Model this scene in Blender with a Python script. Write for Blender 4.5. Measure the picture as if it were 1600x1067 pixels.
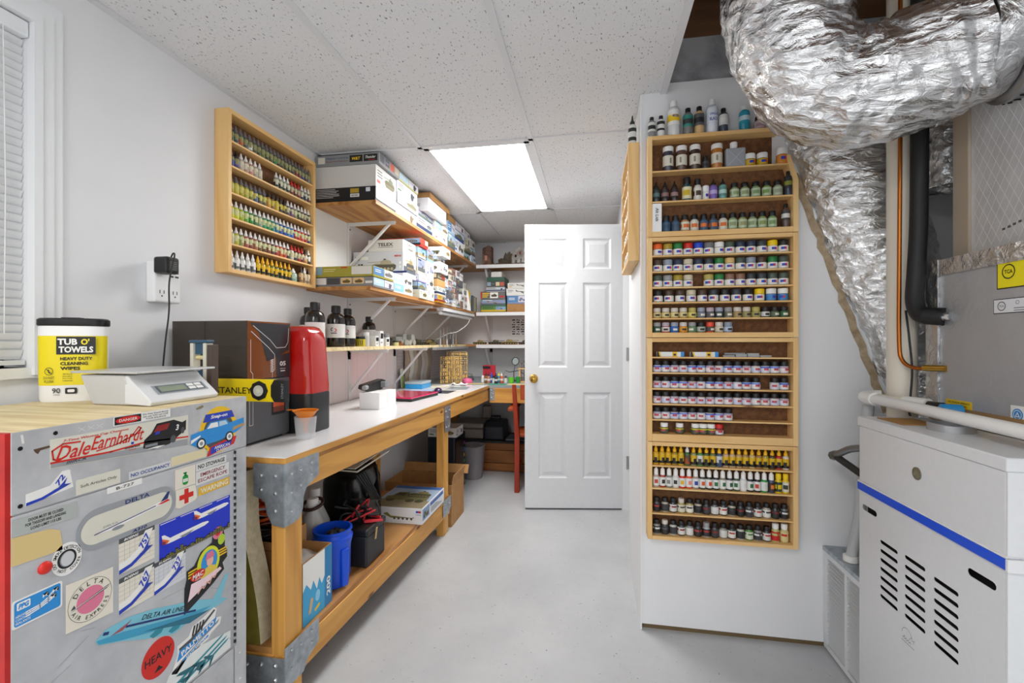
import bpy, bmesh, math, random
from mathutils import Vector, Matrix, noise

# ------------------------------------------------------------ camera, world, lights, exposure
SC = bpy.context.scene
for o in list(bpy.data.objects): bpy.data.objects.remove(o)
COL = SC.collection
YAW = math.atan(127 / 715.0)
cd = bpy.data.cameras.new('camera'); cam = bpy.data.objects.new('camera', cd); COL.objects.link(cam)
cd.sensor_width = 36.0; cd.lens = 715.0 / 1600 * 36; cd.clip_start = 0.02
cam.location = (0, 0, 1.2); cam.rotation_euler = (math.pi / 2, 0, YAW)
SC.camera = cam
W = bpy.data.worlds.new('world'); SC.world = W; W.use_nodes = True
W.node_tree.nodes['Background'].inputs[0].default_value = (0.97, 0.985, 1.0, 1)
W.node_tree.nodes['Background'].inputs[1].default_value = 1.0
vs = SC.view_settings
vs.view_transform = 'Standard'; vs.look = 'None'; vs.gamma = 1; vs.use_curve_mapping = False
vs.exposure = 0.44
TROFFER = 12.0

# ------------------------------------------------------------ helpers
def C(h):
    h = h.lstrip('#'); out = []
    for i in (0, 2, 4):
        v = int(h[i:i + 2], 16) / 255
        out.append(v / 12.92 if v <= .04045 else ((v + .055) / 1.055) ** 2.4)
    return (out[0], out[1], out[2], 1)

MATS = {}
def mat(col, rough=.5, metal=0., trans=0., alpha=1., emit=0., coat=0., name=None):
    key = (col, rough, metal, trans, alpha, emit, coat)
    if key in MATS: return MATS[key]
    m = bpy.data.materials.new(name or 'm_' + col.lstrip('#')); m.use_nodes = True
    b = m.node_tree.nodes['Principled BSDF']; b.inputs['Base Color'].default_value = C(col)
    b.inputs['Roughness'].default_value = rough; b.inputs['Metallic'].default_value = metal
    b.inputs['Transmission Weight'].default_value = trans; b.inputs['Alpha'].default_value = alpha
    b.inputs['Coat Weight'].default_value = coat
    if emit:
        b.inputs['Emission Color'].default_value = C(col); b.inputs['Emission Strength'].default_value = emit
    m.diffuse_color = C(col); MATS[key] = m
    return m

def nodes_of(name):
    m = bpy.data.materials.new(name); m.use_nodes = True
    nt = m.node_tree; return m, nt, nt.nodes, nt.links, nt.nodes['Principled BSDF']

def coords(nt, scale, kind='Object'):
    tc = nt.nodes.new('ShaderNodeTexCoord'); mp = nt.nodes.new('ShaderNodeMapping')
    mp.inputs['Scale'].default_value = scale; nt.links.new(tc.outputs[kind], mp.inputs['Vector'])
    return mp.outputs['Vector']

def ramp(nt, fac, stops):
    r = nt.nodes.new('ShaderNodeValToRGB'); el = r.color_ramp.elements
    while len(el) < len(stops): el.new(.5)
    for e, (p, c) in zip(el, stops): e.position = p; e.color = C(c) if isinstance(c, str) else (c, c, c, 1)
    nt.links.new(fac, r.inputs['Fac']); return r.outputs['Color']

def mixc(nt, fac, a, b, mode='MIX'):
    n = nt.nodes.new('ShaderNodeMix'); n.data_type = 'RGBA'; n.blend_type = mode
    for i, v in ((0, fac), (6, a), (7, b)):
        if hasattr(v, 'is_linked'): nt.links.new(v, n.inputs[i])
        else: n.inputs[i].default_value = v
    return n.outputs[2]

def noise_tex(nt, vec, scale, detail=3, rough=.55, dist=0):
    n = nt.nodes.new('ShaderNodeTexNoise'); nt.links.new(vec, n.inputs['Vector'])
    n.inputs['Scale'].default_value = scale; n.inputs['Detail'].default_value = detail
    n.inputs['Roughness'].default_value = rough; n.inputs['Distortion'].default_value = dist
    return n.outputs['Fac']

def bump(nt, h, strength, dist=.002):
    b = nt.nodes.new('ShaderNodeBump'); b.inputs['Strength'].default_value = strength
    b.inputs['Distance'].default_value = dist; nt.links.new(h, b.inputs['Height'])
    nt.links.new(b.outputs['Normal'], nt.nodes['Principled BSDF'].inputs['Normal'])

def wood(name, axis, light, dark, knot='#6b3c17', ring=30, rough=.5, swirl=1.2, amt=.35):
    m, nt, N, L, B = nodes_of(name)
    s = [1, 1, 1]; s[axis] = .09
    v = coords(nt, tuple(s))
    n1 = noise_tex(nt, v, ring * .35, 4, .5, swirl)
    w = N.new('ShaderNodeTexWave'); w.wave_type = 'RINGS' if swirl > 2 else 'BANDS'; w.bands_direction = 'DIAGONAL'
    L.new(v, w.inputs['Vector']); w.inputs['Scale'].default_value = ring * .22
    w.inputs['Distortion'].default_value = 9 * swirl; w.inputs['Detail'].default_value = 3; w.inputs['Detail Scale'].default_value = 1.2
    c1 = ramp(nt, n1, [(.3, dark), (.62, light)])
    c2 = ramp(nt, w.outputs['Fac'], [(.0, dark), (.45, light), (1, light)])
    c = mixc(nt, amt, c1, c2)
    s2 = [9, 9, 9]; s2[axis] = 3.2
    vo = N.new('ShaderNodeTexVoronoi'); L.new(coords(nt, tuple(s2)), vo.inputs['Vector']); vo.inputs['Scale'].default_value = .8
    k = ramp(nt, vo.outputs['Distance'], [(.035, 1.), (.085, 0.)])
    L.new(mixc(nt, k, c, C(knot)), B.inputs['Base Color'])
    B.inputs['Roughness'].default_value = rough
    bump(nt, n1, .15)
    return m

def speckle(name, base, dark, nscale, lo, hi, rough=.6, bscale=None, bstr=.1, metal=0, kind='Object', amt=1.):
    m, nt, N, L, B = nodes_of(name); v = coords(nt, (1, 1, 1), kind)
    f = noise_tex(nt, v, nscale, 4, .6)
    c = ramp(nt, f, [(lo, dark), (hi, base)])
    L.new(mixc(nt, amt, C(base), c), B.inputs['Base Color']); B.inputs['Roughness'].default_value = rough
    B.inputs['Metallic'].default_value = metal
    if bscale: bump(nt, noise_tex(nt, v, bscale, 3), bstr)
    return m

# named procedural materials
PINE = [wood('pine_%s' % 'xyz'[i], i, '#efc98c', '#dba862', amt=.4) for i in range(3)]
PINE_L = [wood('pale_pine_%s' % 'xyz'[i], i, '#f0c684', '#e2ae66', ring=22, amt=.3) for i in range(3)]
LUMBER = [wood('lumber_%s' % 'xyz'[i], i, '#dfa654', '#bf843a', ring=26, amt=.45) for i in range(3)]
PLY = [wood('plywood_%s' % 'xyz'[i], i, '#c99558', '#94581f', ring=14, swirl=2.6, amt=.6) for i in range(3)]
PLY_PALE = wood('plywood_pale', 0, '#f0dfb2', '#cfb47f', '#6b543a', ring=60, swirl=1.2, amt=.35)
TRUNKW = wood('trunk_wood', 0, '#a9692f', '#653a18', ring=22)
HARDB = speckle('hardboard', '#7a5230', '#5b3a1f', 60, .35, .65, .8)
WALL = speckle('wall_paint', '#e9eaec', '#e2e3e6', 3.2, .3, .7, .55, 180, .05, amt=.6)
WALL2 = speckle('panel_paint', '#edeef0', '#e6e7ea', 2.4, .3, .7, .42, 120, .04, amt=.6)
TRIMW = mat('#eceef0', .4, name='trim_white')
DOORW = speckle('door_paint', '#e2e4e7', '#dee0e3', 30, .3, .7, .35)

def floor_mat():
    m, nt, N, L, B = nodes_of('painted_concrete'); v = coords(nt, (1, 1, 1))
    a = noise_tex(nt, v, 2.2, 6, .6); b = noise_tex(nt, v, 26, 4, .65)
    c = ramp(nt, a, [(.32, '#b5b7ba'), (.66, '#c6c8ca')])
    c = mixc(nt, ramp(nt, b, [(.30, .35), (.42, 0.)]), c, C('#b3b5b8'))
    sp = noise_tex(nt, v, 75, 2, .5)
    c = mixc(nt, ramp(nt, sp, [(.72, 0.), (.76, .8)]), c, C('#6b6a68'))
    L.new(c, B.inputs['Base Color']); B.inputs['Roughness'].default_value = .38
    bump(nt, b, .06); return m
FLOORM = floor_mat()

def tile_mat():
    m, nt, N, L, B = nodes_of('fissured_tile'); v = coords(nt, (1, .45, 1))
    f = noise_tex(nt, v, 150, 2, .5); g = noise_tex(nt, coords(nt, (1, 1, 1)), 420, 2, .5)
    c = ramp(nt, f, [(.30, '#77787a'), (.36, '#e6e7e8')])
    c = mixc(nt, ramp(nt, g, [(.3, .5), (.36, 0.)]), c, C('#9a9b9d'))
    L.new(c, B.inputs['Base Color']); B.inputs['Roughness'].default_value = .9
    bump(nt, f, .3); return m
TILEM = tile_mat()

def foil_mat(name, base='#dfe0e2', sc=(3, 14, 14), rough=.16, st=1.0):
    m, nt, N, L, B = nodes_of(name); v = coords(nt, sc)
    f = noise_tex(nt, v, 4.0, 5, .6, 1.2)
    vo = N.new('ShaderNodeTexVoronoi'); L.new(v, vo.inputs['Vector']); vo.inputs['Scale'].default_value = 3.5
    a = N.new('ShaderNodeMath'); a.operation = 'ADD'; L.new(f, a.inputs[0]); L.new(vo.outputs['Distance'], a.inputs[1])
    B.inputs['Base Color'].default_value = C(base); B.inputs['Metallic'].default_value = .96
    B.inputs['Roughness'].default_value = rough; bump(nt, a.outputs[0], st, .02); return m
FOIL = foil_mat('duct_foil', '#f2f3f4', (2.2, 9, 9), .22, .6)
FOIL2 = foil_mat('plenum_foil', '#b6b8bb', (5, 5, 5), .42, .2); FOIL2.node_tree.nodes['Principled BSDF'].inputs['Metallic'].default_value = .45
FOILT = foil_mat('foil_tape', '#d5d6d7', (5, 5, 5), .2, .5)
ALU = speckle('scuffed_aluminium', '#d3d5d8', '#b3b5b9', 6, .3, .68, .42, 40, .06, .22)
ALU2 = speckle('edge_aluminium', '#d0d2d5', '#b2b4b8', 9, .3, .65, .38, 60, .06, .3)
GALV = speckle('galvanised_steel', '#c2cad0', '#959da4', 30, .3, .7, .38, 50, .05, .75)
FURN = speckle('furnace_enamel', '#dcdee0', '#d8dadd', 60, .3, .7, .36)
STEEL = mat('#b8babd', .3, .9, name='steel'); BRASS = mat('#c9a24a', .22, 1., name='brass')
BLK = mat('#161617', .45, name='black_plastic'); BLKG = mat('#0d0d0e', .2, name='black_gloss')
WHT = mat('#f2f2f2', .45, name='white_plastic'); DARK = mat('#0a0a0b', .9, name='dark_void')  # DARK is a near-black colour standing in for shade inside openings
KRAFT = speckle('cardboard', '#b98c58', '#a87b49', 20, .3, .7, .8)

class Fr:
    """a 2-D drawing frame on a surface"""
    def __init__(s, o, u, v): s.o = Vector(o); s.u = Vector(u).normalized(); s.v = Vector(v).normalized(); s.n = s.u.cross(s.v)
    def p(s, a, b, h=0): return s.o + s.u * a + s.v * b + s.n * h
    def sub(s, a, b, ang=0):
        ca, sa = math.cos(ang), math.sin(ang)
        return Fr(s.p(a, b), s.u * ca + s.v * sa, s.v * ca - s.u * sa)

TXT = {}
def text2d(t, shear=0, bold=0):
    k = (t, shear, bold)
    if k in TXT: return TXT[k]
    cu = bpy.data.curves.new('t', 'FONT'); cu.body = t; cu.size = 1; cu.resolution_u = 2
    cu.align_x = 'LEFT'; cu.shear = shear; cu.offset = bold
    o = bpy.data.objects.new('t', cu); me = bpy.data.meshes.new_from_object(o)
    vs_ = [(v.co.x, v.co.y) for v in me.vertices]; fs = [tuple(p.vertices) for p in me.polygons]
    bpy.data.objects.remove(o); bpy.data.curves.remove(cu); bpy.data.meshes.remove(me)
    if vs_:
        x0 = min(v[0] for v in vs_); x1 = max(v[0] for v in vs_); y0 = min(v[1] for v in vs_); y1 = max(v[1] for v in vs_)
        vs_ = [((x - x0) / (x1 - x0), (y - y0) / max(1e-6, y1 - y0)) for x, y in vs_]
        asp = (x1 - x0) / max(1e-6, y1 - y0)
    else: asp = 1
    TXT[k] = (vs_, fs, asp); return TXT[k]

class MB:
    def __init__(s): s.v = []; s.f = []; s.m = []; s.mats = []; s.g = []
    def mi(s, m):
        if m not in s.mats: s.mats.append(m)
        return s.mats.index(m)
    def add(s, vs_, fs, m):
        b = len(s.v); s.v += [tuple(x) for x in vs_]; k = s.mi(m)
        for f in fs: s.f.append(tuple(b + i for i in f)); s.m.append(k)
        return s
    def box(s, x0, x1, y0, y1, z0, z1, m):
        V = [(x, y, z) for z in (z0, z1) for y in (y0, y1) for x in (x0, x1)]
        return s.add(V, [(0, 2, 3, 1), (4, 5, 7, 6), (0, 1, 5, 4), (2, 6, 7, 3), (0, 4, 6, 2), (1, 3, 7, 5)], m)
    def obox(s, o, u, v, w, m):
        """box from corner o along three vectors"""
        o, u, v, w = map(Vector, (o, u, v, w))
        V = [o + u * i + v * j + w * k for k in (0, 1) for j in (0, 1) for i in (0, 1)]
        return s.add(V, [(0, 2, 3, 1), (4, 5, 7, 6), (0, 1, 5, 4), (2, 6, 7, 3), (0, 4, 6, 2), (1, 3, 7, 5)], m)
    def lathe(s, prof, m, seg=16, c=(0, 0, 0), sx=1, sy=1, axis=None, caps=True):
        R = Matrix.Identity(3) if axis is None else Vector((0, 0, 1)).rotation_difference(Vector(axis)).to_matrix()
        c = Vector(c); V = []
        for r, z in prof:
            for i in range(seg):
                a = 2 * math.pi * i / seg; V.append(c + R @ Vector((r * sx * math.cos(a), r * sy * math.sin(a), z)))
        Fs = []
        for j in range(len(prof) - 1):
            for i in range(seg):
                k = (i + 1) % seg; Fs.append((j * seg + i, j * seg + k, (j + 1) * seg + k, (j + 1) * seg + i))
        if caps:
            Fs.append(tuple(reversed(range(seg)))); Fs.append(tuple((len(prof) - 1) * seg + i for i in range(seg)))
        return s.add(V, Fs, m)
    def tube(s, path, r, m, seg=8, caps=True):
        P = [Vector(p) for p in path]; n = len(P); V = []; up = None
        rs = r if isinstance(r, (list, tuple)) else [r] * n
        for i, p in enumerate(P):
            d = (P[min(i + 1, n - 1)] - P[max(i - 1, 0)]).normalized()
            if up is None: up = Vector((0, 0, 1)) if abs(d.z) < .9 else Vector((1, 0, 0))
            a = d.cross(up)
            if a.length < 1e-5: a = d.cross(Vector((1, 0.1, 0)))
            a.normalize(); up = a.cross(d).normalized()
            for k in range(seg):
                t = 2 * math.pi * k / seg; V.append(p + a * (rs[i] * math.cos(t)) + up * (rs[i] * math.sin(t)))
        Fs = [(j * seg + i, j * seg + (i + 1) % seg, (j + 1) * seg + (i + 1) % seg, (j + 1) * seg + i) for j in range(n - 1) for i in range(seg)]
        if caps: Fs += [tuple(reversed(range(seg))), tuple((n - 1) * seg + i for i in range(seg))]
        return s.add(V, Fs, m)
    def prism(s, pts, fr, h0, h1, m):
        n = len(pts); V = [fr.p(a, b, h0) for a, b in pts] + [fr.p(a, b, h1) for a, b in pts]
        Fs = [tuple(reversed(range(n))), tuple(range(n, 2 * n))] + [(i, (i + 1) % n, n + (i + 1) % n, n + i) for i in range(n)]
        return s.add(V, Fs, m)
    def flat(s, fr, pts, m, h=.0006):
        return s.add([fr.p(a, b, h) for a, b in pts], [tuple(range(len(pts)))], m)
    def rect(s, fr, a0, b0, a1, b1, m, h=.0006):
        return s.flat(fr, [(a0, b0), (a1, b0), (a1, b1), (a0, b1)], m, h)
    def disc(s, fr, a, b, ra, rb, m, h=.0006, n=28):
        return s.flat(fr, [(a + ra * math.cos(2 * math.pi * i / n), b + rb * math.sin(2 * math.pi * i / n)) for i in range(n)], m, h)
    def ring(s, fr, a, b, r0, r1, m, h=.0006, n=32, t0=0, t1=2 * math.pi):
        V = []; 
        for i in range(n + 1):
            t = t0 + (t1 - t0) * i / n; V += [fr.p(a + r0 * math.cos(t), b + r0 * math.sin(t), h), fr.p(a + r1 * math.cos(t), b + r1 * math.sin(t), h)]
        return s.add(V, [(2 * i, 2 * i + 1, 2 * i + 3, 2 * i + 2) for i in range(n)], m)
    def text(s, fr, a, b, t, hgt, m, h=.0009, w=None, shear=0, bold=.01, align='c'):
        vs_, fs, asp = text2d(t, shear, bold)
        if not fs: return s
        ww = w or hgt * asp; s.g.append((len(s.v), len(s.f)))
        if align == 'c': a -= ww / 2; b -= hgt / 2
        return s.add([fr.p(a + x * ww, b + y * hgt, h) for x, y in vs_], fs, m)
    def arctext(s, fr, a, b, r, t, hgt, m, t0, t1, h=.0009, inward=False):
        n = len(t); g0 = (len(s.v), len(s.f)); gs = list(s.g)
        for i, ch in enumerate(t):
            if ch == ' ': continue
            th = t0 + (t1 - t0) * (i + .5) / n
            sub = fr.sub(a + r * math.cos(th), b + r * math.sin(th), th - math.pi / 2 if not inward else th + math.pi / 2)
            s.text(sub, 0, 0, ch, hgt, m, h)
        s.g = gs + [g0]
        return s
    def bars(s, fr, a, b, w, n, pitch, th_, m, h=.0009, seed=0):
        """lines of print too small to read"""
        r = random.Random(seed)
        for k in range(n): s.rect(fr, a, b - k * pitch, a + w * r.uniform(.6, 1), b - k * pitch + th_, m, h)
        return s
    def stroke(s, fr, pts, w, m, h=.0009):
        """a drawn line: thin quads along a 2-D polyline"""
        for (a, b), (c, d) in zip(pts, pts[1:]):
            dx, dy = c - a, d - b; l = math.hypot(dx, dy)
            if l < 1e-6: continue
            nx, ny = -dy / l * w / 2, dx / l * w / 2; ex, ey = dx / l * w * .3, dy / l * w * .3
            s.flat(fr, [(a - ex + nx, b - ey + ny), (a - ex - nx, b - ey - ny), (c + ex - nx, d + ey - ny), (c + ex + nx, d + ey + ny)], m, h)
        return s
    def split(s, name, parent, local=False):
        """one object for each piece of lettering"""
        cuts = [(0, 0)] + [c for c in s.g if c != (0, 0)] + [(len(s.v), len(s.f))]; out = []
        for (v0, f0), (v1, f1) in zip(cuts, cuts[1:]):
            if f1 == f0: continue
            b = MB(); b.v = s.v[v0:v1]; b.f = [tuple(i - v0 for i in f) for f in s.f[f0:f1]]; b.m = s.m[f0:f1]; b.mats = s.mats
            out.append(b.build(name, parent, local=local))
        return out
    def mesh(s, name, off=(0, 0, 0), smooth=None):
        me = bpy.data.meshes.new(name); ox, oy, oz = off
        me.from_pydata([(x - ox, y - oy, z - oz) for x, y, z in s.v], [], s.f)
        for m in s.mats: me.materials.append(m)
        me.polygons.foreach_set('material_index', s.m)
        if smooth:
            me.polygons.foreach_set('use_smooth', [True] * len(s.f)); me.set_sharp_from_angle(angle=math.radians(smooth))
        me.update(); return me
    def build(s, name, parent=None, smooth=None, bev=0, local=False):
        if parent is None:
            xs, ys, zs = zip(*s.v); off = ((min(xs) + max(xs)) / 2, (min(ys) + max(ys)) / 2, min(zs))
        else: off = (0, 0, 0) if local else wloc(parent)
        o = bpy.data.objects.new(name, s.mesh(name, off, smooth)); COL.objects.link(o)
        if parent is None: o.location = off
        else: o.parent = parent
        if bev:
            b = o.modifiers.new('bevel', 'BEVEL'); b.width = bev; b.segments = 2; b.limit_method = 'ANGLE'
        return o

def wloc(o):
    v = Vector(o.location)
    while o.parent: o = o.parent; v += Vector(o.location)
    return tuple(v)
def tag(o, label, cat, group=None, kind=None):
    o['label'] = label; o['category'] = cat
    if group: o['group'] = group
    if kind: o['kind'] = kind
    return o
def thing(name, label, cat, loc=(0, 0, 0), rz=0, group=None):
    o = bpy.data.objects.new(name, None); COL.objects.link(o); o.empty_display_size = .05
    o.location = loc; o.rotation_euler = (0, 0, rz); return tag(o, label, cat, group)
def struct(o): o['kind'] = 'structure'; return o
def copy_part(o, parent, loc=None):
    c = o.copy(); COL.objects.link(c); c.parent = parent
    if loc is not None: c.location = loc
    return c
def arc(cx, cy, r, a0, a1, n=10): return [(cx + r * math.cos(a0 + (a1 - a0) * i / n), cy + r * math.sin(a0 + (a1 - a0) * i / n)) for i in range(n + 1)]
def rrect(a0, b0, a1, b1, r, n=5):
    P = math.pi
    return arc(a1 - r, b0 + r, r, -P / 2, 0, n) + arc(a1 - r, b1 - r, r, 0, P / 2, n) + arc(a0 + r, b1 - r, r, P / 2, P, n) + arc(a0 + r, b0 + r, r, P, 1.5 * P, n)
def spline(pts, n=12):
    P = [Vector(p) for p in pts]; P = [P[0] * 2 - P[1]] + P + [P[-1] * 2 - P[-2]]; out = []
    for i in range(1, len(P) - 2):
        for k in range(n):
            t = k / n; a, b, c, d = P[i - 1:i + 3]
            out.append(.5 * ((2 * b) + (c - a) * t + (2 * a - 5 * b + 4 * c - d) * t * t + (3 * b - a - 3 * c + d) * t ** 3))
    return out + [P[-2]]
ORD = 'zeroth first second third fourth fifth sixth seventh eighth ninth tenth eleventh twelfth thirteenth fourteenth fifteenth sixteenth seventeenth eighteenth nineteenth twentieth twenty-first twenty-second'.split()
# ------------------------------------------------------------ room shell
CZ = 2.23
o = MB().box(-1.62, 2.0, -1.6, 4.8, -.06, 0, FLOORM).build('floor'); struct(o)
DECKW = wood('joist_wood', 0, '#6d4a2c', '#4a2f1a', ring=20)
deck = MB().box(-1.62, 2.0, -1.6, 4.8, 2.8, 2.83, DECKW).build('ceiling'); struct(deck)
XL = [-1.5, -.908, -.314, .287]; YL = [-1.45, -.2, 1.055, 2.31, 3.565, 4.68]
BARM = mat('#dfe0e2', .45, name='grid_paint')
for x in XL[1:]:
    y1 = 4.68 if x < .2 else 1.98
    MB().box(x - .012, x + .012, -1.45, y1, CZ - .004, CZ + .004, BARM).box(x - .003, x + .003, -1.45, y1, CZ + .004, CZ + .035, BARM).build('grid_bar', deck)
for y in YL[1:-1]:
    MB().box(-1.5, XL[-1] if y < 1.9 else .2, y - .012, y + .012, CZ - .004, CZ + .0035, BARM).build('grid_bar', deck)
MB().box(-1.5, -1.478, -1.45, 4.68, CZ - .004, CZ + .003, BARM).build('wall_angle', deck)
MB().box(-1.478, .2, 4.658, 4.68, CZ - .004, CZ + .003, BARM).build('wall_angle', deck)
for i in range(3):
    for j in range(5):
        if i == 1 and j in (0, 3): continue
        x0, x1, y0, y1 = XL[i] + .004, XL[i + 1] - .004, YL[j] + .004, YL[j + 1] - .004
        if i == 2 and j >= 2:
            x1 = min(x1, .2) if j > 2 else x1
        MB().box(x0, x1, y0, y1, CZ + .004, CZ + .018, TILEM).build('ceiling_tile', deck)
# fluorescent troffers in the grid
EM = bpy.data.materials.new('troffer_diffuser'); EM.use_nodes = True
b_ = EM.node_tree.nodes['Principled BSDF']; b_.inputs['Base Color'].default_value = (1, 1, 1, 1)
b_.inputs['Emission Color'].default_value = (1, .985, .96, 1); b_.inputs['Emission Strength'].default_value = TROFFER
def troffer(j, label):
    x0, x1, y0, y1 = XL[1] + .012, XL[2] - .012, YL[j] + .012, YL[j + 1] - .012
    t = thing('ceiling_light', label, 'light', ((x0 + x1) / 2, (y0 + y1) / 2, CZ))
    m = MB()
    for a in ((x0, x0 + .028, y0, y1), (x1 - .028, x1, y0, y1), (x0, x1, y0, y0 + .028), (x0, x1, y1 - .028, y1)):
        m.box(*a, CZ - .003, CZ + .012, BARM)
    m.build('frame', t)
    MB().box(x0 + .028, x1 - .028, y0 + .028, y1 - .028, CZ + .004, CZ + .008, EM).build('diffuser', t)
    MB().box(x0, x1, y0, y1, CZ + .012, CZ + .10, WHT).build('housing', t)
troffer(3, 'lit fluorescent ceiling panel over the floor before the door')
troffer(0, 'assumed unseen ceiling panel adding light from behind the photographer')  # out-of-view fixture, assumed and added to light the near side

m = MB()
WY0, WY1, WZ0, WZ1 = -.25, .985, 1.13, 2.06
for a in ((-1.6, WY0, 0, 2.8), (WY1, 4.8, 0, 2.8), (WY0, WY1, 0, WZ0), (WY0, WY1, WZ1, 2.8)): m.box(-1.62, -1.5, a[0], a[1], a[2], a[3], WALL)
struct(m.build('wall_left'))
struct(MB().box(-1.5, .2, 4.68, 4.8, 0, 2.8, WALL).build('wall_back'))
m = MB()
for a in ((2.03, 2.58, 0, 2.8), (3.37, 4.68, 0, 2.8), (2.58, 3.37, 2.06, 2.8)): m.box(.2, .31, a[0], a[1], a[2], a[3], WALL2)
struct(m.build('wall_right'))
struct(MB().box(.6, .64, 2.03, 4.8, 0, 2.8, WALL).build('wall_hall'))
struct(MB().box(.2, 1.75, 1.98, 2.03, .022, 2.27, WALL2).build('wall_panel'))
struct(MB().box(.205, 1.75, 1.99, 2.025, 0, .022, mat('#6d5a3d', .8, name='sill_plate')).build('baseboard_panel'))
struct(MB().box(1.75, 1.85, .5, 2.03, 0, 2.8, WALL).build('wall_utility'))
m = MB(); m.box(.194, .2, 1.974, 2.58, 0, CZ, TRIMW); struct(m.build('trim_1'))
m = MB()   # door lining seen through the opening
m.box(.2, .33, 3.345, 3.37, 0, 2.05, TRIMW).box(.2, .33, 2.58, 2.6, 0, 2.05, TRIMW).box(.2, .33, 2.6, 3.345, 2.03, 2.06, TRIMW); struct(m.build('trim_2'))
m = MB()   # header boards in the open ceiling bay
struct(MB().box(.29, 1.75, 2.0, 2.03, 2.27, 2.46, speckle('primed_board', '#b5b6ba', '#8e8f93', 9, .35, .6, .8)).build('trim_3'))
struct(MB().box(.29, 1.75, 1.995, 2.04, 2.46, 2.8, DECKW).build('trim_4'))
struct(MB().box(.575, .605, 1.55, 1.98, 2.262, 2.29, BARM).build('trim_5'))
# fibreglass batt tucked between the joists
bm = MB(); rnd = random.Random(4); gx, gy = 26, 12; V = []
for j in range(gy):
    for i in range(gx):
        x = .3 + i * .05; y = 1.4 + j * .05
        V.append((x, y, 2.62 + .06 * noise.noise((x * 7, y * 7, 1)) + .025 * noise.noise((x * 23, y * 23, 3))))
V += [(x, y, 2.79) for x, y, z in V[:gx * gy]]
Fs = [(j * gx + i, (j + 1) * gx + i, (j + 1) * gx + i + 1, j * gx + i + 1) for j in range(gy - 1) for i in range(gx - 1)]
n0 = gx * gy; Fs += [tuple(n0 + k for k in reversed(f)) for f in Fs]
bm.add(V, Fs, speckle('fibreglass', '#b08a6a', '#5c3a28', 18, .3, .7, 1., 60, .6))
tag(bm.build('insulation_batt', smooth=180), 'brown fibreglass batt showing in the open ceiling bay', 'insulation')

# window with blind
win = struct(bpy.data.objects.new('window_1', None)); COL.objects.link(win); win.location = (-1.5, .4, WZ0)
m = MB()
for w0, w1, d in ((0, .02, .024), (.02, .05, .018), (.05, .075, .012)):
    m.box(-1.4999, -1.5 + d, WY1 + w0, WY1 + w1, WZ0 - .02, WZ1 + w1, TRIMW).box(-1.4999, -1.5 + d, WY0, WY1 + w0, WZ1 + w0, WZ1 + w1, TRIMW)
m.build('casing', win)
MB().box(-1.62, -1.486, WY0, WY1 + .06, WZ0 - .028, WZ0, TRIMW).build('sill', win)
m = MB(); m.box(-1.61, -1.58, WY1 - .04, WY1, WZ0, WZ1, TRIMW).box(-1.61, -1.58, WY0, WY1, WZ1 - .04, WZ1, TRIMW).box(-1.61, -1.58, WY0, WY1, WZ0, WZ0 + .04, TRIMW).box(-1.61, -1.58, WY0, WY1, 1.58, 1.62, TRIMW)
m.build('sash', win)
MB().box(-1.597, -1.593, WY0, WY1, WZ0 + .04, WZ1 - .04, mat('#ffffff', .0, 0, 1., name='glass')).build('pane', win)
bl = thing('window_blind', 'white horizontal slat blind hanging in the window', 'blind', (-1.53, .4, WZ0 + .01))
MB().box(-1.54, -1.492, WY0 + .01, WY1 - .002, WZ1 - .045, WZ1 - .004, TRIMW).build('head_rail', bl, bev=.003)
SL = mat('#f4f5f6', .6, 0, .3, name='slat_white')
z = WZ0 + .035; first = None
while z < WZ1 - .05:
    if first is None:
        m = MB(); fr = Fr((-1.515, 0, z), (1, 0, 0), (0, 0, 1))
        pts = [(-.006 + .012 * t, -.0125 + .025 * t + .0) for t in (0, .25, .5, .75, 1)]
        pr = [(-.0065, -.0125), (-.0012, -.004), (.0018, .004), (.0045, .0125), (.0035, .0128), (.0005, .0045), (-.0025, -.0035), (-.0078, -.012)]
        V = [(-1.515 + a, y, z + b) for y in (WY0 + .015, WY1 - .003) for a, b in pr]
        n = len(pr); m.add(V, [tuple(range(n)), tuple(reversed(range(n, 2 * n)))] + [(i, n + i, n + (i + 1) % n, (i + 1) % n) for i in range(n)], SL)
        first = m.build('slat', bl); z0 = z
    else: c = copy_part(first, bl); c.location = (0, 0, z - z0)
    z += .0225
MB().box(-1.53, -1.502, WY0 + .012, WY1 - .004, WZ0 + .008, WZ0 + .02, SL).build('bottom_rail', bl)
MB().tube([(-1.495, .93, WZ1 - .04), (-1.495, .935, 1.6), (-1.495, .932, 1.22)], .0012, SL, 6).build('lift_cord', bl)

# outlet strip with adapter
t = thing('wall_outlet', 'white multi-socket outlet with usb ports on the wall', 'outlet', (-1.5, 1.37, 1.34))
MB().box(-1.5, -1.462, 1.315, 1.415, 1.335, 1.475, WHT).build('body', t, bev=.006)
fr = Fr((-1.462, 1.315, 1.335), (0, 1, 0), (0, 0, 1)); BK = mat('#303236', .6)
for a in (.025, .075):
    m = MB(); m.rect(fr, a - .009, .03, a - .006, .042, BK).rect(fr, a + .006, .03, a + .009, .042, BK).disc(fr, a, .022, .003, .003, BK, n=10); m.build('socket', t)
m = MB()
for a in (.055, .075):
    for b in (.09, .104): m.rect(fr, a, b, a + .014, b + .006, BK)
m.build('usb_port', t)
t = thing('power_adapter', 'black plug-in power adapter with a cord on the outlet', 'adapter', (-1.46, 1.33, 1.42))
MB().box(-1.4605, -1.405, 1.305, 1.355, 1.43, 1.487, BLK).build('body', t, bev=.008)
fr = Fr((-1.405, 1.305, 1.43), (0, 1, 0), (0, 0, 1)); m = MB()
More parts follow.
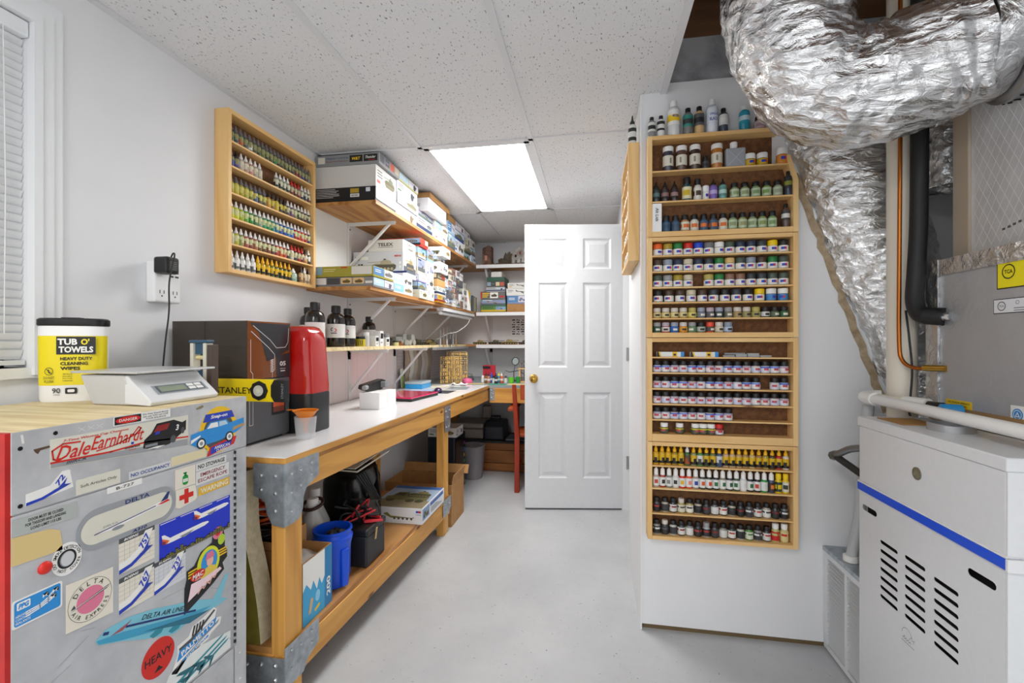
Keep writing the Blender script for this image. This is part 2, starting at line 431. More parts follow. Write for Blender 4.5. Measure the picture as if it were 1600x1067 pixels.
for k in range(5): m.rect(fr, .012, .014 + k * .006, .038, .0155 + k * .006, mat('#8b8b8b', .6))
m.build('rating_print', t)
MB().tube(spline([(-1.412, 1.328, 1.487), (-1.405, 1.33, 1.5), (-1.397, 1.326, 1.485), (-1.4, 1.31, 1.40), (-1.41, 1.318, 1.3), (-1.42, 1.312, 1.18), (-1.44, 1.31, .96), (-1.45, 1.31, .84)], 8), .0025, BLK, 6).build('cord', t)

# door
dx, dy = -.982, -.157; th = math.atan2(dy, dx)
D = bpy.data.objects.new('door_1', None); COL.objects.link(D); D.location = (.238, 3.35, 0); D.rotation_euler = (0, 0, th); struct(D)
DW = .729; Z0, Z1 = .012, 2.035
cols = [(.115, .315), (.425, .632)]; rows = [(.225, .838), (1.015, 1.62), (1.717, 1.935)]
m = MB(); m.box(0, DW, -.034, -.012, Z0, Z1, DOORW)
xs = [0] + [v for c in cols for v in c] + [DW]; zs = [Z0] + [v for r in rows for v in r] + [Z1]
for i in range(0, len(xs) - 1, 2): m.box(xs[i], xs[i + 1], -.012, 0, Z0, Z1, DOORW)
for i in range(0, len(zs) - 1, 2):
    for c in cols: m.box(c[0], c[1], -.012, 0, zs[i], zs[i + 1], DOORW)
m.build('slab', D, local=True)
for c in cols:
    for r in rows:
        a0, a1, b0, b1 = c[0], c[1], r[0], r[1]; m = MB()
        def rg(i, y): return [(a0 + i, y, b0 + i), (a1 - i, y, b0 + i), (a1 - i, y, b1 - i), (a0 + i, y, b1 - i)]
        V = rg(0, 0) + rg(.012, -.0095) + rg(.02, -.0095) + rg(.045, -.002)
        Fs = [(k * 4 + i, k * 4 + 4 + i, k * 4 + 4 + (i + 1) % 4, k * 4 + (i + 1) % 4) for k in range(3) for i in range(4)] + [(15, 14, 13, 12)]
        m.add(V, Fs, DOORW); m.build('panel', D, local=True)
m = MB(); m.lathe([(.001, 0), (.031, 0), (.031, .004), (.014, .008), (.011, .03), (.022, .036), (.0285, .05), (.026, .064), (.012, .072), (.001, .073)], BRASS, 24, (.665, 0, .935), axis=(0, 1, 0))
m.build('knob', D, smooth=50, local=True)
m = MB(); m.box(.02, DW - .005, -.034, -.002, .003, .012, mat('#55565a', .7)); m.build('sweep', D, local=True)
hj = MB()
for z in (.34, 1.11, 1.84):
    m = MB(); m.box(.243, .275, 3.341, 3.345, z - .045, z + .045, STEEL).lathe([(.007, -.047), (.007, .047)], STEEL, 10, (.238, 3.342, z))
    for dz in (-.03, 0, .03): m.lathe([(.003, 0), (.003, .002)], mat('#77797c', .4, .8), 8, (.262, 3.341, z + dz), axis=(0, -1, 0))
    h = m.build('hinge_leaf', D); h.parent = None; h.matrix_world = Matrix.Identity(4)
    me = h.data; off = Vector((.238, 3.35, 0))
    R = Matrix.Rotation(-th, 3, 'Z')
    for v in me.vertices: v.co = R @ v.co
    h.parent = D
# ------------------------------------------------------------ workbench along the left wall, bench across the back
def bx(y): return -.953 + (y - 1.29) * .0385           # front face of the bench drifts slightly from the wall
BT = .835
WB = thing('workbench', 'long lumber workbench with a white laminate top along the wall', 'workbench', (-1.2, 2.5, 0))
YA, YB = 1.29, 3.73
LAM = mat('#eef0f3', .18, name='white_laminate')
def slab(m, y0, y1, xb, o0, z0, z1, mt):
    f0, f1 = bx(y0) + o0, bx(y1) + o0
    V = [(xb, y0, z0), (f0, y0, z0), (f1, y1, z0), (xb, y1, z0)]; V += [(x, y, z1) for x, y, z in V]
    m.add(V, [(3, 2, 1, 0), (4, 5, 6, 7), (0, 1, 5, 4), (1, 2, 6, 5), (2, 3, 7, 6), (3, 0, 4, 7)], mt)
m = MB(); slab(m, YA, YB, -1.495, 0, BT - .003, BT, LAM); m.build('laminate', WB)
m = MB(); slab(m, YA, YB, -1.495, .002, BT - .024, BT - .003, LUMBER[1]); m.build('top_board', WB)
m = MB(); slab(m, YA, YB, -1.495, -.004, BT - .037, BT - .024, PLY[1]); m.build('top_board', WB)
def rail(y0, y1, z0, z1, o1=0, th_=.038):
    m = MB(); f0, f1 = bx(y0) + o1, bx(y1) + o1
    V = [(f0 - th_, y0, z0), (f0, y0, z0), (f1, y1, z0), (f1 - th_, y1, z0)]; V += [(x, y, z1) for x, y, z in V]
    m.add(V, [(3, 2, 1, 0), (4, 5, 6, 7), (0, 1, 5, 4), (1, 2, 6, 5), (2, 3, 7, 6), (3, 0, 4, 7)], LUMBER[1]); return m.build('rail', WB, bev=.003)
rail(YA, YB, .708, .797, -.004)
rail(YA + .005, 2.80, .108, .205, -.004)
MB().box(-1.065, bx(YA) - .045, YA, YA + .006, .708, .797, LUMBER[0]).build('rail', WB, bev=.003)
MB().box(-1.49, bx(YA) - .045, YA + .005, YA + .043, .108, .205, LUMBER[0]).build('rail', WB, bev=.003)
MB().box(-1.49, -1.452, YA, YB, .708, .797, LUMBER[1]).build('rail', WB)
for y in (YA + .008, 2.70):
    xf = bx(y) - .043
    MB().box(xf - .012, xf + .036, y, y + .088, 0, .797, LUMBER[2]).build('leg', WB, bev=.003)
    MB().box(-1.45, -1.365, y, y + .088, 0, .797, LUMBER[2]).build('leg', WB, bev=.003)
m = MB(); slab(m, YA + .01, 2.80, -1.49, -.008, .205, .226, PLY[1])
o = m.build('lower_shelf', WB)
# galvanised corner plates with bolts
def plate(pts, fr, name='corner_plate'):
    m = MB(); m.prism(pts, fr, 0, .0025, GALV); return m.build(name, WB)
def bolts(fr, L, par):
    for a, b in L: MB().lathe([(.006, .002), (.006, .005), (.003, .0075)], STEEL, 8, fr.p(a, b), axis=fr.n).build('bolt', par)
for (y, zt, top) in ((YA, .797, 1), (YA, .205, 0)):
    frF = Fr((bx(y) + .0, y - .003, zt), (.0385, 1, 0), (0, 0, 1)); frE = Fr((bx(y), y - .003, zt), (1, 0, 0), (0, 0, 1))
    if top:
        P = [(0, .018), (.17, .018), (.17, -.06), (.105, -.085), (.09, -.11), (.085, -.15), (.07, -.175), (.04, -.18), (0, -.18)]
        Q = [(.0, .018), (.0, -.18), (-.04, -.175), (-.06, -.14), (-.068, -.10), (-.108, -.085), (-.108, .018)]
        bl_ = [(.03, -.02), (.075, -.02), (.13, -.01), (.13, -.05), (.03, -.08), (.03, -.14), (.075, -.07)]
        bq = [(-.03, -.02), (-.08, -.02), (-.03, -.075), (-.03, -.13), (-.08, -.065)]
    else:
        P = [(0, .03), (.17, .03), (.17, -.05), (.11, -.07), (.09, -.1), (0, -.1)]
        Q = [(0, 0), (0, -.1), (-.09, -.1), (-.16, -.09), (-.16, 0)]
        bl_ = [(.03, .01), (.075, .0), (.13, .01), (.13, -.03), (.03, -.05)]; bq = [(-.03, -.025), (-.08, -.025), (-.13, -.03), (-.03, -.07)]
    bolts(frF, bl_, plate(P, frF)); bolts(frE, bq, plate(Q, frE))
frF = Fr((bx(2.74), 2.744, .797), (.0385, 1, 0), (0, 0, 1))
bolts(frF, [(-.03, -.03), (.03, -.03), (0, -.07), (.02, -.13), (-.02, -.13)], plate([(-.05, 0), (.05, 0), (.05, -.11), (.04, -.16), (-.04, -.16), (-.05, -.1)], frF))
frF = Fr((bx(2.74) + .001, 2.744, .205), (.0385, 1, 0), (0, 0, 1))
bolts(frF, [(-.05, -.01), (.02, -.02), (-.04, -.06)], plate([(-.08, .02), (.055, .02), (.055, -.05), (.02, -.08), (-.08, -.08)], frF))

BB = thing('corner_bench', 'lumber bench with cluttered top across the back wall', 'workbench', (-.6, 4.2, 0))
MB().box(-1.49, .19, 3.735, 4.675, BT - .022, BT - .002, mat('#8f9aa0', .5)).build('top_board', BB)
MB().box(bx(3.73) + .01, .19, 3.72, 3.758, .69, .812, LUMBER[0]).build('rail', BB, bev=.003)
MB().box(-1.49, .19, 4.63, 4.67, .7, .812, LUMBER[0]).build('rail', BB)
for x in (-1.47, .08):
    MB().box(x, x + .09, 4.54, 4.628, 0, .812, LUMBER[2]).build('leg', BB)
MB().box(.08, .17, 3.77, 3.86, 0, .812, LUMBER[2]).build('leg', BB)
fr = Fr((bx(3.73) + .012, 3.72, .812), (1, 0, 0), (0, 0, 1))
p_ = MB(); p_.prism([(0, 0), (.04, 0), (.04, -.1), (0, -.1)], fr, 0, .0025, GALV); p_ = p_.build('corner_plate', BB); bolts(fr, [(.012, -.02), (.028, -.05), (.012, -.08)], p_)

# ------------------------------------------------------------ wall shelves
SHW = mat('#e3e4e6', .4, name='bracket_white')
def bracket(parent, wall, y, z, d=.30, h=.26):
    """standard slotted bracket with a diagonal strut; wall 'L' at X=-1.5, 'B' at Y=4.68"""
    m = MB()
    if wall == 'L':
        m.box(-1.4985, -1.487, y - .013, y + .013, z - h - .12, z, SHW)
        m.box(-1.487, -1.487 + d, y - .011, y + .011, z - .006, z, SHW)
        m.box(-1.487, -1.487 + d, y - .002, y + .002, z - .02, z - .006, SHW)
        m.obox((-1.487, y - .010, z - h), (.008, 0, -.008), (0, .02, 0), (d - .04, 0, h - .01), SHW)
        for zz in (z - .04, z - h - .06): m.lathe([(.005, 0), (.005, .003)], mat('#6b6d70', .4, .8), 8, (-1.487, y, zz), axis=(1, 0, 0))
    else:
        m.box(y - .013, y + .013, 4.667, 4.6785, z - h - .12, z, SHW)
        m.box(y - .011, y + .011, 4.667 - d, 4.667, z - .006, z, SHW)
        m.obox((y - .010, 4.667, z - h), (0, -.008, -.008), (.02, 0, 0), (0, -(d - .04), h - .01), SHW)
    return m.build('bracket', parent)
def shelf(name, label, z, y0, y1, x1, ys, mt, edge):
    t = thing('wall_shelf', label, 'shelf', (-1.35, (y0 + y1) / 2, z))
    MB().box(-1.498, x1, y0, y1, z - .019, z - .0, mt).build('board', t)
    for y in ys: bracket(t, 'L', y, z - .019, d=min(.3, x1 + 1.49))
    return t
SH1 = 1.952; SH2 = 1.488; SH3 = 1.172
shelf('s', 'topmost long plywood wall shelf loaded with kit boxes beside the paint rack', SH1, 2.262, 4.36, -1.135, (2.62, 3.45, 4.25), PLY[1], 0)
s2_ = shelf('s', 'middle long plywood wall shelf loaded with kit boxes above resin bottles', SH2, 2.20, 4.36, -1.135, (2.62, 3.28, 3.9), PLY[1], 0)
shelf('s', 'lowest long wall shelf holding resin bottles and built models', SH3, 1.93, 4.36, -1.235, (2.62, 3.28), PLY_PALE, 0)
def bshelf(label, z, xs, mt):
    t = thing('wall_shelf', label, 'shelf', (-.6, 4.5, z))
    MB().box(-1.498, .19, 4.362, 4.678, z - .019, z, mt).build('board', t)
    MB().box(-1.13, .19, 4.352, 4.362, z - .036, z - .003, SHW).build('front_edge', t)
    for x in xs: bracket(t, 'B', x, z - .019, d=.29)
bshelf('highest back wall shelf carrying the ruined building models', SH1, (-1.05, -.3), PLY[0])
bshelf('back wall shelf stacked with green and white kit boxes', SH2, (-1.05, -.3), PLY[0])
bshelf('back wall shelf lined with painted tank models', SH3, (-1.05, -.3), PLY[0])
# strip light under the middle shelf
t = thing('strip_light', 'white tube light fixed under the middle shelf edge', 'light', (-1.17, 3.9, SH2 - .06))
MB().box(-1.2, -1.14, 3.4, 4.34, SH2 - .05, SH2 - .0195, SHW).build('housing', t, bev=.004)
MB().tube([(-1.17, 3.40, SH2 - .066), (-1.17, 4.34, SH2 - .066)], .014, mat('#eef0f2', .3), 12).build('tube', t, smooth=40)
MB().tube(spline([(-1.17, 4.3, SH2 - .05), (-1.15, 4.1, SH2 - .13), (-1.2, 3.95, SH2 - .2), (-1.25, 3.85, SH2 - .22), (-1.3, 3.7, SH2 - .27)], 8), .003, SHW, 6).build('cord', t)
MB().tube(spline([(-1.17, 3.4, SH2 - .035), (-1.2, 3.2, SH2 - .03), (-1.25, 2.9, SH2 - .024), (-1.3, 2.7, SH2 - .026)], 8), .0025, SHW, 6).build('cord', t)
# pegboard and pale backing board under lowest shelf
PEG = mat('#b9aeb0', .7, name='pegboard')
t = thing('pegboard', 'grey perforated pegboard fixed to the wall under the lowest shelf', 'pegboard', (-1.49, 3.9, .86))
MB().box(-1.4995, -1.492, 3.33, 4.67, .84, 1.15, PEG).build('board', t)
m = MB(); fr = Fr((-1.492, 3.33, .84), (0, 1, 0), (0, 0, 1))
for i in range(52):
    for j in range(12): m.disc(fr, .013 + i * .0254, .013 + j * .0254, .003, .003, DARK, .0003, 6)
o = m.build('hole', t); o['kind'] = 'stuff'
t = thing('backing_board', 'pale pinkish panel board on the wall behind the red printer', 'board', (-1.49, 2.7, .84))
MB().box(-1.4995, -1.494, 2.02, 3.31, .838, 1.14, mat('#e6dcdc', .45)).build('sheet', t)
fr = Fr((-1.494, 2.02, .84), (0, 1, 0), (0, 0, 1)); m = MB()
for k in range(1, 9): m.rect(fr, k * .14, 0, k * .14 + .003, .298, mat('#cfc3c4', .6), .0003)
m.build('groove', t)

# ------------------------------------------------------------ galley cart with stickers
CX, CY0, CY1, CT = -1.0, .629, 1.183, 1.04
CART = thing('galley_cart', 'scuffed aluminium galley cart covered with airline stickers', 'cart', (-1.23, .9, 0))
MB().box(-1.46, CX - .004, CY0 + .004, CY1, .03, CT - .02, ALU).build('body', CART)
MB().box(-1.46, CX - .0045, CY0 + .0065, CY1 - .001, CT - .02, CT, PLY_PALE).build('top_board', CART)
REDP = speckle('red_paint', '#c2231c', '#a81a16', 12, .3, .6, .4)
MB().box(-1.46, CX - .001, CY0 - .004, CY0 + .006, .03, CT, REDP).build('end_panel', CART)
for y in (CY0 + .06, CY1 - .06):
    for x in (-1.4, CX - .07): MB().lathe([(.03, -.012), (.03, .012)], BLK, 14, (x, y, .03), axis=(1, 0, 0)).build('caster', CART)
F = Fr((CX, 0, 0), (0, 1, 0), (0, 0, 1))                      # a = world Y, b = world Z on the stickered face
DY1 = 1.138
m = MB(); m.box(CX - .004, CX, CY0 + .004, CY1 - .0, .895, CT, ALU2).box(CX - .004, CX, DY1 + .003, CY1, .03, .893, ALU2).box(CX - .004, CX, CY0 + .004, DY1 - .003, .03, .335, ALU2)
m.build('face_frame', CART, bev=.001)
dr = MB().box(CX - .004, CX - .0005, CY0 + .004, DY1 - .001, .34, .892, ALU).build('door', CART, bev=.001)
m = MB()
for k in range(60): m.lathe([(.0035, .34 + k * .0092), (.0035, .3475 + k * .0092)], BLK if k % 2 else STEEL, 8, (CX + .0005, DY1 + .001, 0))
m.build('hinge', dr)
for k in range(11): MB().lathe([(.004, 0), (.0035, .0012), (.001, .002)], ALU2, 10, (CX, 1.16, .08 + k * .075), axis=(1, 0, 0)).build('rivet', CART)
for k in range(8): MB().lathe([(.003, 0), (.0028, .001), (.001, .0015)], ALU2, 10, (CX, 1.122, .37 + k * .065), axis=(1, 0, 0)).build('rivet', CART)
for y, z in ((.7, 1.027), (.646, 1.01), (.646, .908)): MB().disc(F, y, z, .004, .004, DARK, .0004, 12).build('screw_hole', CART)

RED, NAVY, BLUE, WH, BK, YEL, GRN, GRY, CREAM = (mat(c, .45) for c in ('#d22318', '#1c2f6e', '#1d3fb8', '#f1f0ec', '#17181a', '#f0c319', '#1f9a3b', '#8b8f95', '#e9e3d3'))
LB, TEAL, PINK, ORG, DG = (mat(c, .45) for c in ('#2a8fd8', '#2f8ea0', '#e07a98', '#e8641d', '#4c4f52'))
TAN = mat('#dcc386', .7); AGED = mat('#dcdacb', .6); SILV = mat('#a7abb0', .4, .3)
def sticker(pts, m_, h=.0005):
    b = MB(); b.prism(pts, F, .0001, h, m_); return b
def fin(b, part=None): s = b.build('sticker', CART); return s
def sub(par, b, name='lettering'): return b.split(name, par) if name == 'lettering' else b.build(name, par)
def R4(a0, a1, b0, b1): return [(a0, b0), (a1, b0), (a1, b1), (a0, b1)]

# danger
s = fin(sticker(R4(.806, .938, 1.020, 1.040), WH)); b = MB(); b.rect(F, .808, 1.0215, .866, 1.0385, BK).disc(F, .837, 1.03, .027, .0072, RED, .0009); sub(s, b, 'print')
b = MB(); b.text(F, .837, 1.03, 'DANGER', .006, WH, .0012, .04)
for k, tx in enumerate(('Do Not Stand above', 'this seat YOU can LOSE', 'YOUR BALANCE')): b.text(F, .901, 1.0352 - k * .0055, tx, .0036, BK, .0009, .062 - .012 * (k == 2))
sub(s, b)
# racing sticker
s = fin(sticker([(.691, .962), (.987, .940), (.987, 1.016), (.691, 1.016)], AGED)); b = MB()
b.flat(F, [(.692, .963), (.986, .941), (.986, .957), (.692, .972)], SILV, .0007)
b.stroke(F, [(.692, .972), (.80, .968), (.875, .972), (.986, .962)], .0035, RED, .0009)
rc = F.sub(.925, .985)                                        # dark stock car
b.flat(rc, [(-.055, -.026), (-.052, -.008), (-.035, .004), (-.022, .024), (.022, .026), (.045, .016), (.056, .02), (.055, -.004), (.03, -.018), (.01, -.03), (-.03, -.034)], BK, .0009)
b.flat(rc, [(-.03, .005), (-.02, .019), (.012, .02), (.004, .006)], mat('#8c1f1d', .4), .0011).flat(rc, [(-.028, -.001), (-.016, -.001), (-.013, .005), (-.024, .005)], BLUE, .0012)
b.rect(rc, -.05, -.026, -.02, -.02, GRY, .0011).flat(rc, [(-.05, -.03), (-.02, -.033), (.0, -.03), (-.02, -.028)], WH, .0011)
b.disc(rc, .02, -.02, .008, .009, DG, .0012, 16).disc(rc, .046, -.004, .005, .008, DG, .0012, 16)
sub(s, b, 'print'); b = MB()
b.text(rc, .031, .006, '3', .014, WH, .0013, .009, .2, .03)
b.text(F, .775, 1.0085, '7-Time Winston Cup Champion', .006, RED, .0009, .125, .2, .02)
sg = F.sub(.782, .99)                                          # red looping signature
b.text(sg, -.052, -.003, 'Dale', .027, RED, .001, .062, .45, .012)
b.text(sg, .035, .003, 'Earnhardt', .027, RED, .001, .112, .45, .008)
b.stroke(sg, [(-.07, -.02), (-.086, -.012), (-.088, .004), (-.07, .014), (-.04, .012)], .003, RED, .0012)
b.stroke(sg, [(-.01, -.014), (.03, -.009), (.07, .004), (.084, .016), (.078, .02), (.066, .006)], .0025, RED, .001)
b.text(F, .735, .9665, 'IIIIRCR', .0055, BK, .001, .035, .3).text(F, .846, .9685, 'Goodwrench', .0055, BK, .001, .034, 0, .03).text(F, .846, .963, 'Service', .0035, RED, .001, .016)
b.rect(F, .843, .974, .849, .979, BLUE, .001); sub(s, b)
# round classic car
rc = F.sub(1.083, .962)
pts = [(.062 * math.cos(t), .062 * math.sin(t)) for t in [i * 2 * math.pi / 40 for i in range(40)]]
s = MB(); s.prism(pts, rc, .0001, .0005, YEL); s = s.build('sticker', CART); b = MB()
b.disc(rc, 0, -.004, .05, .05, DG, .0008).flat(rc, [(-.052, .026), (-.044, .046), (.044, .046), (.054, .026)], BLUE, .001)
b.flat(rc, [(-.04, -.066), (.052, -.05), (.062, -.03), (.045, -.028), (-.03, -.042)], RED, .001).flat(rc, [(-.03, -.062), (.04, -.05), (.046, -.035), (-.026, -.044)], BLUE, .0012)
b.flat(rc, [(-.09, -.022), (-.088, .002), (-.045, .008), (-.03, .024), (.025, .024), (.035, .012), (.088, .018), (.09, -.004), (.06, -.018), (.0, -.03), (-.07, -.034)], LB, .0013)
b.flat(rc, [(-.04, .008), (-.027, .021), (-.005, .021), (-.003, .008)], WH, .0015).flat(rc, [(.0, .008), (.0, .021), (.022, .021), (.03, .01)], mat('#bcd6e6', .4), .0015)
b.flat(rc, [(.045, -.012), (.09, -.004), (.09, .003), (.05, -.002)], mat('#b9975c', .4), .0015).flat(rc, [(-.09, -.022), (-.088, -.012), (-.06, -.004), (-.06, -.008)], WH, .0015)
for a in (-.058, .035): b.disc(rc, a, -.026, .014, .014, BK, .0016, 20).disc(rc, a, -.026, .010, .010, WH, .0018, 20).disc(rc, a, -.026, .005, .005, GRY, .002, 16)
sub(s, b, 'print'); b = MB(); b.text(rc, 0, .036, 'Snap-on', .012, WH, .0014, .056, .2, .03).text(rc, .01, -.047, 'AMERICAN', .008, WH, .0016, .052, 0, .02).text(rc, .008, -.056, 'CLASSIC', .007, WH, .0016, .036, 0, .02); sub(s, b)
# airliner tail stickers
def tail(a, b0, w, h, num, full=True):
    fr = F.sub(a, b0)
    s = MB()
    if full: s.prism(R4(0, w, 0, h), fr, .0001, .0004, CREAM if num != '737' else mat('#d6d9de', .5))
    else: s.prism([(0, 0), (w, .25 * h), (w * .92, h), (.75 * w, h), (.5 * w, .55 * h), (0, .45 * h)], fr, .0001, .0004, WH)
    s = s.build('sticker', CART); b = MB()
    if full:
        b.rect(fr, 0, h * .86, w, h, DG, .0006)
        for k in range(1, 7): b.rect(fr, k * w / 7, h * .2, k * w / 7 + .0004, h * .86, GRY, .0005).rect(fr, 0, k * h / 8, w, k * h / 8 + .0004, GRY, .0005)
    b.flat(fr, [(0, .12 * h), (.4 * w, .2 * h), (.75 * w, .5 * h), (.95 * w, .95 * h), (.72 * w, .95 * h), (.5 * w, .5 * h), (.2 * w, .32 * h), (0, .3 * h)], WH, .0008)
    b.flat(fr, [(0, 0), (.35 * w, .08 * h), (.95 * w, .42 * h), (.8 * w, .46 * h), (.86 * w, .7 * h), (.66 * w, .38 * h), (.3 * w, .17 * h), (0, .12 * h)], BLUE, .001)
    b.flat(fr, [(.5 * w, .32 * h), (.98 * w, .45 * h), (.8 * w, .38 * h)], DG, .0012); sub(s, b, 'print')
    b = MB(); b.text(fr.sub(.70 * w, .66 * h, .95), 0, 0, num, .2 * h, BLUE, .0011, .42 * h, .2, .03)
    if full: b.text(fr, .33 * w, h * .93, 'BOEING', h * .07, WH, .0009, w * .4, .3, .03)
    sub(s, b)
tail(.654, .905, .076, .047, '72', False); tail(.817, .700, .081, .076, '757'); tail(.897, .612, .083, .074, '737'); tail(.817, .614, .081, .077, '767')
# plain text stickers
def plain(a0, a1, b0, b1, base, lines, hgt, col, w=None, bold=.01):
    s = fin(sticker(R4(a0, a1, b0, b1), base)); b = MB(); n = len(lines)
    for k, tx in enumerate(lines):
        b.text(F, (a0 + a1) / 2, (b0 + b1) / 2 + ((n - 1) / 2 - k) * hgt * 1.45, tx, hgt, col, .0009, (w[k] if isinstance(w, list) else w) or None, 0, bold)
    sub(s, b); return s
plain(.735, .820, .897, .927, AGED, ['Soft Articles Only'], .0075, mat('#5a5a52', .6), [.07])
plain(.839, .940, .897, .914, mat('#d5d7d6', .5), ['NO OCCUPANCY'], .008, mat('#24449a', .5), .094, .02)
plain(.793, .868, .8805, .8935, WH, ['B-727'], .006, BK, .038)
plain(1.010, 1.108, .867, .887, mat('#dfe0dd', .5), ['NO STOWAGE'], .011, BK, .086, .02)
plain(1.010, 1.117, .831, .865, mat('#dfe0dd', .5), ['EMERGENCY', 'ESCAPE ROPE'], .0095, mat('#8f1f2a', .5), [.08, .095], .012)
plain(1.018, 1.119, .802, .823, mat('#e7b72c', .5), ['WARNING'], .014, mat('#e9e2c4', .5), .09, .035)
plain(.634, .736, .856, .886, mat('#b3b8b4', .5), ['DOOR MUST BE CLOSED', 'FOR TAKEOFF AND LANDING', 'LOAD LIMIT 115 LBS'], .0055, BK, [.055, .064, .048], .02)
s = fin(sticker([(.633, .806), (.712, .802), (.708, .84), (.700, .845), (.69, .85), (.633, .856)], TAN))
s = fin(sticker(R4(.941, 1.043, .899, .920), mat('#e2d6ae', .7)))
# oxygen bottle, red cross
s = fin(sticker(R4(.951, 1.008, .838, .887), CREAM)); b = MB(); q = F.sub(.979, .86)
b.flat(q, rrect(-.008, -.016, .008, .008, .006), GRN, .0009).rect(q, -.003, .006, .003, .014, GRN, .0009).rect(q, -.006, .012, .004, .015, GRN, .0009).rect(q, -.0065, -.009, .0065, -.001, WH, .0011); sub(s, b, 'print')
b = MB(); b.text(q, 0, -.005, 'O2', .004, GRN, .0013); sub(s, b)
s = fin(sticker([(.953, .795), (.964, .790), (1.008, .796), (1.014, .802), (1.008, .836), (.953, .837)], CREAM)); b = MB(); q = F.sub(.982, .815)
b.rect(q, -.006, -.018, .006, .018, RED, .0009).rect(q, -.02, -.006, .02, .006, RED, .001); sub(s, b, 'print')
# oval airliner plaque
s = fin(sticker(rrect(.735, .775, .953, .858, .041, 10), SILV)); b = MB(); b.flat(F, rrect(.743, .787, .942, .845, .029, 10), AGED, .0008)
b.flat(F, [(.768, .806), (.78, .809), (.87, .818), (.915, .826), (.93, .842), (.936, .842), (.932, .824), (.938, .820), (.91, .816), (.87, .812), (.80, .803)], WH, .001)
b.stroke(F, [(.768, .806), (.83, .812), (.90, .819)], .002, NAVY, .0011).flat(F, [(.912, .823), (.93, .842), (.936, .842), (.931, .826)], NAVY, .0012).flat(F, [(.905, .82), (.93, .825), (.937, .82), (.915, .818)], RED, .0012).disc(F, .815, .803, .013, .004, GRY, .0013, 14)
sub(s, b, 'print'); b = MB(); b.text(F, .858, .8512, 'DELTA', .009, NAVY, .001, .055, 0, .02).text(F, .862, .7815, 'A310', .007, NAVY, .001, .034, .2, .03).text(F, .80, .815, 'DELTA', .0035, GRY, .0012, .03); sub(s, b)
# red push light and smoke-detector ring
MB().lathe([(.0115, 0), (.011, .003), (.007, .006), (.001, .0065)], RED, 18, F.p(.683, .781), axis=(1, 0, 0)).build('push_light', CART, smooth=50)
s = MB(); s.prism([(.026 * math.cos(i * .157), .031 * math.sin(i * .157)) for i in range(40)], F.sub(.719, .781), .0001, .0005, WH); s = s.build('sticker', CART)
b = MB(); q = F.sub(.719, .781); b.disc(q, 0, 0, .0165, .018, BK, .0008).disc(q, 0, 0, .0125, .0145, GRY, .001).disc(q, .001, 0, .0115, .0135, mat('#cfd1d3', .4), .0011); sub(s, b, 'print')
b = MB(); b.arctext(q, 0, 0, .0222, 'DO NOT COVER', .0055, BK, math.pi * 1.02, math.pi * 1.95, .001, True).arctext(q, 0, 0, .0222, 'SMOKE DETECTION', .0055, BK, math.pi * .92, math.pi * .05); sub(s, b)
# blue paint-maker sticker
s = fin(sticker(rrect(.634, .694, .711, .744, .004), WH)); b = MB(); b.flat(F, rrect(.637, .697, .708, .741, .004), LB, .0008)
for k in range(3): b.stroke(F, [(.654, .716 - k * .004), (.675, .718 - k * .003), (.688, .724 - k * .004), (.696, .732 - k * .006)], .0022, WH, .001)
for a, z in ((.684, .731), (.70, .732), (.696, .722)): b.flat(F, [(a - .005, z - .004), (a + .005, z + .005), (a + .001, z - .001), (a + .004, z - .004), (a - .001, z - .001), (a - .005, z + .003)], WH, .0012)
b.flat(F, rrect(.6405, .7245, .6605, .738, .002), WH, .001); sub(s, b, 'print')
b = MB(); b.text(F, .6505, .731, 'PPG', .009, LB, .0013, .016, .2, .05); 
for k, tx in enumerate(('AEROSPACE', 'COATINGS', 'SEALANTS')): b.text(F, .6495, .7145 - k * .006, tx, .0042, WH, .0011, .022)
sub(s, b)
# air express
s = fin(sticker([(.717, .636), (.805, .628), (.805, .724), (.717, .730)], CREAM)); b = MB(); q = F.sub(.761, .68)
b.ring(q, 0, 0, .0405, .0412, BK, .0008).disc(q, 0, 0, .026, .026, PINK, .0008)
b.flat(q, [(-.038, -.008), (.03, .006), (.04, .012), (.032, .012), (-.01, .001)], DG, .0011).flat(q, [(-.036, -.004), (-.03, .004), (-.027, -.004)], DG, .0011).stroke(q, [(-.036, -.006), (.038, .011)], .0012, WH, .0013); sub(s, b, 'print')
b = MB(); b.arctext(q, 0, 0, .0335, 'DELTA', .009, BK, math.pi * .86, math.pi * .22).arctext(q, 0, 0, .0335, 'AIR EXPRESS', .0075, BK, math.pi * 1.1, math.pi * 1.92, .0009, True); sub(s, b)
# blue pair of airliners over a skyline
s = fin(sticker(R4(.910, 1.121, .682, .772), mat('#1230c8', .35))); b = MB()
for a, z, l in ((.915, .718, .135), (1.003, .744, .113)):
    q = F.sub(a, z)
    b.flat(q, [(.012, .0), (.03, -.001), (l * .9, .002), (l, .006), (l * .97, .01), (l * .85, .0125), (.03, .0115), (.012, .01)], WH, .0009)
    b.flat(q, [(.0, .024), (.007, .024), (.026, .008), (.018, .0), (.004, .004)], WH, .001).flat(q, [(.002, .016), (.02, .006), (.014, .0), (.002, .004)], ORG, .0012).flat(q, [(.0, .012), (.012, .006), (.008, .0), (.0, .003)], mat('#7c2a55', .4), .0013)
    b.flat(q, [(l * .35, .004), (l * .66, .006), (l * .58, .001), (l * .45, -.003)], GRY, .0011)
rnd = random.Random(7); x = .911
while x < 1.118:
    w = rnd.uniform(.005, .011); hh = rnd.uniform(.006, .018); b.rect(F, x, .6825, min(x + w, 1.1205), .6825 + hh, BK, .0012)
    for k in range(int(hh / .004)):
        for j in range(int(w / .0025)): b.rect(F, x + .0008 + j * .0025, .684 + k * .004, x + .0018 + j * .0025, .686 + k * .004, mat('#d8d06a', .5), .0014)
    x += w
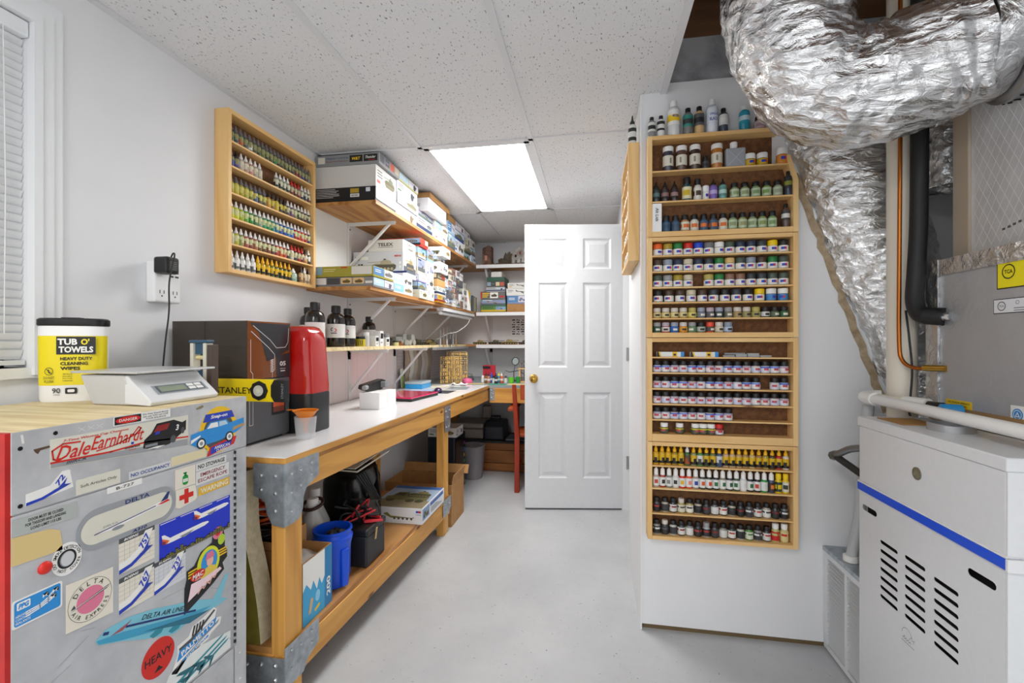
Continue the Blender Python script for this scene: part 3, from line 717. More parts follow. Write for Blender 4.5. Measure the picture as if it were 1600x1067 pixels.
for a in (.912, .965, 1.02, 1.075): b.rect(F, a, .7685, a + .04, .770, WH, .0009)
sub(s, b, 'print')
# tool-brand driver sticker (plain figure in cap on a yellow and black blob)
q = F.sub(1.045, .605)
s = MB(); s.prism([(-.07, -.085), (-.068, -.02), (-.062, .0), (-.062, .02), (-.04, .024), (-.02, .05), (.015, .06), (.018, .085), (.034, .096), (.052, .085), (.058, .06), (.058, .03), (.066, .02), (.066, .0), (.05, -.01), (.056, -.03), (.02, -.05), (-.03, -.07)], q, .0001, .0005, BK); s = s.build('sticker', CART); b = MB()
b.disc(q, .004, .012, .036, .042, mat('#d9e021', .4), .0008).disc(q, .006, .014, .026, .03, LB, .001).disc(q, .034, .078, .017, .016, PINK, .0009).disc(q, .034, .078, .008, .008, RED, .0011).disc(q, .046, .056, .012, .014, mat('#b5d334', .4), .001)
for k in range(3): b.rect(q, -.058, .012 - k * .007, -.03, .016 - k * .007, YEL, .0009).rect(q, .036, .012 - k * .007 + .014, .064, .016 - k * .007 + .014, YEL, .0009)
b.disc(q, .008, .016, .011, .015, mat('#efb9a4', .5), .0013).flat(q, [(-.006, .022), (-.002, .038), (.016, .04), (.022, .026), (.02, .022)], PINK, .0015)
b.flat(q, [(-.02, -.02), (-.01, .0), (.006, .004), (.024, -.002), (.032, -.02), (.0, -.03)], mat('#e6c84f', .5), .0014).flat(q, [(-.06, -.058), (-.05, -.018), (-.01, -.02), (.04, -.016), (.046, -.024), (-.02, -.045)], mat('#f3d8de', .5), .0016)
b.disc(q, -.03, -.004, .022, .013, RED, .0017); sub(s, b, 'print')
b = MB(); b.text(q, -.03, -.004, 'MAC', .012, WH, .002, .034, .2, .03).text(q, -.03, -.014, 'TOOLS', .004, WH, .002, .018); sub(s, b); b = MB(); b.stroke(q, [(-.03, -.052), (-.018, -.04), (-.012, -.048), (-.002, -.036), (.006, -.044), (.014, -.03), (.022, -.036), (.03, -.026)], .003, mat('#f3b9a4', .5), .0018); sub(s, b, 'signature')
# long blue airliner decal
q = F.sub(.77, .588, -.36); q.v = q.v * 1.5
s = MB(); s.prism([(0, 0), (.015, .012), (.06, .022), (.12, .026), (.24, .026), (.3, .022), (.325, .06), (.335, .062), (.33, .022), (.355, .018), (.33, .01), (.24, -.004), (.2, -.018), (.12, -.014), (.06, -.008), (.01, -.006)], q, .0001, .0004, mat('#7cc3d6', .4)); s = s.build('sticker', CART); b = MB()
b.flat(q, [(.002, 0), (.06, .004), (.2, .006), (.3, .012), (.26, .002), (.14, -.006), (.06, -.007), (.01, -.005)], mat('#3f9fc4', .4), .0007).rect(q, .06, .0085, .25, .0115, NAVY, .0009).flat(q, [(.03, .002), (.05, .01), (.07, .018), (.055, .006)], mat('#a8545e', .5), .0009)
for a in (.13, .18): b.flat(q, [(a, -.012), (a + .012, -.005), (a + .035, -.003), (a + .03, -.011), (a + .012, -.016)], TEAL, .0009)
b.flat(q, [(.11, -.003), (.3, .006), (.24, -.008)], mat('#27708a', .4), .001).rect(q, .012, .005, .024, .009, NAVY, .0009); sub(s, b, 'print')
b = MB(); b.text(q, .155, .0175, 'DELTA AIR LINES', .007, BK, .0009, .12, .25); sub(s, b)
# red heavy disc
s = MB(); q = F.sub(.908, .462); s.prism([(.041 * math.cos(i * .157), .043 * math.sin(i * .157)) for i in range(40)], q, .0001, .0006, RED); s = s.build('sticker', CART)
b = MB(); b.text(q, 0, .004, 'HEAVY', .018, BK, .0009, .068, 0, .015).flat(q, [(-.011, -.03), (.011, -.03), (.0, -.018)], BK, .0009); sub(s, b)
# armory sticker
q = F.sub(1.018, .432, -.05)
s = MB(); s.prism([(-.075, -.038), (-.06, .0), (-.062, .02), (-.03, .026), (-.02, .045), (.01, .05), (.045, .06), (.055, .05), (.05, .03), (.072, .022), (.068, .005), (.04, -.004), (.03, -.015), (-.03, -.022), (-.06, -.046)], q, .0001, .0005, WH); s = s.build('sticker', CART); b = MB()
b.flat(q, [(-.062, -.018), (.05, .012), (.056, .03), (-.055, .008)], LB, .0008).flat(q, [(-.045, -.026), (.03, -.008), (.03, -.002), (-.045, -.02)], LB, .0008)
b.flat(q, [(-.058, .012), (-.025, .018), (.045, .054), (.05, .05), (-.02, .01), (-.056, .006)], DG, .001).flat(q, [(-.07, -.04), (-.04, -.02), (.02, .0), (.06, .012), (.066, .02), (.03, .008), (-.05, -.022)], GRY, .0007)
for k in range(4): b.flat(q, [(-.022 + k * .009, .022), (-.018 + k * .009, .02), (-.012 + k * .009, .044), (-.017 + k * .009, .045)], BK, .0011)
sub(s, b, 'print'); b = MB(); w_ = q.sub(-.002, .008, .27); b.text(w_, 0, 0, 'PALMETTO', .013, WH, .0012, .1, 0, .03).text(q.sub(-.006, -.014, .25), 0, 0, 'STATE ARMORY', .006, WH, .0012, .062, 0, .02); sub(s, b)
# fleet sticker low on the door
s = fin(sticker([(.905, .345), (1.123, .345), (1.123, .392), (1.0, .42), (.935, .40)], mat('#e6ebe8', .5))); b = MB()
for a, z, l in ((.925, .352, .17), (.975, .348, .13), (1.02, .347, .09)):
    q = F.sub(a, z, .22); b.flat(q, [(0, 0), (.02, .003), (l, .004), (l + .012, .007), (l, .0095), (.03, .01), (.005, .008)], TEAL, .0008).flat(q, [(l * .35, .006), (l * .2, .026), (l * .26, .026), (l * .5, .008)], mat('#1f6470', .4), .001).flat(q, [(l * .4, .004), (l * .3, -.012), (l * .36, -.012), (l * .55, .004)], mat('#1f6470', .4), .001).flat(q, [(0, .006), (-.01, .02), (-.002, .02), (.02, .009)], mat('#1f6470', .4), .001)
sub(s, b, 'print')

b = MB(); CHK = mat('#e4e4e2', .8)
for y_ in (.745, .762, .778): b.stroke(F, [(y_ - .006, 1.022), (y_ + .006, 1.03)], .0012, CHK, .0005).stroke(F, [(y_ - .006, 1.03), (y_ + .006, 1.022)], .0012, CHK, .0007)
b.build('chalk_mark', CART)
b = MB(); b.flat(F, [(.646, 1.034), (.65, 1.034), (.652, 1.018), (.648, 1.018)], CHK, .0005); b.build('paint_smear', CART)
b = MB(); b.flat(F, [(.665, 1.004), (.69, 1.006), (.691, 1.002), (.676, 1.0), (.672, .994), (.668, .998)], mat('#5c4632', .9), .0005); b.build('rust_patch', CART)
b = MB(); b.flat(F, [(1.01, 1.029), (1.03, 1.035), (1.034, 1.03), (1.026, 1.026), (1.012, 1.025)], mat('#8a7f62', .8), .0005); b.build('glue_residue', CART)
rq = random.Random(8)
for k in range(14):
    y_, z_ = rq.uniform(.66, 1.1), rq.uniform(.36, .68); l_ = rq.uniform(.02, .07); b = MB(); b.stroke(F, [(y_, z_), (y_ + l_, z_ + rq.uniform(-.02, .03))], .0007, mat('#8f9196', .6), .00005); b.build('scratch', CART)
# ------------------------------------------------------------ paint bottles and jars
CAP = dict(w='#f0f0ee', g='#6d7076', k='#19191b', r='#c9261f', y='#f2b90f', o='#e8631f', b='#1d44c4', n='#26324a', gr='#1f7a3c', dg='#47544a', ol='#a7902b', br='#4a362b', tan='#d9b877', be='#cfc6ac', lg='#8f9bab', sg='#98999b', nb='#8a6654', dk='#32393f', pk='#e6503f', kh='#b9ab5c', Y='#f4cf10', lt='#d3ccc2', ltb='#99a0b0', ltp='#b8a8b4')
BK_ = {}
def bottle_parts(kind, body, cap, lab, acc):
    key = (kind, body, cap, lab, acc)
    if key in BK_: return BK_[key]
    d, H = SIZE[kind]; r = d / 2
    bm_ = mat(body, .25, coat=.4); cm = mat(cap, .4); lm = mat(lab, .5); am = mat(acc, .5); S = 14
    B, K, L = MB(), MB(), MB()
    def band(z0, z1, zs, pick, rr=1.015):
        V = []; n = 18; rows = [z0] + zs + [z1]
        for z in rows:
            for i in range(n): V.append((r * rr * math.cos(i * 2 * math.pi / n), r * rr * math.sin(i * 2 * math.pi / n), z))
        for j in range(len(rows) - 1):
            for i in range(n):
                L.add([], [], lm); L.f.append((j * n + i, j * n + (i + 1) % n, (j + 1) * n + (i + 1) % n, (j + 1) * n + i)); L.m.append(L.mi(pick(i, j)))
        L.v = V
    if kind in ('drop', 'dropb'):
        B.lathe([(r * .92, 0), (r, H * .03), (r, H * .56), (r * .8, H * .62), (r * .5, H * .64), (r * .5, H * .66)], bm_, S)
        K.lathe([(r * .62, H * .65), (r * .62, H * .76), (r * .45, H * .79), (r * .2, H * .98), (r * .12, H)], cm, S)
        band(H * .08, H * .52, [H * .2, H * .36], lambda i, j: am if (j == 1 and i % 6 in (0, 1, 2)) else (am if j == 0 else lm))
    elif kind == 'jar':
        B.lathe([(r * .95, 0), (r, H * .03), (r, H * .55), (r * .9, H * .58)], bm_, 18)
        K.lathe([(r * .98, H * .58), (r, H * .6), (r, H * .96), (r * .93, H)], cm, 18)
        red_, blu_ = mat('#d22440', .5), mat('#2743b8', .5)
        band(H * .05, H * .53, [H * .22, H * .42], lambda i, j: (red_ if i == 14 else blu_ if i in (12, 13) else lm) if j == 1 else lm, 1.01)
    elif kind in ('ak', 'sj'):
        B.lathe([(r * .95, 0), (r, H * .04), (r, H * .55), (r * .85, H * .62)], bm_, 16)
        K.lathe([(r * .88, H * .61), (r * .9, H * .64), (r * .9, H * .94), (r * .82, H)], cm, 16)
        if kind == 'ak': band(H * .1, H * .54, [H * .2, H * .4], lambda i, j: am if j == 1 and i in (12, 13, 14) else lm)
        else: band(H * .06, H * .55, [H * .24, H * .42], lambda i, j: am if j == 2 else (mat('#c04a52', .5) if j == 1 and i in (12, 13, 14) else lm))
    elif kind in ('ink', 'inks'):
        B.lathe([(r * .93, 0), (r, H * .04), (r, H * .6), (r * .7, H * .69), (r * .7, H * .72)], bm_, 16)
        K.lathe([(r * .76, H * .71), (r * .78, H * .74), (r * .78, H * .95), (r * .7, H)], cm, 16)
        band(H * .08, H * .58, [H * .22, H * .44] if kind == 'ink' else [H * .36, H * .48], lambda i, j: am if j == 1 and i % 5 else lm)
    elif kind == 'shaker':
        B.lathe([(r * .96, 0), (r, H * .02), (r, H * .76), (r * .94, H * .8)], bm_, 18)
        K.lathe([(r * 1.02, H * .8), (r * 1.02, H * .98), (r * .96, H)], cm, 18)
        band(H * .2, H * .62, [H * .3, H * .52], lambda i, j: am if j == 1 and i in (13,) else lm)
    elif kind == 'tall':
        B.lathe([(r * .95, 0), (r, H * .02), (r, H * .74), (r * .8, H * .8), (r * .5, H * .83), (r * .5, H * .85)], bm_, 18)
        K.lathe([(r * .56, H * .84), (r * .56, H * .98), (r * .5, H)], cm, 16)
        band(H * .3, H * .72, [H * .4, H * .58], lambda i, j: am if j in (0, 2) else lm)
    elif kind == 'spike':
        B.lathe([(r * .95, 0), (r, H * .02), (r, H * .62), (r * .7, H * .69), (r * .5, H * .70)], bm_, 18)
        K.lathe([(r * .62, H * .7), (r * .62, H * .78), (r * .3, H * .84), (r * .15, H)], cm, 14)
        band(H * .14, H * .56, [H * .26, H * .44], lambda i, j: am if j in (0, 2) else lm)
    elif kind == 'mcap':
        B.lathe([(r * .95, 0), (r, H * .03), (r, H * .56), (r * .75, H * .62), (r * .6, H * .63)], bm_, 16)
        K.lathe([(r * .72, H * .62), (r * .66, H * .9), (r * .4, H * .94), (r * .3, H)], cm, 14)
        band(H * .08, H * .52, [H * .2, H * .4], lambda i, j: am if j == 1 and i in (12, 13, 14) else lm)
    R = (B.mesh('body', smooth=50), K.mesh('cap', smooth=50), L.mesh('label', smooth=50)); BK_[key] = R; return R
SIZE = dict(drop=(.0235, .074), dropb=(.0235, .082), jar=(.037, .048), ak=(.033, .041), sj=(.0335, .046), ink=(.03, .058), inks=(.03, .056), shaker=(.044, .105), tall=(.042, .15), spike=(.03, .085), mcap=(.0255, .078))
NOUN = dict(drop='dropper bottle', dropb='dropper bottle', jar='paint jar', ak='small paint jar', sj='pigment jar', ink='round bottle', inks='enamel jar', shaker='shaker jar', tall='tall bottle', spike='nozzle bottle', mcap='flip-cap bottle')
CNAME = {'w': 'white', 'g': 'grey', 'k': 'black', 'r': 'red', 'y': 'yellow', 'o': 'orange', 'b': 'blue', 'n': 'navy', 'gr': 'green', 'dg': 'grey-green', 'ol': 'olive', 'br': 'brown', 'tan': 'tan', 'be': 'beige', 'lg': 'blue-grey', 'sg': 'silver-grey', 'nb': 'nut-brown', 'dk': 'charcoal', 'pk': 'coral', 'kh': 'khaki', 'Y': 'bright yellow', 'lt': 'pale beige', 'ltb': 'pale blue', 'ltp': 'pale mauve'}
def bottle(kind, cap, body, lab, acc, loc, label, group, rz=0, scale=1., capname=None):
    b, k, l = bottle_parts(kind, body, CAP.get(cap, cap), lab, acc)
    nm = NOUN[kind].replace(' ', '_').replace('-', '_')
    o = bpy.data.objects.new(nm, b); COL.objects.link(o); o.location = (loc[0], loc[1], loc[2] + .0006); o.rotation_euler = (0, 0, rz)
    if scale != 1: o.scale = (1, 1, scale) if isinstance(scale, float) else scale
    tag(o, label, 'bottle' if 'bottle' in NOUN[kind] else 'jar', group)
    for nme, me in (('lid' if 'jar' in nm else 'cap', k), ('paper_label', l)):
        c = bpy.data.objects.new(nme, me); COL.objects.link(c); c.parent = o
    return o
RNG = random.Random(11)
def row(items, place, where, end, group):
    """items: list of None (gap) or (kind, cap, body, label, accent[, size]); place(frac, kind) gives a spot"""
    n = len(items); k = 0
    for i, it in enumerate(items):
        if it is None: continue
        k += 1; kind, cap, body, lab, acc = it[:5]; sc = it[5] if len(it) > 5 else 1.
        lb = '%s-capped %s, %s from %s, %s' % (CNAME.get(cap, 'white'), NOUN[kind], ORD[k], end, where)
        bottle(kind, cap, body, lab, acc, place((i + .5) / n, kind), lb, group, RNG.uniform(-.5, .5), sc)

# ---- left wall rack
def rack_frame(name, label, loc, boards, back):
    t = thing('paint_rack', label, 'rack', loc)
    for nm, b, mt in boards: MB().box(*b, mt).build(nm, t, bev=.0012)
    MB().box(*back, HARDB).build('back_panel', t)
    return t
X0, X1, Y0, Y1, Z0, Z1 = -1.499, -1.4355, 1.602, 2.187, 1.478, 2.137
fl = [2.015, 1.914, 1.806, 1.704, 1.598, 1.494]
bds = [('side_board', (X0, X1, Y0, Y0 + .018, Z0, Z1), PINE_L[2]), ('side_board', (X0, X1, Y1 - .018, Y1, Z0, Z1), PINE_L[2]), ('top_board', (X0, X1, Y0 + .018, Y1 - .018, Z1 - .018, Z1), PINE_L[1]), ('bottom_board', (X0, X1, Y0 + .018, Y1 - .018, Z0, fl[5]), PINE_L[1])]
bds += [('shelf', (X0 + .004, X1 - .004, Y0 + .018, Y1 - .018, z - .008, z), PINE_L[1]) for z in fl[:5]]
rack_frame('r', 'pine paint rack of dropper bottles on the wall beside the outlet', (-1.47, 1.9, Z0), bds, (X0, X0 + .004, Y0 + .018, Y1 - .018, fl[5], Z1 - .018))
def vj(cap, accs, body='#9aa07a', lab='#c9c58c'): return [('drop', cap, body if body else a, lab, a) for a in accs]
hue = lambda s: ['#' + c for c in s.split()]
r1 = [('drop', 'g', '#5c6052', '#8d8d5a', a) for a in hue('5a6a4a 3f4f5a c25a2a 5a5a58 e0e0e0 5b5240 4f5a33 6b7a35 39432c 5e5a2e 2f7a45 3c4a3a 4e4f33 5a5f3a 3c3f35 4a4a3a 8a2a35 7a2a3a 3a4a8a 54304f 8a8a86')]
r2 = [('drop', 'g', '#4f5a6a', '#8d8d5a', '#3a4fa0'), ('drop', 'k', '#443c4a', '#8d8d5a', '#5a4aa0')] + [('drop', 'w', c, '#d8d0b8', c) for c in hue('c8b8a8 b89a88 c88a7a b0a890 c0b8a8')] + [None] * 3 + [('drop', 'w', '#8f9a80', '#c9c9b0', '#303532')] * 4 + [('drop', 'r', '#7a6a5a', '#b9a98a', a) for a in hue('8a2018 5a2a20 8a3020')] + [('drop', 'w', '#8f9080', '#c9c9b0', a) for a in hue('2a3050 404a60 7a2a2a')]
r3 = [('drop', 'g', c, '#c9c060', c) for c in hue('b8a83a c8b83a b0a030 a8a838 787a3a 486088 5a5a4a 6a6248')] + [('drop', 'k', c, '#c9b84a', c) for c in hue('c88a2a 8a6a2a d0b030 3a3a3a 4a3a2a')] + [('drop', 'w', c, '#c9c8a0', c) for c in hue('5a5a58 7a4a7a 8a8a60 4a5a3a 5a4a3a 6a3a3a 3a3a3a')]
r4 = [('drop', 'w', c, '#cfd09a', c) for c in hue('d8d02a d8d838 a8b828 68a838 389048 487a48 98a898 389868 309058 288878 3a78a8 2858a0 2a48a0 2878b8 3068c8 b02a28 c83028 c84848 a82a30 3a4a68')]
r5 = [('drop', 'w', c, '#cfd0a0', c) for c in hue('c8c0a0 b8b838 989a58 a85048 884838 a86848 786038 684830 885030 684038 a83830 c85820 b84020 484038')] + [('drop', 'r', c, '#cfc8a0', c) for c in hue('d8d0c0 404040 983028 783028')] + [('drop', 'k', '#b08a50', '#e0d8c8', '#d09a4a'), ('drop', 'w', '#383838', '#e8e8e0', '#303030')]
r6 = [('dropb', 'w', '#d8d8d0', '#efefea', '#6a6a68')] * 5 + [('dropb', 'y', c, '#e8c020', '#1b1b1b') for c in hue('d8b030 c8a028 a89028 707830 687838 505a2a 404a2a 384028')] + [('dropb', 'w', '#a8c8b8', '#c0d8c8', '#8aa898', (1.5, 1.5, .8)), None, ('dropb', 'k', '#c8a878', '#d8b888', '#8a7050'), ('dropb', 'w', '#d8c098', '#e0d0b0', '#a08868'), ('dropb', 'k', '#d8c098', '#e0d0b0', '#a08868')]
WN = ['top', 'second', 'third', 'fourth', 'fifth', 'bottom']
for i, r in enumerate((r1, r2, r3, r4, r5, r6)):
    row(r, lambda f, k, z=fl[i]: (-1.456, Y0 + .022 + f * (Y1 - Y0 - .044), z), '%s row, outlet-side rack' % WN[i], 'window end', 'dropper bottles in the rack beside the outlet')

# ---- rack column on the panel wall
FX0, FX1, FY0, FY1 = .217, .775, 1.92, 1.979
def prack(label, z0, z1, floors, cut=False):
    b = .018; top = z1 - .016
    bds = [('side_board', (FX0, FX0 + b, FY0, FY1, z0, z1), PINE[2]), ('bottom_board', (FX0 + b, FX1 - b, FY0, FY1, z0, floors[-1]), PINE[0])]
    bds += [('shelf', (FX0 + b, FX1 - b, FY0 + .004, FY1 - .004, z - .006, z), PINE[0]) for z in floors[:-1]] if not cut else []
    if not cut: bds += [('side_board', (FX1 - b, FX1, FY0, FY1, z0, z1), PINE[2]), ('top_board', (FX0 + b, FX1 - b, FY0, FY1, top, z1), PINE[0])]
    t = rack_frame('r', label, ((FX0 + FX1) / 2, 1.95, z0), bds, (FX0 + b, FX1 - b if not cut else .70, FY1 - .003, FY1, floors[-1], top))
    if cut:
        MB().box(FX0 + b, .712, FY0, FY1, top, z1, PINE[0]).build('top_board', t, bev=.001)
        MB().box(FX0 + b, .748, FY0 + .004, FY1 - .004, floors[0] - .006, floors[0], PINE[0]).build('shelf', t)
        MB().box(FX0 + b, FX1 - b, FY0 + .004, FY1 - .004, floors[1] - .006, floors[1], PINE[0]).build('shelf', t)
        m = MB(); fr = Fr((0, FY1, 0), (1, 0, 0), (0, 0, 1)); m.prism([(FX1 - b, z0), (FX1, z0), (FX1, z0 + .2), (.746, floors[0] + .03), (.730, floors[0] + .03), (FX1 - b, z0 + .2)], fr, 0, FY1 - FY0, PINE[2]); m.build('side_board', t)
        MB().box(.70, FX1 - b, FY1 - .003, FY1, floors[-1], floors[0] - .006, HARDB).build('back_panel', t)
    return t
prack('topmost pine rack of mixed bottles on the panel wall beneath the duct', 1.622, 2.03, [1.889, 1.766, 1.643], True)
prack('second pine rack down on the panel wall with coloured-lid jars', 1.216, 1.620, [1.548, 1.4836, 1.42, 1.359, 1.2945, 1.236])
prack('third pine rack down on the panel wall with black-lid jars', .797, 1.214, [1.138, 1.0754, 1.011, .949, .886, .827])
prack('lowest pine rack on the panel wall with yellow-capped bottles', .401, .795, [.6996, .608, .507, .416])
for x, z in ((.262, 1.185), (.72, 1.186), (.262, 1.99), (.69, 2.0)): pass
def P(z, y=1.951, a=.24, b=.752): return lambda f, k: (a + f * (b - a), y, z)
E2 = 'door end'
TL = '#e8e6e0'
caps = [l.split() for l in ('o ol gr r b g w dg n n dk Y k', 'br lg n be n dk gr tan dg lg br gr dg', 'dg sg ol be - kh gr nb nb dk dk dg dg', 'k br br be br dk k dk k Y w w')]
for i, (cs, z) in enumerate(zip(caps, (1.548, 1.4836, 1.42, 1.359))):
    row([None if c == '-' else ('jar', c, '#8f8f8b' if c != 'Y' else '#d9b81a', TL if not (i == 3 and j > 9) else '#3f86c4', '#2743b8') for j, c in enumerate(cs)], P(z), '%s shelf, second rack down' % WN[i], E2, 'paint jars in the second rack down')
ak = [('lt', 'c0a868', 'd8c88c')] * 3 + [('lt', 'b8a058', 'd8c890'), ('kh', 'c8b848', 'd8cc70'), ('ltb', '5a6a7a', '7a8288'), ('ltp', '6a6068', '5a5a5c'), ('ltb', '4a5a5a', '3a4a48'), ('sg', '8a8878', '6a6a58'), ('lt', 'b09868', 'a89060'), ('lt', 'a09868', '989060'), ('kh', 'a8a058', 'a8a060'), ('k', '383838', 'd0d0cc'), ('k', '404840', '5a6a50'), ('k', '38503a', '3a6a42')]
row([('ak', c, '#' + b, '#' + l, '#e8e4d8' if l < '9' else '#2a2a28') for c, b, l in ak], P(1.2945), 'fifth shelf, second rack down', E2, 'small jars in the second rack down')
ak = [('sg', '3a5a48', '2a5a44'), ('ltp', 'a83a3a', 'e0d8d0'), ('ltb', '3a68b0', '2a68b8'), ('lt', 'd88a28', 'e09a28'), ('sg', '6a8a58', '6a8a68'), ('k', '5a6a5a', 'b8c0b8'), ('pk', 'e0582a', '484440'), ('lt', 'd0c8b0', 'd8d0b8'), ('lg', '8898b0', 'b8c8e0')]
row([('ak', c, '#' + b, '#' + l, '#e8e4d8' if l < '9' else '#2a2a28') for c, b, l in ak] + [None] * 6, P(1.236), 'bottom shelf, second rack down', E2, 'small jars in the second rack down')
LB_ = ['#dfe0ee', '#cdd6f0', '#e8e0e2', '#e6e4e4']
AC_ = ['#5a74d0', '#7a94e0', '#c0a0b0', '#d8d4d8']
for i, (n, gaps, z) in enumerate(((15, (), 1.0754), (14, (12,), 1.011), (15, (), .949), (15, range(9, 15), .886))):
    row([None if j in gaps else ('sj', 'k', ['#c8ccd8', '#d8c8c0', '#b8c0d8', '#a0b8d8'][(j * 7 + i) % 4], LB_[(j * 3 + i) % 4], AC_[(j * 5 + i * 2) % 4] if i != 2 else AC_[2 + j % 2]) for j in range(15 if i != 1 else 15)], P(z), '%s shelf, third rack down' % WN[i + 1], E2, 'black-lid jars in the third rack down')
row([None, ('sj', 'w', '#3a3a36', '#5a5a48', '#c8c030', .9), None, ('sj', 'w', '#3a3a36', '#5a5a48', '#c8c030', .9), None, ('sj', 'w', '#3a3a36', '#5a5a48', '#c8c030', .9), ('sj', 'w', '#3a3a36', '#5a5a48', '#c8c030', .9), ('sj', 'w', '#3a3a36', '#5a5a48', '#c8c030', .9), ('sj', 'r', '#3a3a44', '#d8d8e0', '#a83a3a', .9)] + [None] * 8, P(.827), 'bottom shelf, third rack down', E2, 'white-lid jars in the third rack down')
# packets lying on top shelf of third rack
for k, (x, w) in enumerate(((.255, .105), (.385, .105))):
    t = thing('glue_carton', '%s slim yellow and white carton from door end, third rack top shelf' % ORD[k + 1], 'carton', (x + w / 2, 1.945, 1.138), group='slim cartons on the third rack')
    MB().box(x, x + w, 1.935, 1.957, 1.138, 1.158, mat('#e6e8e6', .5)).build('box', t, bev=.001); fr = Fr((x, 1.935, 1.138), (1, 0, 0), (0, 0, 1))
    m = MB(); m.flat(fr, [(0, 0), (.012, 0), (.006, .02), (0, .02)], mat('#1b1b1b', .5)).flat(fr, [(.012, 0), (.018, 0), (.012, .02), (.006, .02)], YEL).rect(fr, .06, .0, .078, .02, YEL).rect(fr, .064, .005, .074, .013, BK, .001).rect(fr, .092, 0, .105, .02, LB); m.build('print', t)
t = thing('clear_strip_pack', 'clear plastic strips of nozzles lying in the third rack', 'pack', (.58, 1.95, 1.138)); CLR = mat('#dfe3e6', .15, 0, .6)
for k in range(4): MB().box(.51 + k * .045, .55 + k * .045, 1.935, 1.958, 1.1385, 1.146 + .004 * (k % 3), CLR).build('strip', t)
MB().box(.515, .59, 1.938, 1.956, 1.1485, 1.155, mat('#8a8c90', .4)).build('strip', t)
# lowest rack
mig = [('dropb', 'y', c, '#d8b020', '#161616') for c in hue('d0a020 d0a828 d8a818 a88828 d0b030 3a5a3a 8a8a5a d8d8d0 485838 687848 38506a c8a888 c8b088 c0a070 b09058 c8b078 a87848 a89848 584830 b83030 d8d0c0')]
mig[5] = ('dropb', 'w', '#3a6a3a', '#584a38', '#a04a28'); mig[7] = ('dropb', 'y', '#4a8a4a', '#dcdcd8', '#3a3a3a'); mig[10] = ('dropb', 'y', '#4a5a78', '#d0d4d8', '#3a4a68')
row(mig, P(.6996, 1.947), 'top shelf, lowest rack', E2, 'yellow-capped bottles in the lowest rack')
r = [('mcap', 'w', '#' + c, '#e2e2df', '#' + a) for c, a in zip('b8a8a0 a83a2a 8a8a88 d8d8d4 d02a2a e0582a a89888 484848 303030 2a2a2a 98907a 38383a 4a5a42 e0e0e0 2a2a2a 2a2a2a 2a9a4a'.split(), 'c8452a 2a2a2a 8a8a88 2a2a2a e0b020 e88a7a 2a3fa0 d8582a d8482a 2a6a3a 2a6a3a 2a5a3a 2a6a3a d8d8d8 2a6a3a c8402a d8e0d8'.split())]
r += [('mcap', 'w', '#3a4a6a', '#3a2a22', '#d87a2a'), ('ink', 'Y', '#e0c010', '#2a3a2a', '#e8c818', (.85, .85, 1.3)), ('ink', 'Y', '#e0c010', '#d8d8c8', '#2a3a2a', (.85, .85, 1.3))]
row(r, P(.608, 1.947), 'second shelf, lowest rack', E2, 'white-capped bottles in the lowest rack')
for i, z in enumerate((.507, .416)):
    it = []
    for j in range(16):
        c = [['#3a3a3c', '#b0a898', '#2a2a2c', '#5a5a5c'], ['#38383a', '#8a8a84', '#2e2e30', '#c0c0b8']][i][(j * 5 + i) % 4]
        lab = ['#1f1f21', '#d8d8d4', '#2a2a2c', '#3a3a3c', '#e0e0da'][(j * 3 + i * 2) % 5]
        it.append(('inks', 'k', c, lab, ['#b83a34', '#e0e0dc', '#8a2a2a', '#3a3a3a'][(j * 7 + i) % 4]))
    if i: it[14] = ('inks', 'w', '#b8c078', '#c82020', '#b8c078', 1.25); it[15] = ('inks', 'w', '#c8bc80', '#d8ca90', '#c82020', 1.25); it[1] = ('inks', 'lt', '#3a3a3c', '#2a2a2c', '#5a5a5c'); it[6] = ('inks', 'sg', '#a8a8a8', '#2a2a2c', '#b83a34'); it[11] = ('inks', 'k', '#4a8a3a', '#d8dcc8', '#5a8a4a')
    else: it[3] = ('inks', 'lt', '#a89a58', '#d8d4c0', '#4a4a44'); it[4] = ('inks', 'k', '#a89a58', '#e8e4d8', '#3a3a3a')
    row(it, P(z), '%s shelf, lowest rack' % ('third', 'bottom')[i], E2, 'enamel jars in the lowest rack')
# topmost rack: bottles standing on top
def one(kind, cap, body, lab, acc, x, z, sz, label, y=1.948, group='bottles in and on the topmost rack'): return bottle(kind, cap, body, lab, acc, (x, y, z), label, group, RNG.uniform(-.4, .4), sz)
zt = 2.03
one('tall', 'k', '#85878a', '#2a2a2c', '#d8d8d4', .236, zt, (.72, .72, .58), 'small grey bottle with black cap on the topmost rack, door end')
one('tall', 'k', '#e4e4e2', '#dcdcd8', '#2a2a2c', .272, zt, (.72, .72, .60), 'small white bottle with black cap on the topmost rack')
b4 = one('tall', 'w', '#d9dadb', '#efc81c', '#e8e8e6', .322, zt, (1.15, 1.15, .96), 'big white bottle with yellow 400 label on the topmost rack')
one('tall', 'k', '#7d7a76', '#3a3c3e', '#2a8a80', .377, zt, (.9, .9, .74), 'grey primer bottle with black cap on the topmost rack')
one('tall', 'k', '#d8b27c', '#26262a', '#5a5a5c', .42, zt, (.9, .9, .76), 'tan primer bottle with black cap and black label on topmost rack')
b8 = one('tall', 'w', '#dfe6f0', '#dfe6f0', '#dfe6f0', .469, zt, (1.02, 1.02, .92), 'white bottle lettered black in blue on the topmost rack')
one('tall', 'k', '#3a4250', '#e6e6e4', '#d8d8d6', .512, zt, (.82, .82, .66), 'dark bottle with white label and black cap on topmost rack')
one('tall', 'w', '#2296b0', '#c8dfe4', '#2296b0', .59, zt, (.92, .92, .68), 'turquoise liquid bottle with white cap on the topmost rack')
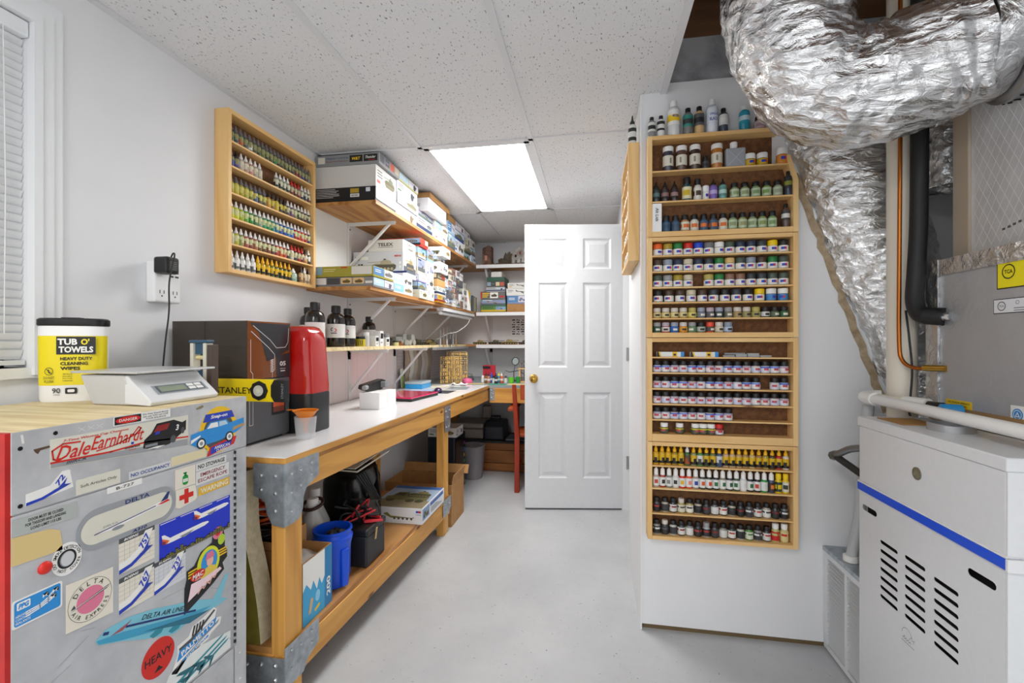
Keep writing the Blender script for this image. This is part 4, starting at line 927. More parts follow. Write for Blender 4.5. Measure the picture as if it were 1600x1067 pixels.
one('ink', 'k', '#b89aa0', '#c8b0b4', '#a88a92', .645, zt, (1.4, 1.4, .95), 'small dusty pink jar with black lid on the topmost rack')
for ob, (x, z, s_) in ((b4, (.322, zt, 0)), (b8, (.469, zt, 1))):
    rr = .0248 if not s_ else .022; b = MB(); col = mat('#1d3fa8', .5)
    def wrap(tx, zc, hg, w):
        vs_, fs, asp = text2d(tx, 0, .02); st = len(b.v); b.g.append((st, len(b.f)))
        V = [];
        for px, py in vs_:
            a = -math.pi / 2 + YAW + (px - .5) * w / rr; V.append((x + rr * math.cos(a), 1.948 + rr * math.sin(a), z + zc + (py - .5) * hg))
        b.add(V, fs, col)
    if not s_: wrap('400', .078, .011, .028)
    else: wrap('BLACK', .055, .013, .034); wrap('OPAQUE', .074, .011, .034)
    for lt in b.split('lettering', None):
        lt.parent = ob; lt.matrix_parent_inverse = (Matrix.Translation(ob.location) @ ob.rotation_euler.to_matrix().to_4x4() @ Matrix.Diagonal((*ob.scale, 1))).inverted()
z = 1.889
for k, (x, c) in enumerate(((.30, '#3a3a44'), (.352, '#5a3f33'), (.404, '#3f2c26'))): one('shaker', 'w', c, '#dcd6c6', '#8a8478', x, z, (.95, .95, .95), '%s shaker jar with white lid from door end, topmost rack first shelf' % ORD[k + 1])
one('ink', 'k', '#3a3c40', '#4a4c50', '#2a2c30', .444, z, (.8, .8, .95), 'tiny dark bottle between shaker jars in the topmost rack')
one('shaker', 'w', '#b5702e', '#dcd6c6', '#8a8478', .487, z, (.95, .95, .93), 'amber shaker jar with white lid in the topmost rack')
for k, x in enumerate((.61, .655)): one('jar', 'w', '#3a3526', '#c9a41e', '#2a2a2a', x, z, (1.1, 1.1, 1.05), '%s squat black-yellow jar from door end, topmost rack first shelf' % ORD[k + 1])
one('jar', 'w', '#d07f1c', '#d8892a', '#c8781c', .722, z, (1.05, 1.05, 1.25), 'orange pill jar with white lid in the topmost rack', 1.936)
t = thing('jerrycan_bottle', 'square clear plastic can with white cap in the topmost rack', 'bottle', (.556, 1.948, z))
MB().box(.518, .592, 1.934, 1.962, z, z + .078, mat('#c4c8cf', .25, 0, .35)).build('body', t, bev=.006)
MB().lathe([(.011, z + .078), (.011, z + .083)], WHT, 14, (.55, 1.948, 0)).lathe([(.014, z + .083), (.014, z + .1), (.012, z + .102)], WHT, 14, (.55, 1.948, 0)).build('cap', t)
fr = Fr((.518, 1.934, z), (1, 0, 0), (0, 0, 1)); m = MB(); m.stroke(fr, [(.01, .01), (.064, .068)], .004, mat('#aab0ba', .3)).stroke(fr, [(.01, .068), (.064, .01)], .004, mat('#aab0ba', .3), .0011); m.build('cross_rib', t)
z = 1.766
xs = [.2535, .288, .3245, .373, .414, .445, .474, .509, .553, .591, .631, .671, .711]
its = [('spike', 'k', '#2a3a3c', '#5a7a78', '#2a3032'), ('spike', 'k', '#3a2a2c', '#8a6a6a', '#2a2224'), ('spike', 'k', '#3a2a2e', '#9a7a7a', '#2a2226'), ('ink', 'k', '#2a4a58', '#e0d8b0', '#d0b020', (1.25, 1.25, 1.65)), ('ink', 'k', '#d8d6d0', '#dcd8ce', '#4a3a32', (1.05, 1.05, 1.5)), ('jar', 'w', '#e0dcd2', '#e4e2dc', '#99aaaa', (.7, .7, 1.2)), ('spike', 'k', '#7a62b0', '#b8a8d8', '#7a62b0'), ('spike', 'k', '#6aa8a0', '#b8d8d0', '#5a8a88')]
its += [('ink', 'k', c, '#b8c4a8', c, (1.15, 1.15, 1.08)) for c in hue('8a9a6a 8a9868 7a9a68 7a9a50 9aa08a')]
for k, (x, it) in enumerate(zip(xs, its)): one(*it[:5], x, z, it[5] if len(it) > 5 else 1., '%s-capped %s, %s from door end, topmost rack second shelf' % (CNAME[it[1]], NOUN[it[0]], ORD[k + 1]))
one('tall', 'k', '#2e3648', '#8a9038', '#2a2a30', .745, z, (.65, .65, .62), 'dark dropper bottle at duct end, topmost rack second shelf', 1.936)
z = 1.643
t = thing('card_box', 'white card box with handwriting standing in the topmost rack', 'box', (.25, 1.945, z))
MB().box(.2354, .272, 1.9245, 1.974, z + .0005, z + .115, WHT).build('carton', t, bev=.001)
fr = Fr((.272, 1.923, z), (-1, 0, 0), (0, 0, 1)); q = Fr((.2352, 1.923, z), (1, 0, 0), (0, 0, 1)); b = MB(); b.text(q.sub(.019, .07, -math.pi / 2), 0, 0, 'Alt Lids', .012, BK, .0006, .055, .2); b.split('lettering', t)
xs = [.293 + k * .0362 for k in range(12)]
for k, x in enumerate(xs):
    c = ['#2a4a68', '#3a5068', '#b8885a', '#d8d8d0', '#3a5a78', '#4a5a70', '#d8d4c8', '#8a9a70', '#9a9a68', '#8a9870', '#8a9a58', '#7a9a60'][k]
    lab = '#3f5870' if k < 6 and k not in (2, 3) else '#d8d2c0' if k < 7 else '#b8c8a8'
    one('ink', 'k', c, lab, '#d8702a' if k in (2, 3, 4, 5, 6) else c, x, z, (1.12, 1.12, 1.15), 'black-capped round bottle, %s from card box, topmost rack bottom shelf' % ORD[k + 1])
one('tall', 'k', '#5a4238', '#d8d8d4', '#3a3a3a', .74, z, (.7, .7, .62), 'brown bottle with white label at duct end, topmost rack bottom shelf')
# ---- narrow rack on the doorway wall
t = thing('paint_rack', 'pine paint rack seen edge-on beside the door', 'rack', (.17, 2.25, 1.546))
for nm, b, mt in (('side_board', (.147, .1935, 2.02, 2.038, 1.546, 2.052), PINE[2]), ('side_board', (.147, .1935, 2.44, 2.458, 1.546, 2.052), PINE[2]), ('top_board', (.147, .1935, 2.038, 2.44, 2.036, 2.052), PINE[1]), ('bottom_board', (.147, .1935, 2.038, 2.44, 1.546, 1.562), PINE[1])): MB().box(*b, mt).build(nm, t, bev=.001)
zz = [1.562, 1.66, 1.755, 1.85, 1.945]
for z in zz[1:]: MB().box(.149, .1935, 2.038, 2.44, z - .008, z, PINE[1]).build('shelf', t)
for k, z in enumerate(zz):
    row([('drop', 'w', '#6a7a9a', '#c8d0d8', '#3a6ab0')] + [('drop', 'w', '#8a8a80', '#d0d0c0', c) for c in hue('a83a2a 3a5a3a 8a6a2a 2a3a6a')], lambda f, kk, z=z: (.166, 2.06 + f * .36, z), '%s row, rack beside the door' % WN[4 - k if k else 5], 'panel corner', 'dropper bottles in the rack beside the door')
b9 = bottle('spike', 'k', '#e4e4e0', '#e0e0dc', '#2a2a2a', (.168, 2.06, 2.052), 'white nozzle bottle with black tip on the rack beside the door', None, .3, (1.15, 1.15, 1.55))
b9.location.z += .0005
if 'group' in b9: del b9['group']
# ------------------------------------------------------------ model kit boxes
KR = random.Random(5)
def vehicle(b, fr, cx, cy, w, h, kind, c1, c2, z=.0009):
    """printed picture of a model: tank, truck, gun or plane"""
    q = fr.sub(cx, cy); X = lambda v: v * w; Y = lambda v: v * h
    A, D = mat(c1, .55), mat(c2, .55)
    def pl(pts, m_, zz=0): b.flat(q, [(X(a), Y(c)) for a, c in pts], m_, z + zz)
    if kind == 'tank':
        pl([(-.5, -.05), (-.45, -.3), (-.36, -.45), (.34, -.45), (.48, -.25), (.5, -.02), (.42, .08), (-.38, .08)], D)
        pl([(-.42, .06), (.44, .06), (.4, .14), (-.3, .14)], A, .0002)
        pl([(-.12, .14), (-.08, .34), (.18, .38), (.3, .3), (.32, .14)], A, .0003); pl([(-.1, .24), (-.6, .2), (-.6, .25), (-.1, .3)], A, .0004); pl([(.0, .38), (.02, .48), (.1, .48), (.12, .38)], D, .0004)
        for k in range(6): b.disc(q, X(-.34 + k * .135), Y(-.26), X(.055), X(.055), A, z + .0005, 10)
    elif kind == 'truck':
        pl([(-.5, -.25), (-.5, .0), (-.4, .05), (-.34, .32), (-.08, .34), (-.05, .05), (.48, .08), (.5, -.25)], A); pl([(-.36, .06), (-.31, .27), (-.14, .28), (-.13, .06)], D, .0002)
        for a in (-.34, .12, .34): b.disc(q, X(a), Y(-.28), X(.1), X(.1), D, z + .0004, 12)
    elif kind == 'gun':
        pl([(-.5, .3), (.2, .02), (.22, .1), (-.48, .38)], A); pl([(.05, -.1), (.3, .2), (.4, .0), (.2, -.3)], D, .0002); pl([(.2, -.2), (.5, -.42), (.48, -.46), (.1, -.28)], A, .0003)
        b.disc(q, X(.12), Y(-.22), X(.15), X(.15), D, z + .0004, 12)
    else:
        pl([(-.5, .1), (-.3, .2), (.2, .1), (.5, .0), (.2, -.06), (-.3, -.02)], A); pl([(-.1, .06), (.2, -.4), (.32, -.4), (.12, .06)], D, .0002); pl([(-.42, .16), (-.5, .42), (-.4, .42), (-.28, .18)], D, .0002)
def art(b, fr, w, h, style, base, seed):
    r = random.Random(seed); sk = mat(r.choice(['#a9c6dc', '#c9d6e2', '#7ea4c8', '#d9cfb8', '#8a94b8', '#b9bfb2']), .5)
    dk = r.choice(['#3a4030', '#56503a', '#4a4a50', '#5f5a70', '#6a5a38', '#2f3a44']); lt = r.choice(['#7f8260', '#9a8a5a', '#8a8fb0', '#a89a70', '#6f7a58', '#8c8c90'])
    e = min(w, h) * .06; kd = r.choice(['tank', 'tank', 'truck', 'gun', 'plane'])
    if style == 'plain':
        pass
    elif style == 'scene':       # full-bleed picture
        b.rect(fr, e, e, w - e, h - e, sk, .0004); b.rect(fr, e, e, w - e, h * .34, mat(r.choice(['#8a7a58', '#6f7a5a', '#a8946a', '#5a6068']), .6), .0006)
        vehicle(b, fr, w * .52, h * .46, w * .6, h * .62, kd, lt, dk); b.rect(fr, w * .06, h * .8, w * .45, h * .9, mat(r.choice(['#20304a', '#8a1f1c', '#f2f2ee']), .5), .0008)
    elif style == 'white':       # white box side with a model shot and text
        vehicle(b, fr, w * .66, h * .46, w * .5, h * .7, kd, lt, dk, .0005)
        for k in range(3): b.rect(fr, w * .07, h * (.72 - k * .15), w * (.26 + .08 * r.random()), h * (.77 - k * .15), mat('#4a4c55', .6), .0005)
        if r.random() < .6: b.rect(fr, w * .05, h * .08, w * .2, h * .24, mat(r.choice(['#c8281f', '#2148a0', '#e0b020', '#2a7a3a']), .5), .0005)
    elif style == 'split':       # blue-sky half, picture half
        b.rect(fr, e, e, w * .5, h - e, mat(r.choice(['#8fc4dc', '#4f86bc', '#b8d6e6']), .5), .0004); b.rect(fr, w * .53, e, w - e, h - e, mat('#dcd9e4', .5), .0004)
        vehicle(b, fr, w * .75, h * .48, w * .4, h * .6, kd, lt, dk)
        for k in range(2): b.rect(fr, w * .08, h * (.6 - k * .2), w * .36, h * (.68 - k * .2), WH, .0008)
    elif style == 'stripe':
        b.rect(fr, 0, 0, w, h * .3, mat(r.choice(['#23345a', '#20242a', '#8c2a20', '#d8b01e']), .5), .0004)
        b.rect(fr, w * .6, h * .3, w - e, h - e, sk, .0004); vehicle(b, fr, w * .78, h * .6, w * .3, h * .5, kd, lt, dk)
        for k in range(2): b.rect(fr, w * .06, h * (.75 - k * .2), w * .5, h * (.83 - k * .2), mat('#3a3c44', .6), .0005)
    elif style == 'pics':
        for k in range(4): b.rect(fr, w * (.04 + k * .24), h * .12, w * (.24 + k * .24), h * .88, mat(r.choice(['#b9b09a', '#5a5f66', '#8fa8bc', '#d8c9a0', '#3c4048', '#c4553a']), .5), .0004)
        vehicle(b, fr, w * .38, h * .5, w * .16, h * .5, kd, lt, dk)
DESC = dict(plain='plain', scene='picture-printed', white='white-sided', split='sky-blue printed', stripe='striped', pics='photo-printed')
def kit(x0, x1, y0, y1, z0, z1, base, label, faces=('X', 'Y'), style='white', style2=None, seed=None, group=None, cat='box', lid=True, name='kit_box'):
    seed = seed if seed is not None else KR.randrange(10 ** 6); bmx = base if not isinstance(base, str) else mat(base, .5)
    g = .0007; t = thing(name, label, cat, ((x0 + x1) / 2, (y0 + y1) / 2, z0), group=group)
    MB().box(x0 + .001, x1 - .001, y0 + .001, y1 - .001, z0 + g, z1 - .012, bmx).build('tray', t)
    MB().box(x0, x1, y0, y1, z0 + (z1 - z0) * .14, z1 - g, bmx).build('lid', t, bev=.0012)
    b = MB(); zb = z0 + (z1 - z0) * .14; h = z1 - g - zb
    if 'X' in faces: art(b, Fr((x1, y0, zb), (0, 1, 0), (0, 0, 1)), y1 - y0, h, style, base, seed)
    if 'Y' in faces: art(b, Fr((x0, y0, zb), (1, 0, 0), (0, 0, 1)), x1 - x0, h, style2 or style, base, seed + 1)
    if b.f: b.build('box_print', t)
    return t
def stack(ix, x1, y0, y1, z0, spec, shelfname, group, dep=.26, count=None):
    """spec: list of (top z, base colour, style[, x offset]) from bottom up"""
    z = z0
    for k, sp in enumerate(spec):
        zt_, base, style = sp[:3]; dx = sp[3] if len(sp) > 3 else KR.uniform(-.012, .004); dy = KR.uniform(0, .008)
        zt_ = min(zt_, 2.218)
        nm = 'kit box' if style != 'plain' else 'plain box'
        kit(max(-1.495, x1 + dx - dep), x1 + dx, y0 + .002 + dy, y1 - .002, z, zt_, base, '%s %s, %s from bottom, %s stack from paint rack, %s' % (DESC[style], nm, ORD[k + 1], ORD[ix], shelfname), style=style, group=group)
        z = zt_
G1, G2 = 'kit boxes on the topmost shelf', 'kit boxes on the middle shelf'
U = 'topmost shelf'; z = SH1
W_, BLU, NV = '#eceaea', '#2c4f9a', '#1d2c50'
# first stack: three big boxes at the near end of the topmost shelf, built one by one
kit(-1.495, -1.14, 2.268, 2.525, SH1, 2.03, '#1a1a1c', 'black kit box with white print at rack end of topmost shelf', style='white', style2='plain', group=G1)
kit(-1.495, -1.14, 2.272, 2.527, 2.03, 2.148, '#d9d7d3', 'big plain pale grey box resting on the black kit box', style='white', style2='plain', seed=3, group=G1)
t = kit(-1.49, -1.12, 2.27, 2.53, 2.148, 2.208, '#8f9193', 'flat grey kit box with black logo panels, top of first stack', style='pics', style2='plain', seed=9, group=G1)
fr = Fr((-1.49, 2.27, 2.158), (1, 0, 0), (0, 0, 1)); b = MB()
b.rect(fr, .015, .006, .055, .04, CREAM).rect(fr, .20, .006, .275, .042, BK).rect(fr, .282, .006, .36, .042, BK); b.build('box_print', t)
b = MB(); b.text(fr, .128, .031, "Wingspan's Technology", .010, NAVY, .0009, .13).text(fr, .128, .014, 'King & West Publication', .009, mat('#7a2420', .5), .0009, .13).text(fr, .238, .024, 'W&T', .016, YEL, .0012, .05, .2, .03).text(fr, .321, .027, 'Thunder', .014, WH, .0012, .06, .3, .02).text(fr, .33, .012, 'MODEL', .006, RED, .0012, .04); b.split('lettering', t)
fr = Fr((-1.495, 2.268, SH1 + .011), (1, 0, 0), (0, 0, 1)); b = MB(); b.bars(fr, .01, .056, .16, 6, .0085, .003, mat('#c9c9c9', .5), .0006, 3).rect(fr, .21, .034, .26, .058, mat('#b5962a', .5)).rect(fr, .21, .012, .262, .03, WH)
for k in range(9): b.rect(fr, .216 + k * .0046, .015, .2182 + k * .0046, .026, BK, .001)
b.flat(fr, rrect(.30, .038, .325, .06, .003), mat('#dfe6ee', .4)); b.build('box_print', bpy.data.objects['kit_box'])
fr = Fr((-1.14, 2.268, SH1 + .011), (0, 1, 0), (0, 0, 1)); b = MB(); b.rect(fr, .004, .002, .25, .064, mat('#dfe0e4', .5), .0012); b.bars(fr, .04, .05, .18, 5, .009, .003, GRY, .0016, 5); b.build('box_print', bpy.data.objects['kit_box'])
stack(2, -1.14, 2.535, 2.865, SH1, [(2.025, '#e6e4ec', 'white'), (2.09, '#e8e6ee', 'white'), (2.165, '#e6e2ee', 'white'), (2.216, '#c9c68a', 'split')], U, G1)
stack(3, -1.14, 2.872, 3.165, SH1, [(2.045, '#e8e8e8', 'stripe'), (2.085, '#3a5a74', 'scene')], U, G1)
kit(-1.40, -1.10, 2.955, 3.335, 2.087, 2.178, '#f1f0f2', 'long white box with small red-blue logo, kraft box on it', style='plain', style2='plain', group=G1)
t = bpy.data.objects['kit_box.%03d' % (len([o for o in bpy.data.objects if o.name.startswith('kit_box')]) - 1)]
fr = Fr((-1.40, 2.955, 2.10), (1, 0, 0), (0, 0, 1)); b = MB(); b.rect(fr, .14, .048, .22, .064, RED).rect(fr, .14, .048, .18, .056, BLUE, .0008)
for k in range(3): b.rect(fr, .12, .02 + k * .008, .24, .023 + k * .008, GRY)
b.build('box_print', t)
kit(-1.42, -1.09, 2.96, 3.39, 2.178, 2.215, KRAFT, 'flat kraft cardboard box topping the long white box', style='plain', group=G1)
stack(4, -1.135, 3.17, 3.478, SH1, [(2.02, '#e8e6d8', 'white'), (2.084, '#e6dfae', 'split')], U, G1, .2)
stack(5, -1.135, 3.484, 3.68, SH1, [(2.072, '#56606a', 'scene'), (2.165, '#a8c8e0', 'split'), (2.215, '#b98c58', 'plain')], U, G1)
stack(6, -1.135, 3.685, 3.972, SH1, [(2.07, '#e4e6ee', 'white'), (2.15, '#2348a8', 'scene'), (2.213, '#efedf0', 'white')], U, G1)
stack(7, -1.135, 3.978, 4.17, SH1, [(2.01, '#5a7a50', 'scene'), (2.08, '#3a4a3a', 'scene'), (2.15, '#c8c4bc', 'pics'), (2.21, '#e8e6ea', 'white')], U, G1)
stack(8, -1.135, 4.175, 4.345, SH1, [(2.02, '#c8d4e0', 'split'), (2.09, '#4a3a70', 'scene'), (2.17, '#e4e0dc', 'white')], U, G1)
# middle shelf
Mn = 'middle shelf'
t = kit(-1.47, -1.13, 2.225, 2.47, SH2, 1.541, '#8f9092', 'grey kit box with two round-edged photos, foremost on middle shelf', style='split', style2='plain', seed=21, group=G2)
fr = Fr((-1.47, 2.225, SH2 + .008), (1, 0, 0), (0, 0, 1)); b = MB(); b.rect(fr, .01, .006, .07, .04, WH).rect(fr, .075, .006, .15, .04, DG)
for a in (.155, .225): b.flat(fr, rrect(a, .008, a + .063, .04, .008), mat('#e6c890', .5)); vehicle(b, fr, a + .032, .023, .045, .022, 'tank', '#8a6a34', '#5a4a2c')
b.rect(fr, .295, .01, .335, .022, WH).rect(fr, .3, .028, .33, .038, GRY); b.build('box_print', t)
t = kit(-1.498, -1.125, 2.215, 2.455, 1.541, 1.597, '#a8a13c', 'olive green kit box with blue end, resting on grey kit box', style='split', style2='plain', seed=33, group=G2)
fr = Fr((-1.498, 2.215, 1.549), (1, 0, 0), (0, 0, 1)); b = MB(); b.rect(fr, .004, .004, .082, .044, mat('#7fa9c4', .5)).rect(fr, .25, .003, .365, .045, mat('#e4e2da', .5)).rect(fr, .09, .03, .16, .034, mat('#d8d49a', .5)).rect(fr, .09, .02, .15, .024, mat('#d8d49a', .5)).rect(fr, .19, .037, .225, .043, RED); b.build('box_print', t)
stack(2, -1.135, 2.495, 2.785, SH2, [(1.546, '#dfe6ec', 'split'), (1.60, '#dfe6ec', 'split')], Mn, G2, .16)
t = kit(-1.478, -1.148, 2.645, 2.855, 1.601, 1.757, '#d3d6dc', 'large grey kit box printed with a tank, below the lettered box', style='scene', style2='plain', seed=41, group=G2)
fr = Fr((-1.478, 2.645, 1.622), (1, 0, 0), (0, 0, 1)); b = MB(); vehicle(b, fr, .20, .048, .17, .085, 'tank', '#b4ab90', '#5c574a'); b.rect(fr, .012, .082, .04, .105, mat('#b08a2a', .5)).rect(fr, 0, 0, .353, .012, NAVY, .0004).rect(fr, .05, .085, .1, .105, WH)
for k in range(6): b.rect(fr, .015 + (k % 3) * .018, .03 + (k // 3) * .02, .028 + (k % 3) * .018, .04 + (k // 3) * .02, (WH, DG, BK)[k % 3])
b.rect(fr, .305, .03, .317, .045, WH).rect(fr, .305, .055, .317, .07, WH); b.build('box_print', t)
b = MB(); b.text(fr, .296, .105, 'MENG', .011, RED, .0009, .045, .1, .03); b.split('lettering', t)
t = kit(-1.38, -1.15, 2.648, 2.85, 1.757, 1.83, '#e3e1dc', 'white lettered box with handwriting on its side, on tank box', style='plain', style2='plain', group=G2)
fr = Fr((-1.38, 2.648, 1.767), (1, 0, 0), (0, 0, 1)); b = MB(); b.text(fr, .115, .032, 'TELEX', .020, BK, .0009, .1, 0, .02); fx = Fr((-1.15, 2.648, 1.767), (0, 1, 0), (0, 0, 1)); b.text(fx, .1, .045, 'East', .018, BK, .0009, .08, .3).text(fx, .11, .018, 'Details', .018, BK, .0009, .1, .3); b.split('lettering', t)
b = MB(); b.rect(fr, .065, .014, .165, .016, BK); b.build('box_print', t)
stack(3, -1.13, 2.86, 3.005, SH2, [(1.546, '#d8dccc', 'white'), (1.60, '#3f4f74', 'scene'), (1.648, '#b0a8d8', 'split'), (1.76, '#e0d4bc', 'scene')], Mn, G2)
t = kit(-1.42, -1.12, 2.86, 3.0, 1.83, 1.885, '#d63a1c', 'orange-red kit box with a black and yellow lower band', style='stripe', style2='stripe', seed=12, group=G2)
kit(-1.40, -1.135, 2.862, 3.0, 1.76, 1.83, '#b8bcc8', 'pale grey kit box with blue picture under orange-red box', style='scene', group=G2)
stack(4, -1.13, 3.01, 3.155, SH2, [(1.574, '#e6e4e2', 'white'), (1.65, '#e9e7ea', 'white'), (1.762, '#e4e0e4', 'white'), (1.845, '#8ab4cc', 'scene')], Mn, G2)
stack(5, -1.11, 3.165, 3.345, SH2, [(1.542, '#e0a91e', 'stripe', 0), (1.602, '#e8e0d4', 'stripe', 0), (1.655, '#c49a62', 'plain', 0), (1.70, '#5a564e', 'pics'), (1.78, '#eceaea', 'white', .02), (1.82, '#6a6a6c', 'scene'), (1.89, '#efeeec', 'white', .04)], Mn, G2)
def small(ix, y0, y1, n, ztop, x1=-1.13):
    zz_ = [SH2 + (ztop - SH2) * (i + 1) / n for i in range(n)]
    stack(ix, x1, y0, y1, SH2, [(zz_[i], KR.choice(['#e4e2e0', '#dcdcdc', '#8c6a5a', '#d0ccc4', '#5f6068', '#e8e6e6', '#b8c0c8']), KR.choice(['white', 'white', 'pics', 'scene'])) for i in range(n)], Mn, G2, .2)
small(6, 3.352, 3.46, 7, 1.70); small(7, 3.464, 3.57, 6, 1.78, -1.12); small(8, 3.575, 3.69, 6, 1.80); small(9, 3.694, 3.80, 5, 1.80); small(10, 3.805, 3.91, 5, 1.79); small(11, 3.914, 4.02, 4, 1.72)
# leaning sheet, yellow bag, standing books at the shelf corner
t = thing('leaning_sheet', 'blank white sheet leaning on middle shelf beside yellow bag', 'sheet', (-1.18, 4.12, SH2))
MB().obox((-1.19, 4.05, SH2 + .001), (.06, .11, 0), (-.0015, .001, 0), (-.03, -.0, .19), WHT).build('sheet', t)
m = MB(); rr_ = random.Random(3); P_ = []
m.lathe([(.02, 0), (.05, .01), (.055, .08), (.045, .13), (.055, .17), (.03, .2), (.01, .21)], mat('#e6c313', .35), 12, (-1.2, 4.24, SH2 + .001), sx=.8)
for i, v in enumerate(m.v): m.v[i] = (v[0] + .008 * noise.noise((v[0] * 40, v[1] * 40, v[2] * 40)), v[1] + .01 * noise.noise((v[0] * 35, v[2] * 40, 3)), v[2])
tag(m.build('plastic_bag', smooth=60), 'crumpled yellow plastic bag standing at the middle shelf corner', 'bag')
for k, c in enumerate(('#2f4a5c', '#6b6d6a', '#8a8674')):
    MB_ = MB().box(-1.168 + k * .016, -1.155 + k * .016, 4.30, 4.355, SH2 + .0006, SH2 + .16 - k * .01, mat(c, .5)); tag(MB_.build('standing_book', bev=.001), ('thin blue-grey', 'thin grey', 'thin khaki')[k] + ' book standing at corner of the middle shelf', 'book', 'books at the shelf corner')
# back shelves
G3 = 'kit boxes on the back wall shelf'
def bk(x0, x1, z0, z1, base, label, style, seed): return kit(x0, x1, 4.40, 4.64, z0, z1, base, label, faces=('Y',), style=style, seed=seed, group=G3)
K = [1.488, 1.537, 1.618, 1.692, 1.734, 1.834, 1.885]
bk(-1.092, -.842, K[0], K[1] + .01, '#5a8a3c', 'green and yellow kit box at the bottom of back shelf stack', 'stripe', 51)
bk(-1.09, -.845, K[1] + .01, K[2] - .005, '#3a6a50', 'dark green kit box with green tank picture, back shelf stack', 'scene', 52)
t = bk(-1.096, -.85, K[2] - .005, K[3], '#6a6866', 'grey kit box with yellow print and white tank panel', 'plain', 53)
fr = Fr((-1.096, 4.40, K[2] + .005), (1, 0, 0), (0, 0, 1)); b = MB(); b.rect(fr, .095, .004, .175, .06, WH).rect(fr, .19, .01, .235, .025, RED).rect(fr, 0, 0, .012, .065, RED); vehicle(b, fr, .135, .032, .06, .035, 'tank', '#6a6038', '#3c3a28')
for k in range(3): b.rect(fr, .018, .012 + k * .017, .07 + .01 * k, .022 + k * .017, YEL)
b.build('box_print', t)
bk(-1.04, -.852, K[3], K[4], '#c8ccd0', 'thin white and red kit box in back shelf stack', 'stripe', 58)
bk(-1.038, -.855, K[4], 1.79, '#55544f', 'dark kit box with white panel in back shelf stack', 'pics', 55)
bk(-1.036, -.857, 1.79, K[5], '#2f5a48', 'dark green kit box near top of back shelf stack', 'plain', 56)
bk(-.99, -.885, K[5], K[6], '#dcdad4', 'small white box topping the back shelf stack', 'plain', 57)
bk(-.832, -.62, 1.488, 1.568, KRAFT, 'kraft box at the bottom beside the green kit boxes', 'plain', 61)
bk(-.83, -.62, 1.568, 1.648, '#7f90bc', 'blue and pink kit box on the kraft box', 'split', 62)
bk(-.838, -.62, 1.648, 1.717, '#e6e6e2', 'white kit box with blue vehicle print, back shelf', 'white', 63)
bk(-.825, -.62, 1.717, 1.772, '#e2e0d8', 'white kit box with brown vehicle print, topmost of its stack', 'white', 67)
# ruined building models on the highest back shelf
RUB = speckle('rubble', '#6e6252', '#3c342b', 30, .3, .7, .9, 40, .5); PLST = speckle('ruin_plaster', '#c9c6bf', '#8c857a', 14, .35, .65, .9)
t = thing('ruined_tower_model', 'brown ruined tower model on the highest back shelf', 'model', (-1.03, 4.48, SH1))
m = MB(); BRK = speckle('ruin_brick', '#8c6a58', '#4c3a34', 26, .3, .7, .9)
m.box(-1.085, -1.0, 4.42, 4.426, SH1 + .001, SH1 + .16, BRK).box(-1.0, -.994, 4.42, 4.52, SH1 + .001, SH1 + .19, BRK).box(-1.085, -1.079, 4.426, 4.52, SH1 + .001, SH1 + .13, BRK); m.build('wall', t)
fr = Fr((-1.085, 4.42, SH1), (1, 0, 0), (0, 0, 1)); MB().prism([(0, .16), (.085, .16), (.085, .19), (.06, .2), (.035, .185), (.01, .178)], fr, -.006, 0, BRK).build('broken_top', t)
MB().rect(fr, .025, .05, .05, .1, mat('#c98f7a', .8)).build('doorway', t)
t = thing('ruined_house_model', 'ruined white house diorama on the highest back shelf', 'model', (-.78, 4.48, SH1))
m = MB(); g_ = 22; V = []
for j in range(8):
    for i in range(g_):
        x = -.98 + i * .0155; y = 4.40 + j * .02; V.append((x, y, SH1 + .012 + .02 * abs(noise.noise((x * 40, y * 40, 2)))))
n0 = len(V); V += [(x, y, SH1 + .001) for x, y, z in V]; Q = [(j * g_ + i, j * g_ + i + 1, (j + 1) * g_ + i + 1, (j + 1) * g_ + i) for j in range(7) for i in range(g_ - 1)]
rim = [i for i in range(g_)] + [j * g_ + g_ - 1 for j in range(1, 8)] + [7 * g_ + i for i in range(g_ - 2, -1, -1)] + [j * g_ for j in range(6, 0, -1)]
m.add(V, Q + [tuple(n0 + k for k in reversed(f)) for f in Q] + [(rim[k], n0 + rim[k], n0 + rim[(k + 1) % len(rim)], rim[(k + 1) % len(rim)]) for k in range(len(rim))], RUB); m.build('rubble_base', t)
fr = Fr((-.79, 4.43, SH1 + .01), (1, 0, 0), (0, 0, 1))
MB().prism([(0, 0), (.03, 0), (.03, .04), (.055, .04), (.055, 0), (.085, 0), (.085, .05), (.1, .05), (.1, 0), (.13, 0), (.13, .11), (.1, .15), (.075, .17), (.05, .14), (.03, .15), (.02, .1), (0, .09)], fr, -.008, 0, PLST).build('front_wall', t)
MB().rect(fr, .03, .065, .05, .09, DARK, .0008).build('window_gap', t)
MB().rect(fr, .075, .09, .092, .12, mat('#8a3f34', .8), .0008).build('brick_patch', t)
m = MB(); fr2 = Fr((-.93, 4.45, SH1 + .01), (1, 0, 0), (0, 0, 1)); m.prism([(0, 0), (.14, 0), (.14, .11), (.125, .1), (.12, .125), (.1, .12), (.09, .1), (.075, .12), (.06, .09), (.05, .06), (.03, .065), (0, .05)], fr2, -.01, 0, RUB); m.build('broken_wall', t)
# ------------------------------------------------------------ on the cart
def prism_z(pts, z0, z1, m_, b=None):
    b = b or MB(); return b.prism(pts, Fr((0, 0, 0), (1, 0, 0), (0, 1, 0)), z0, z1, m_)
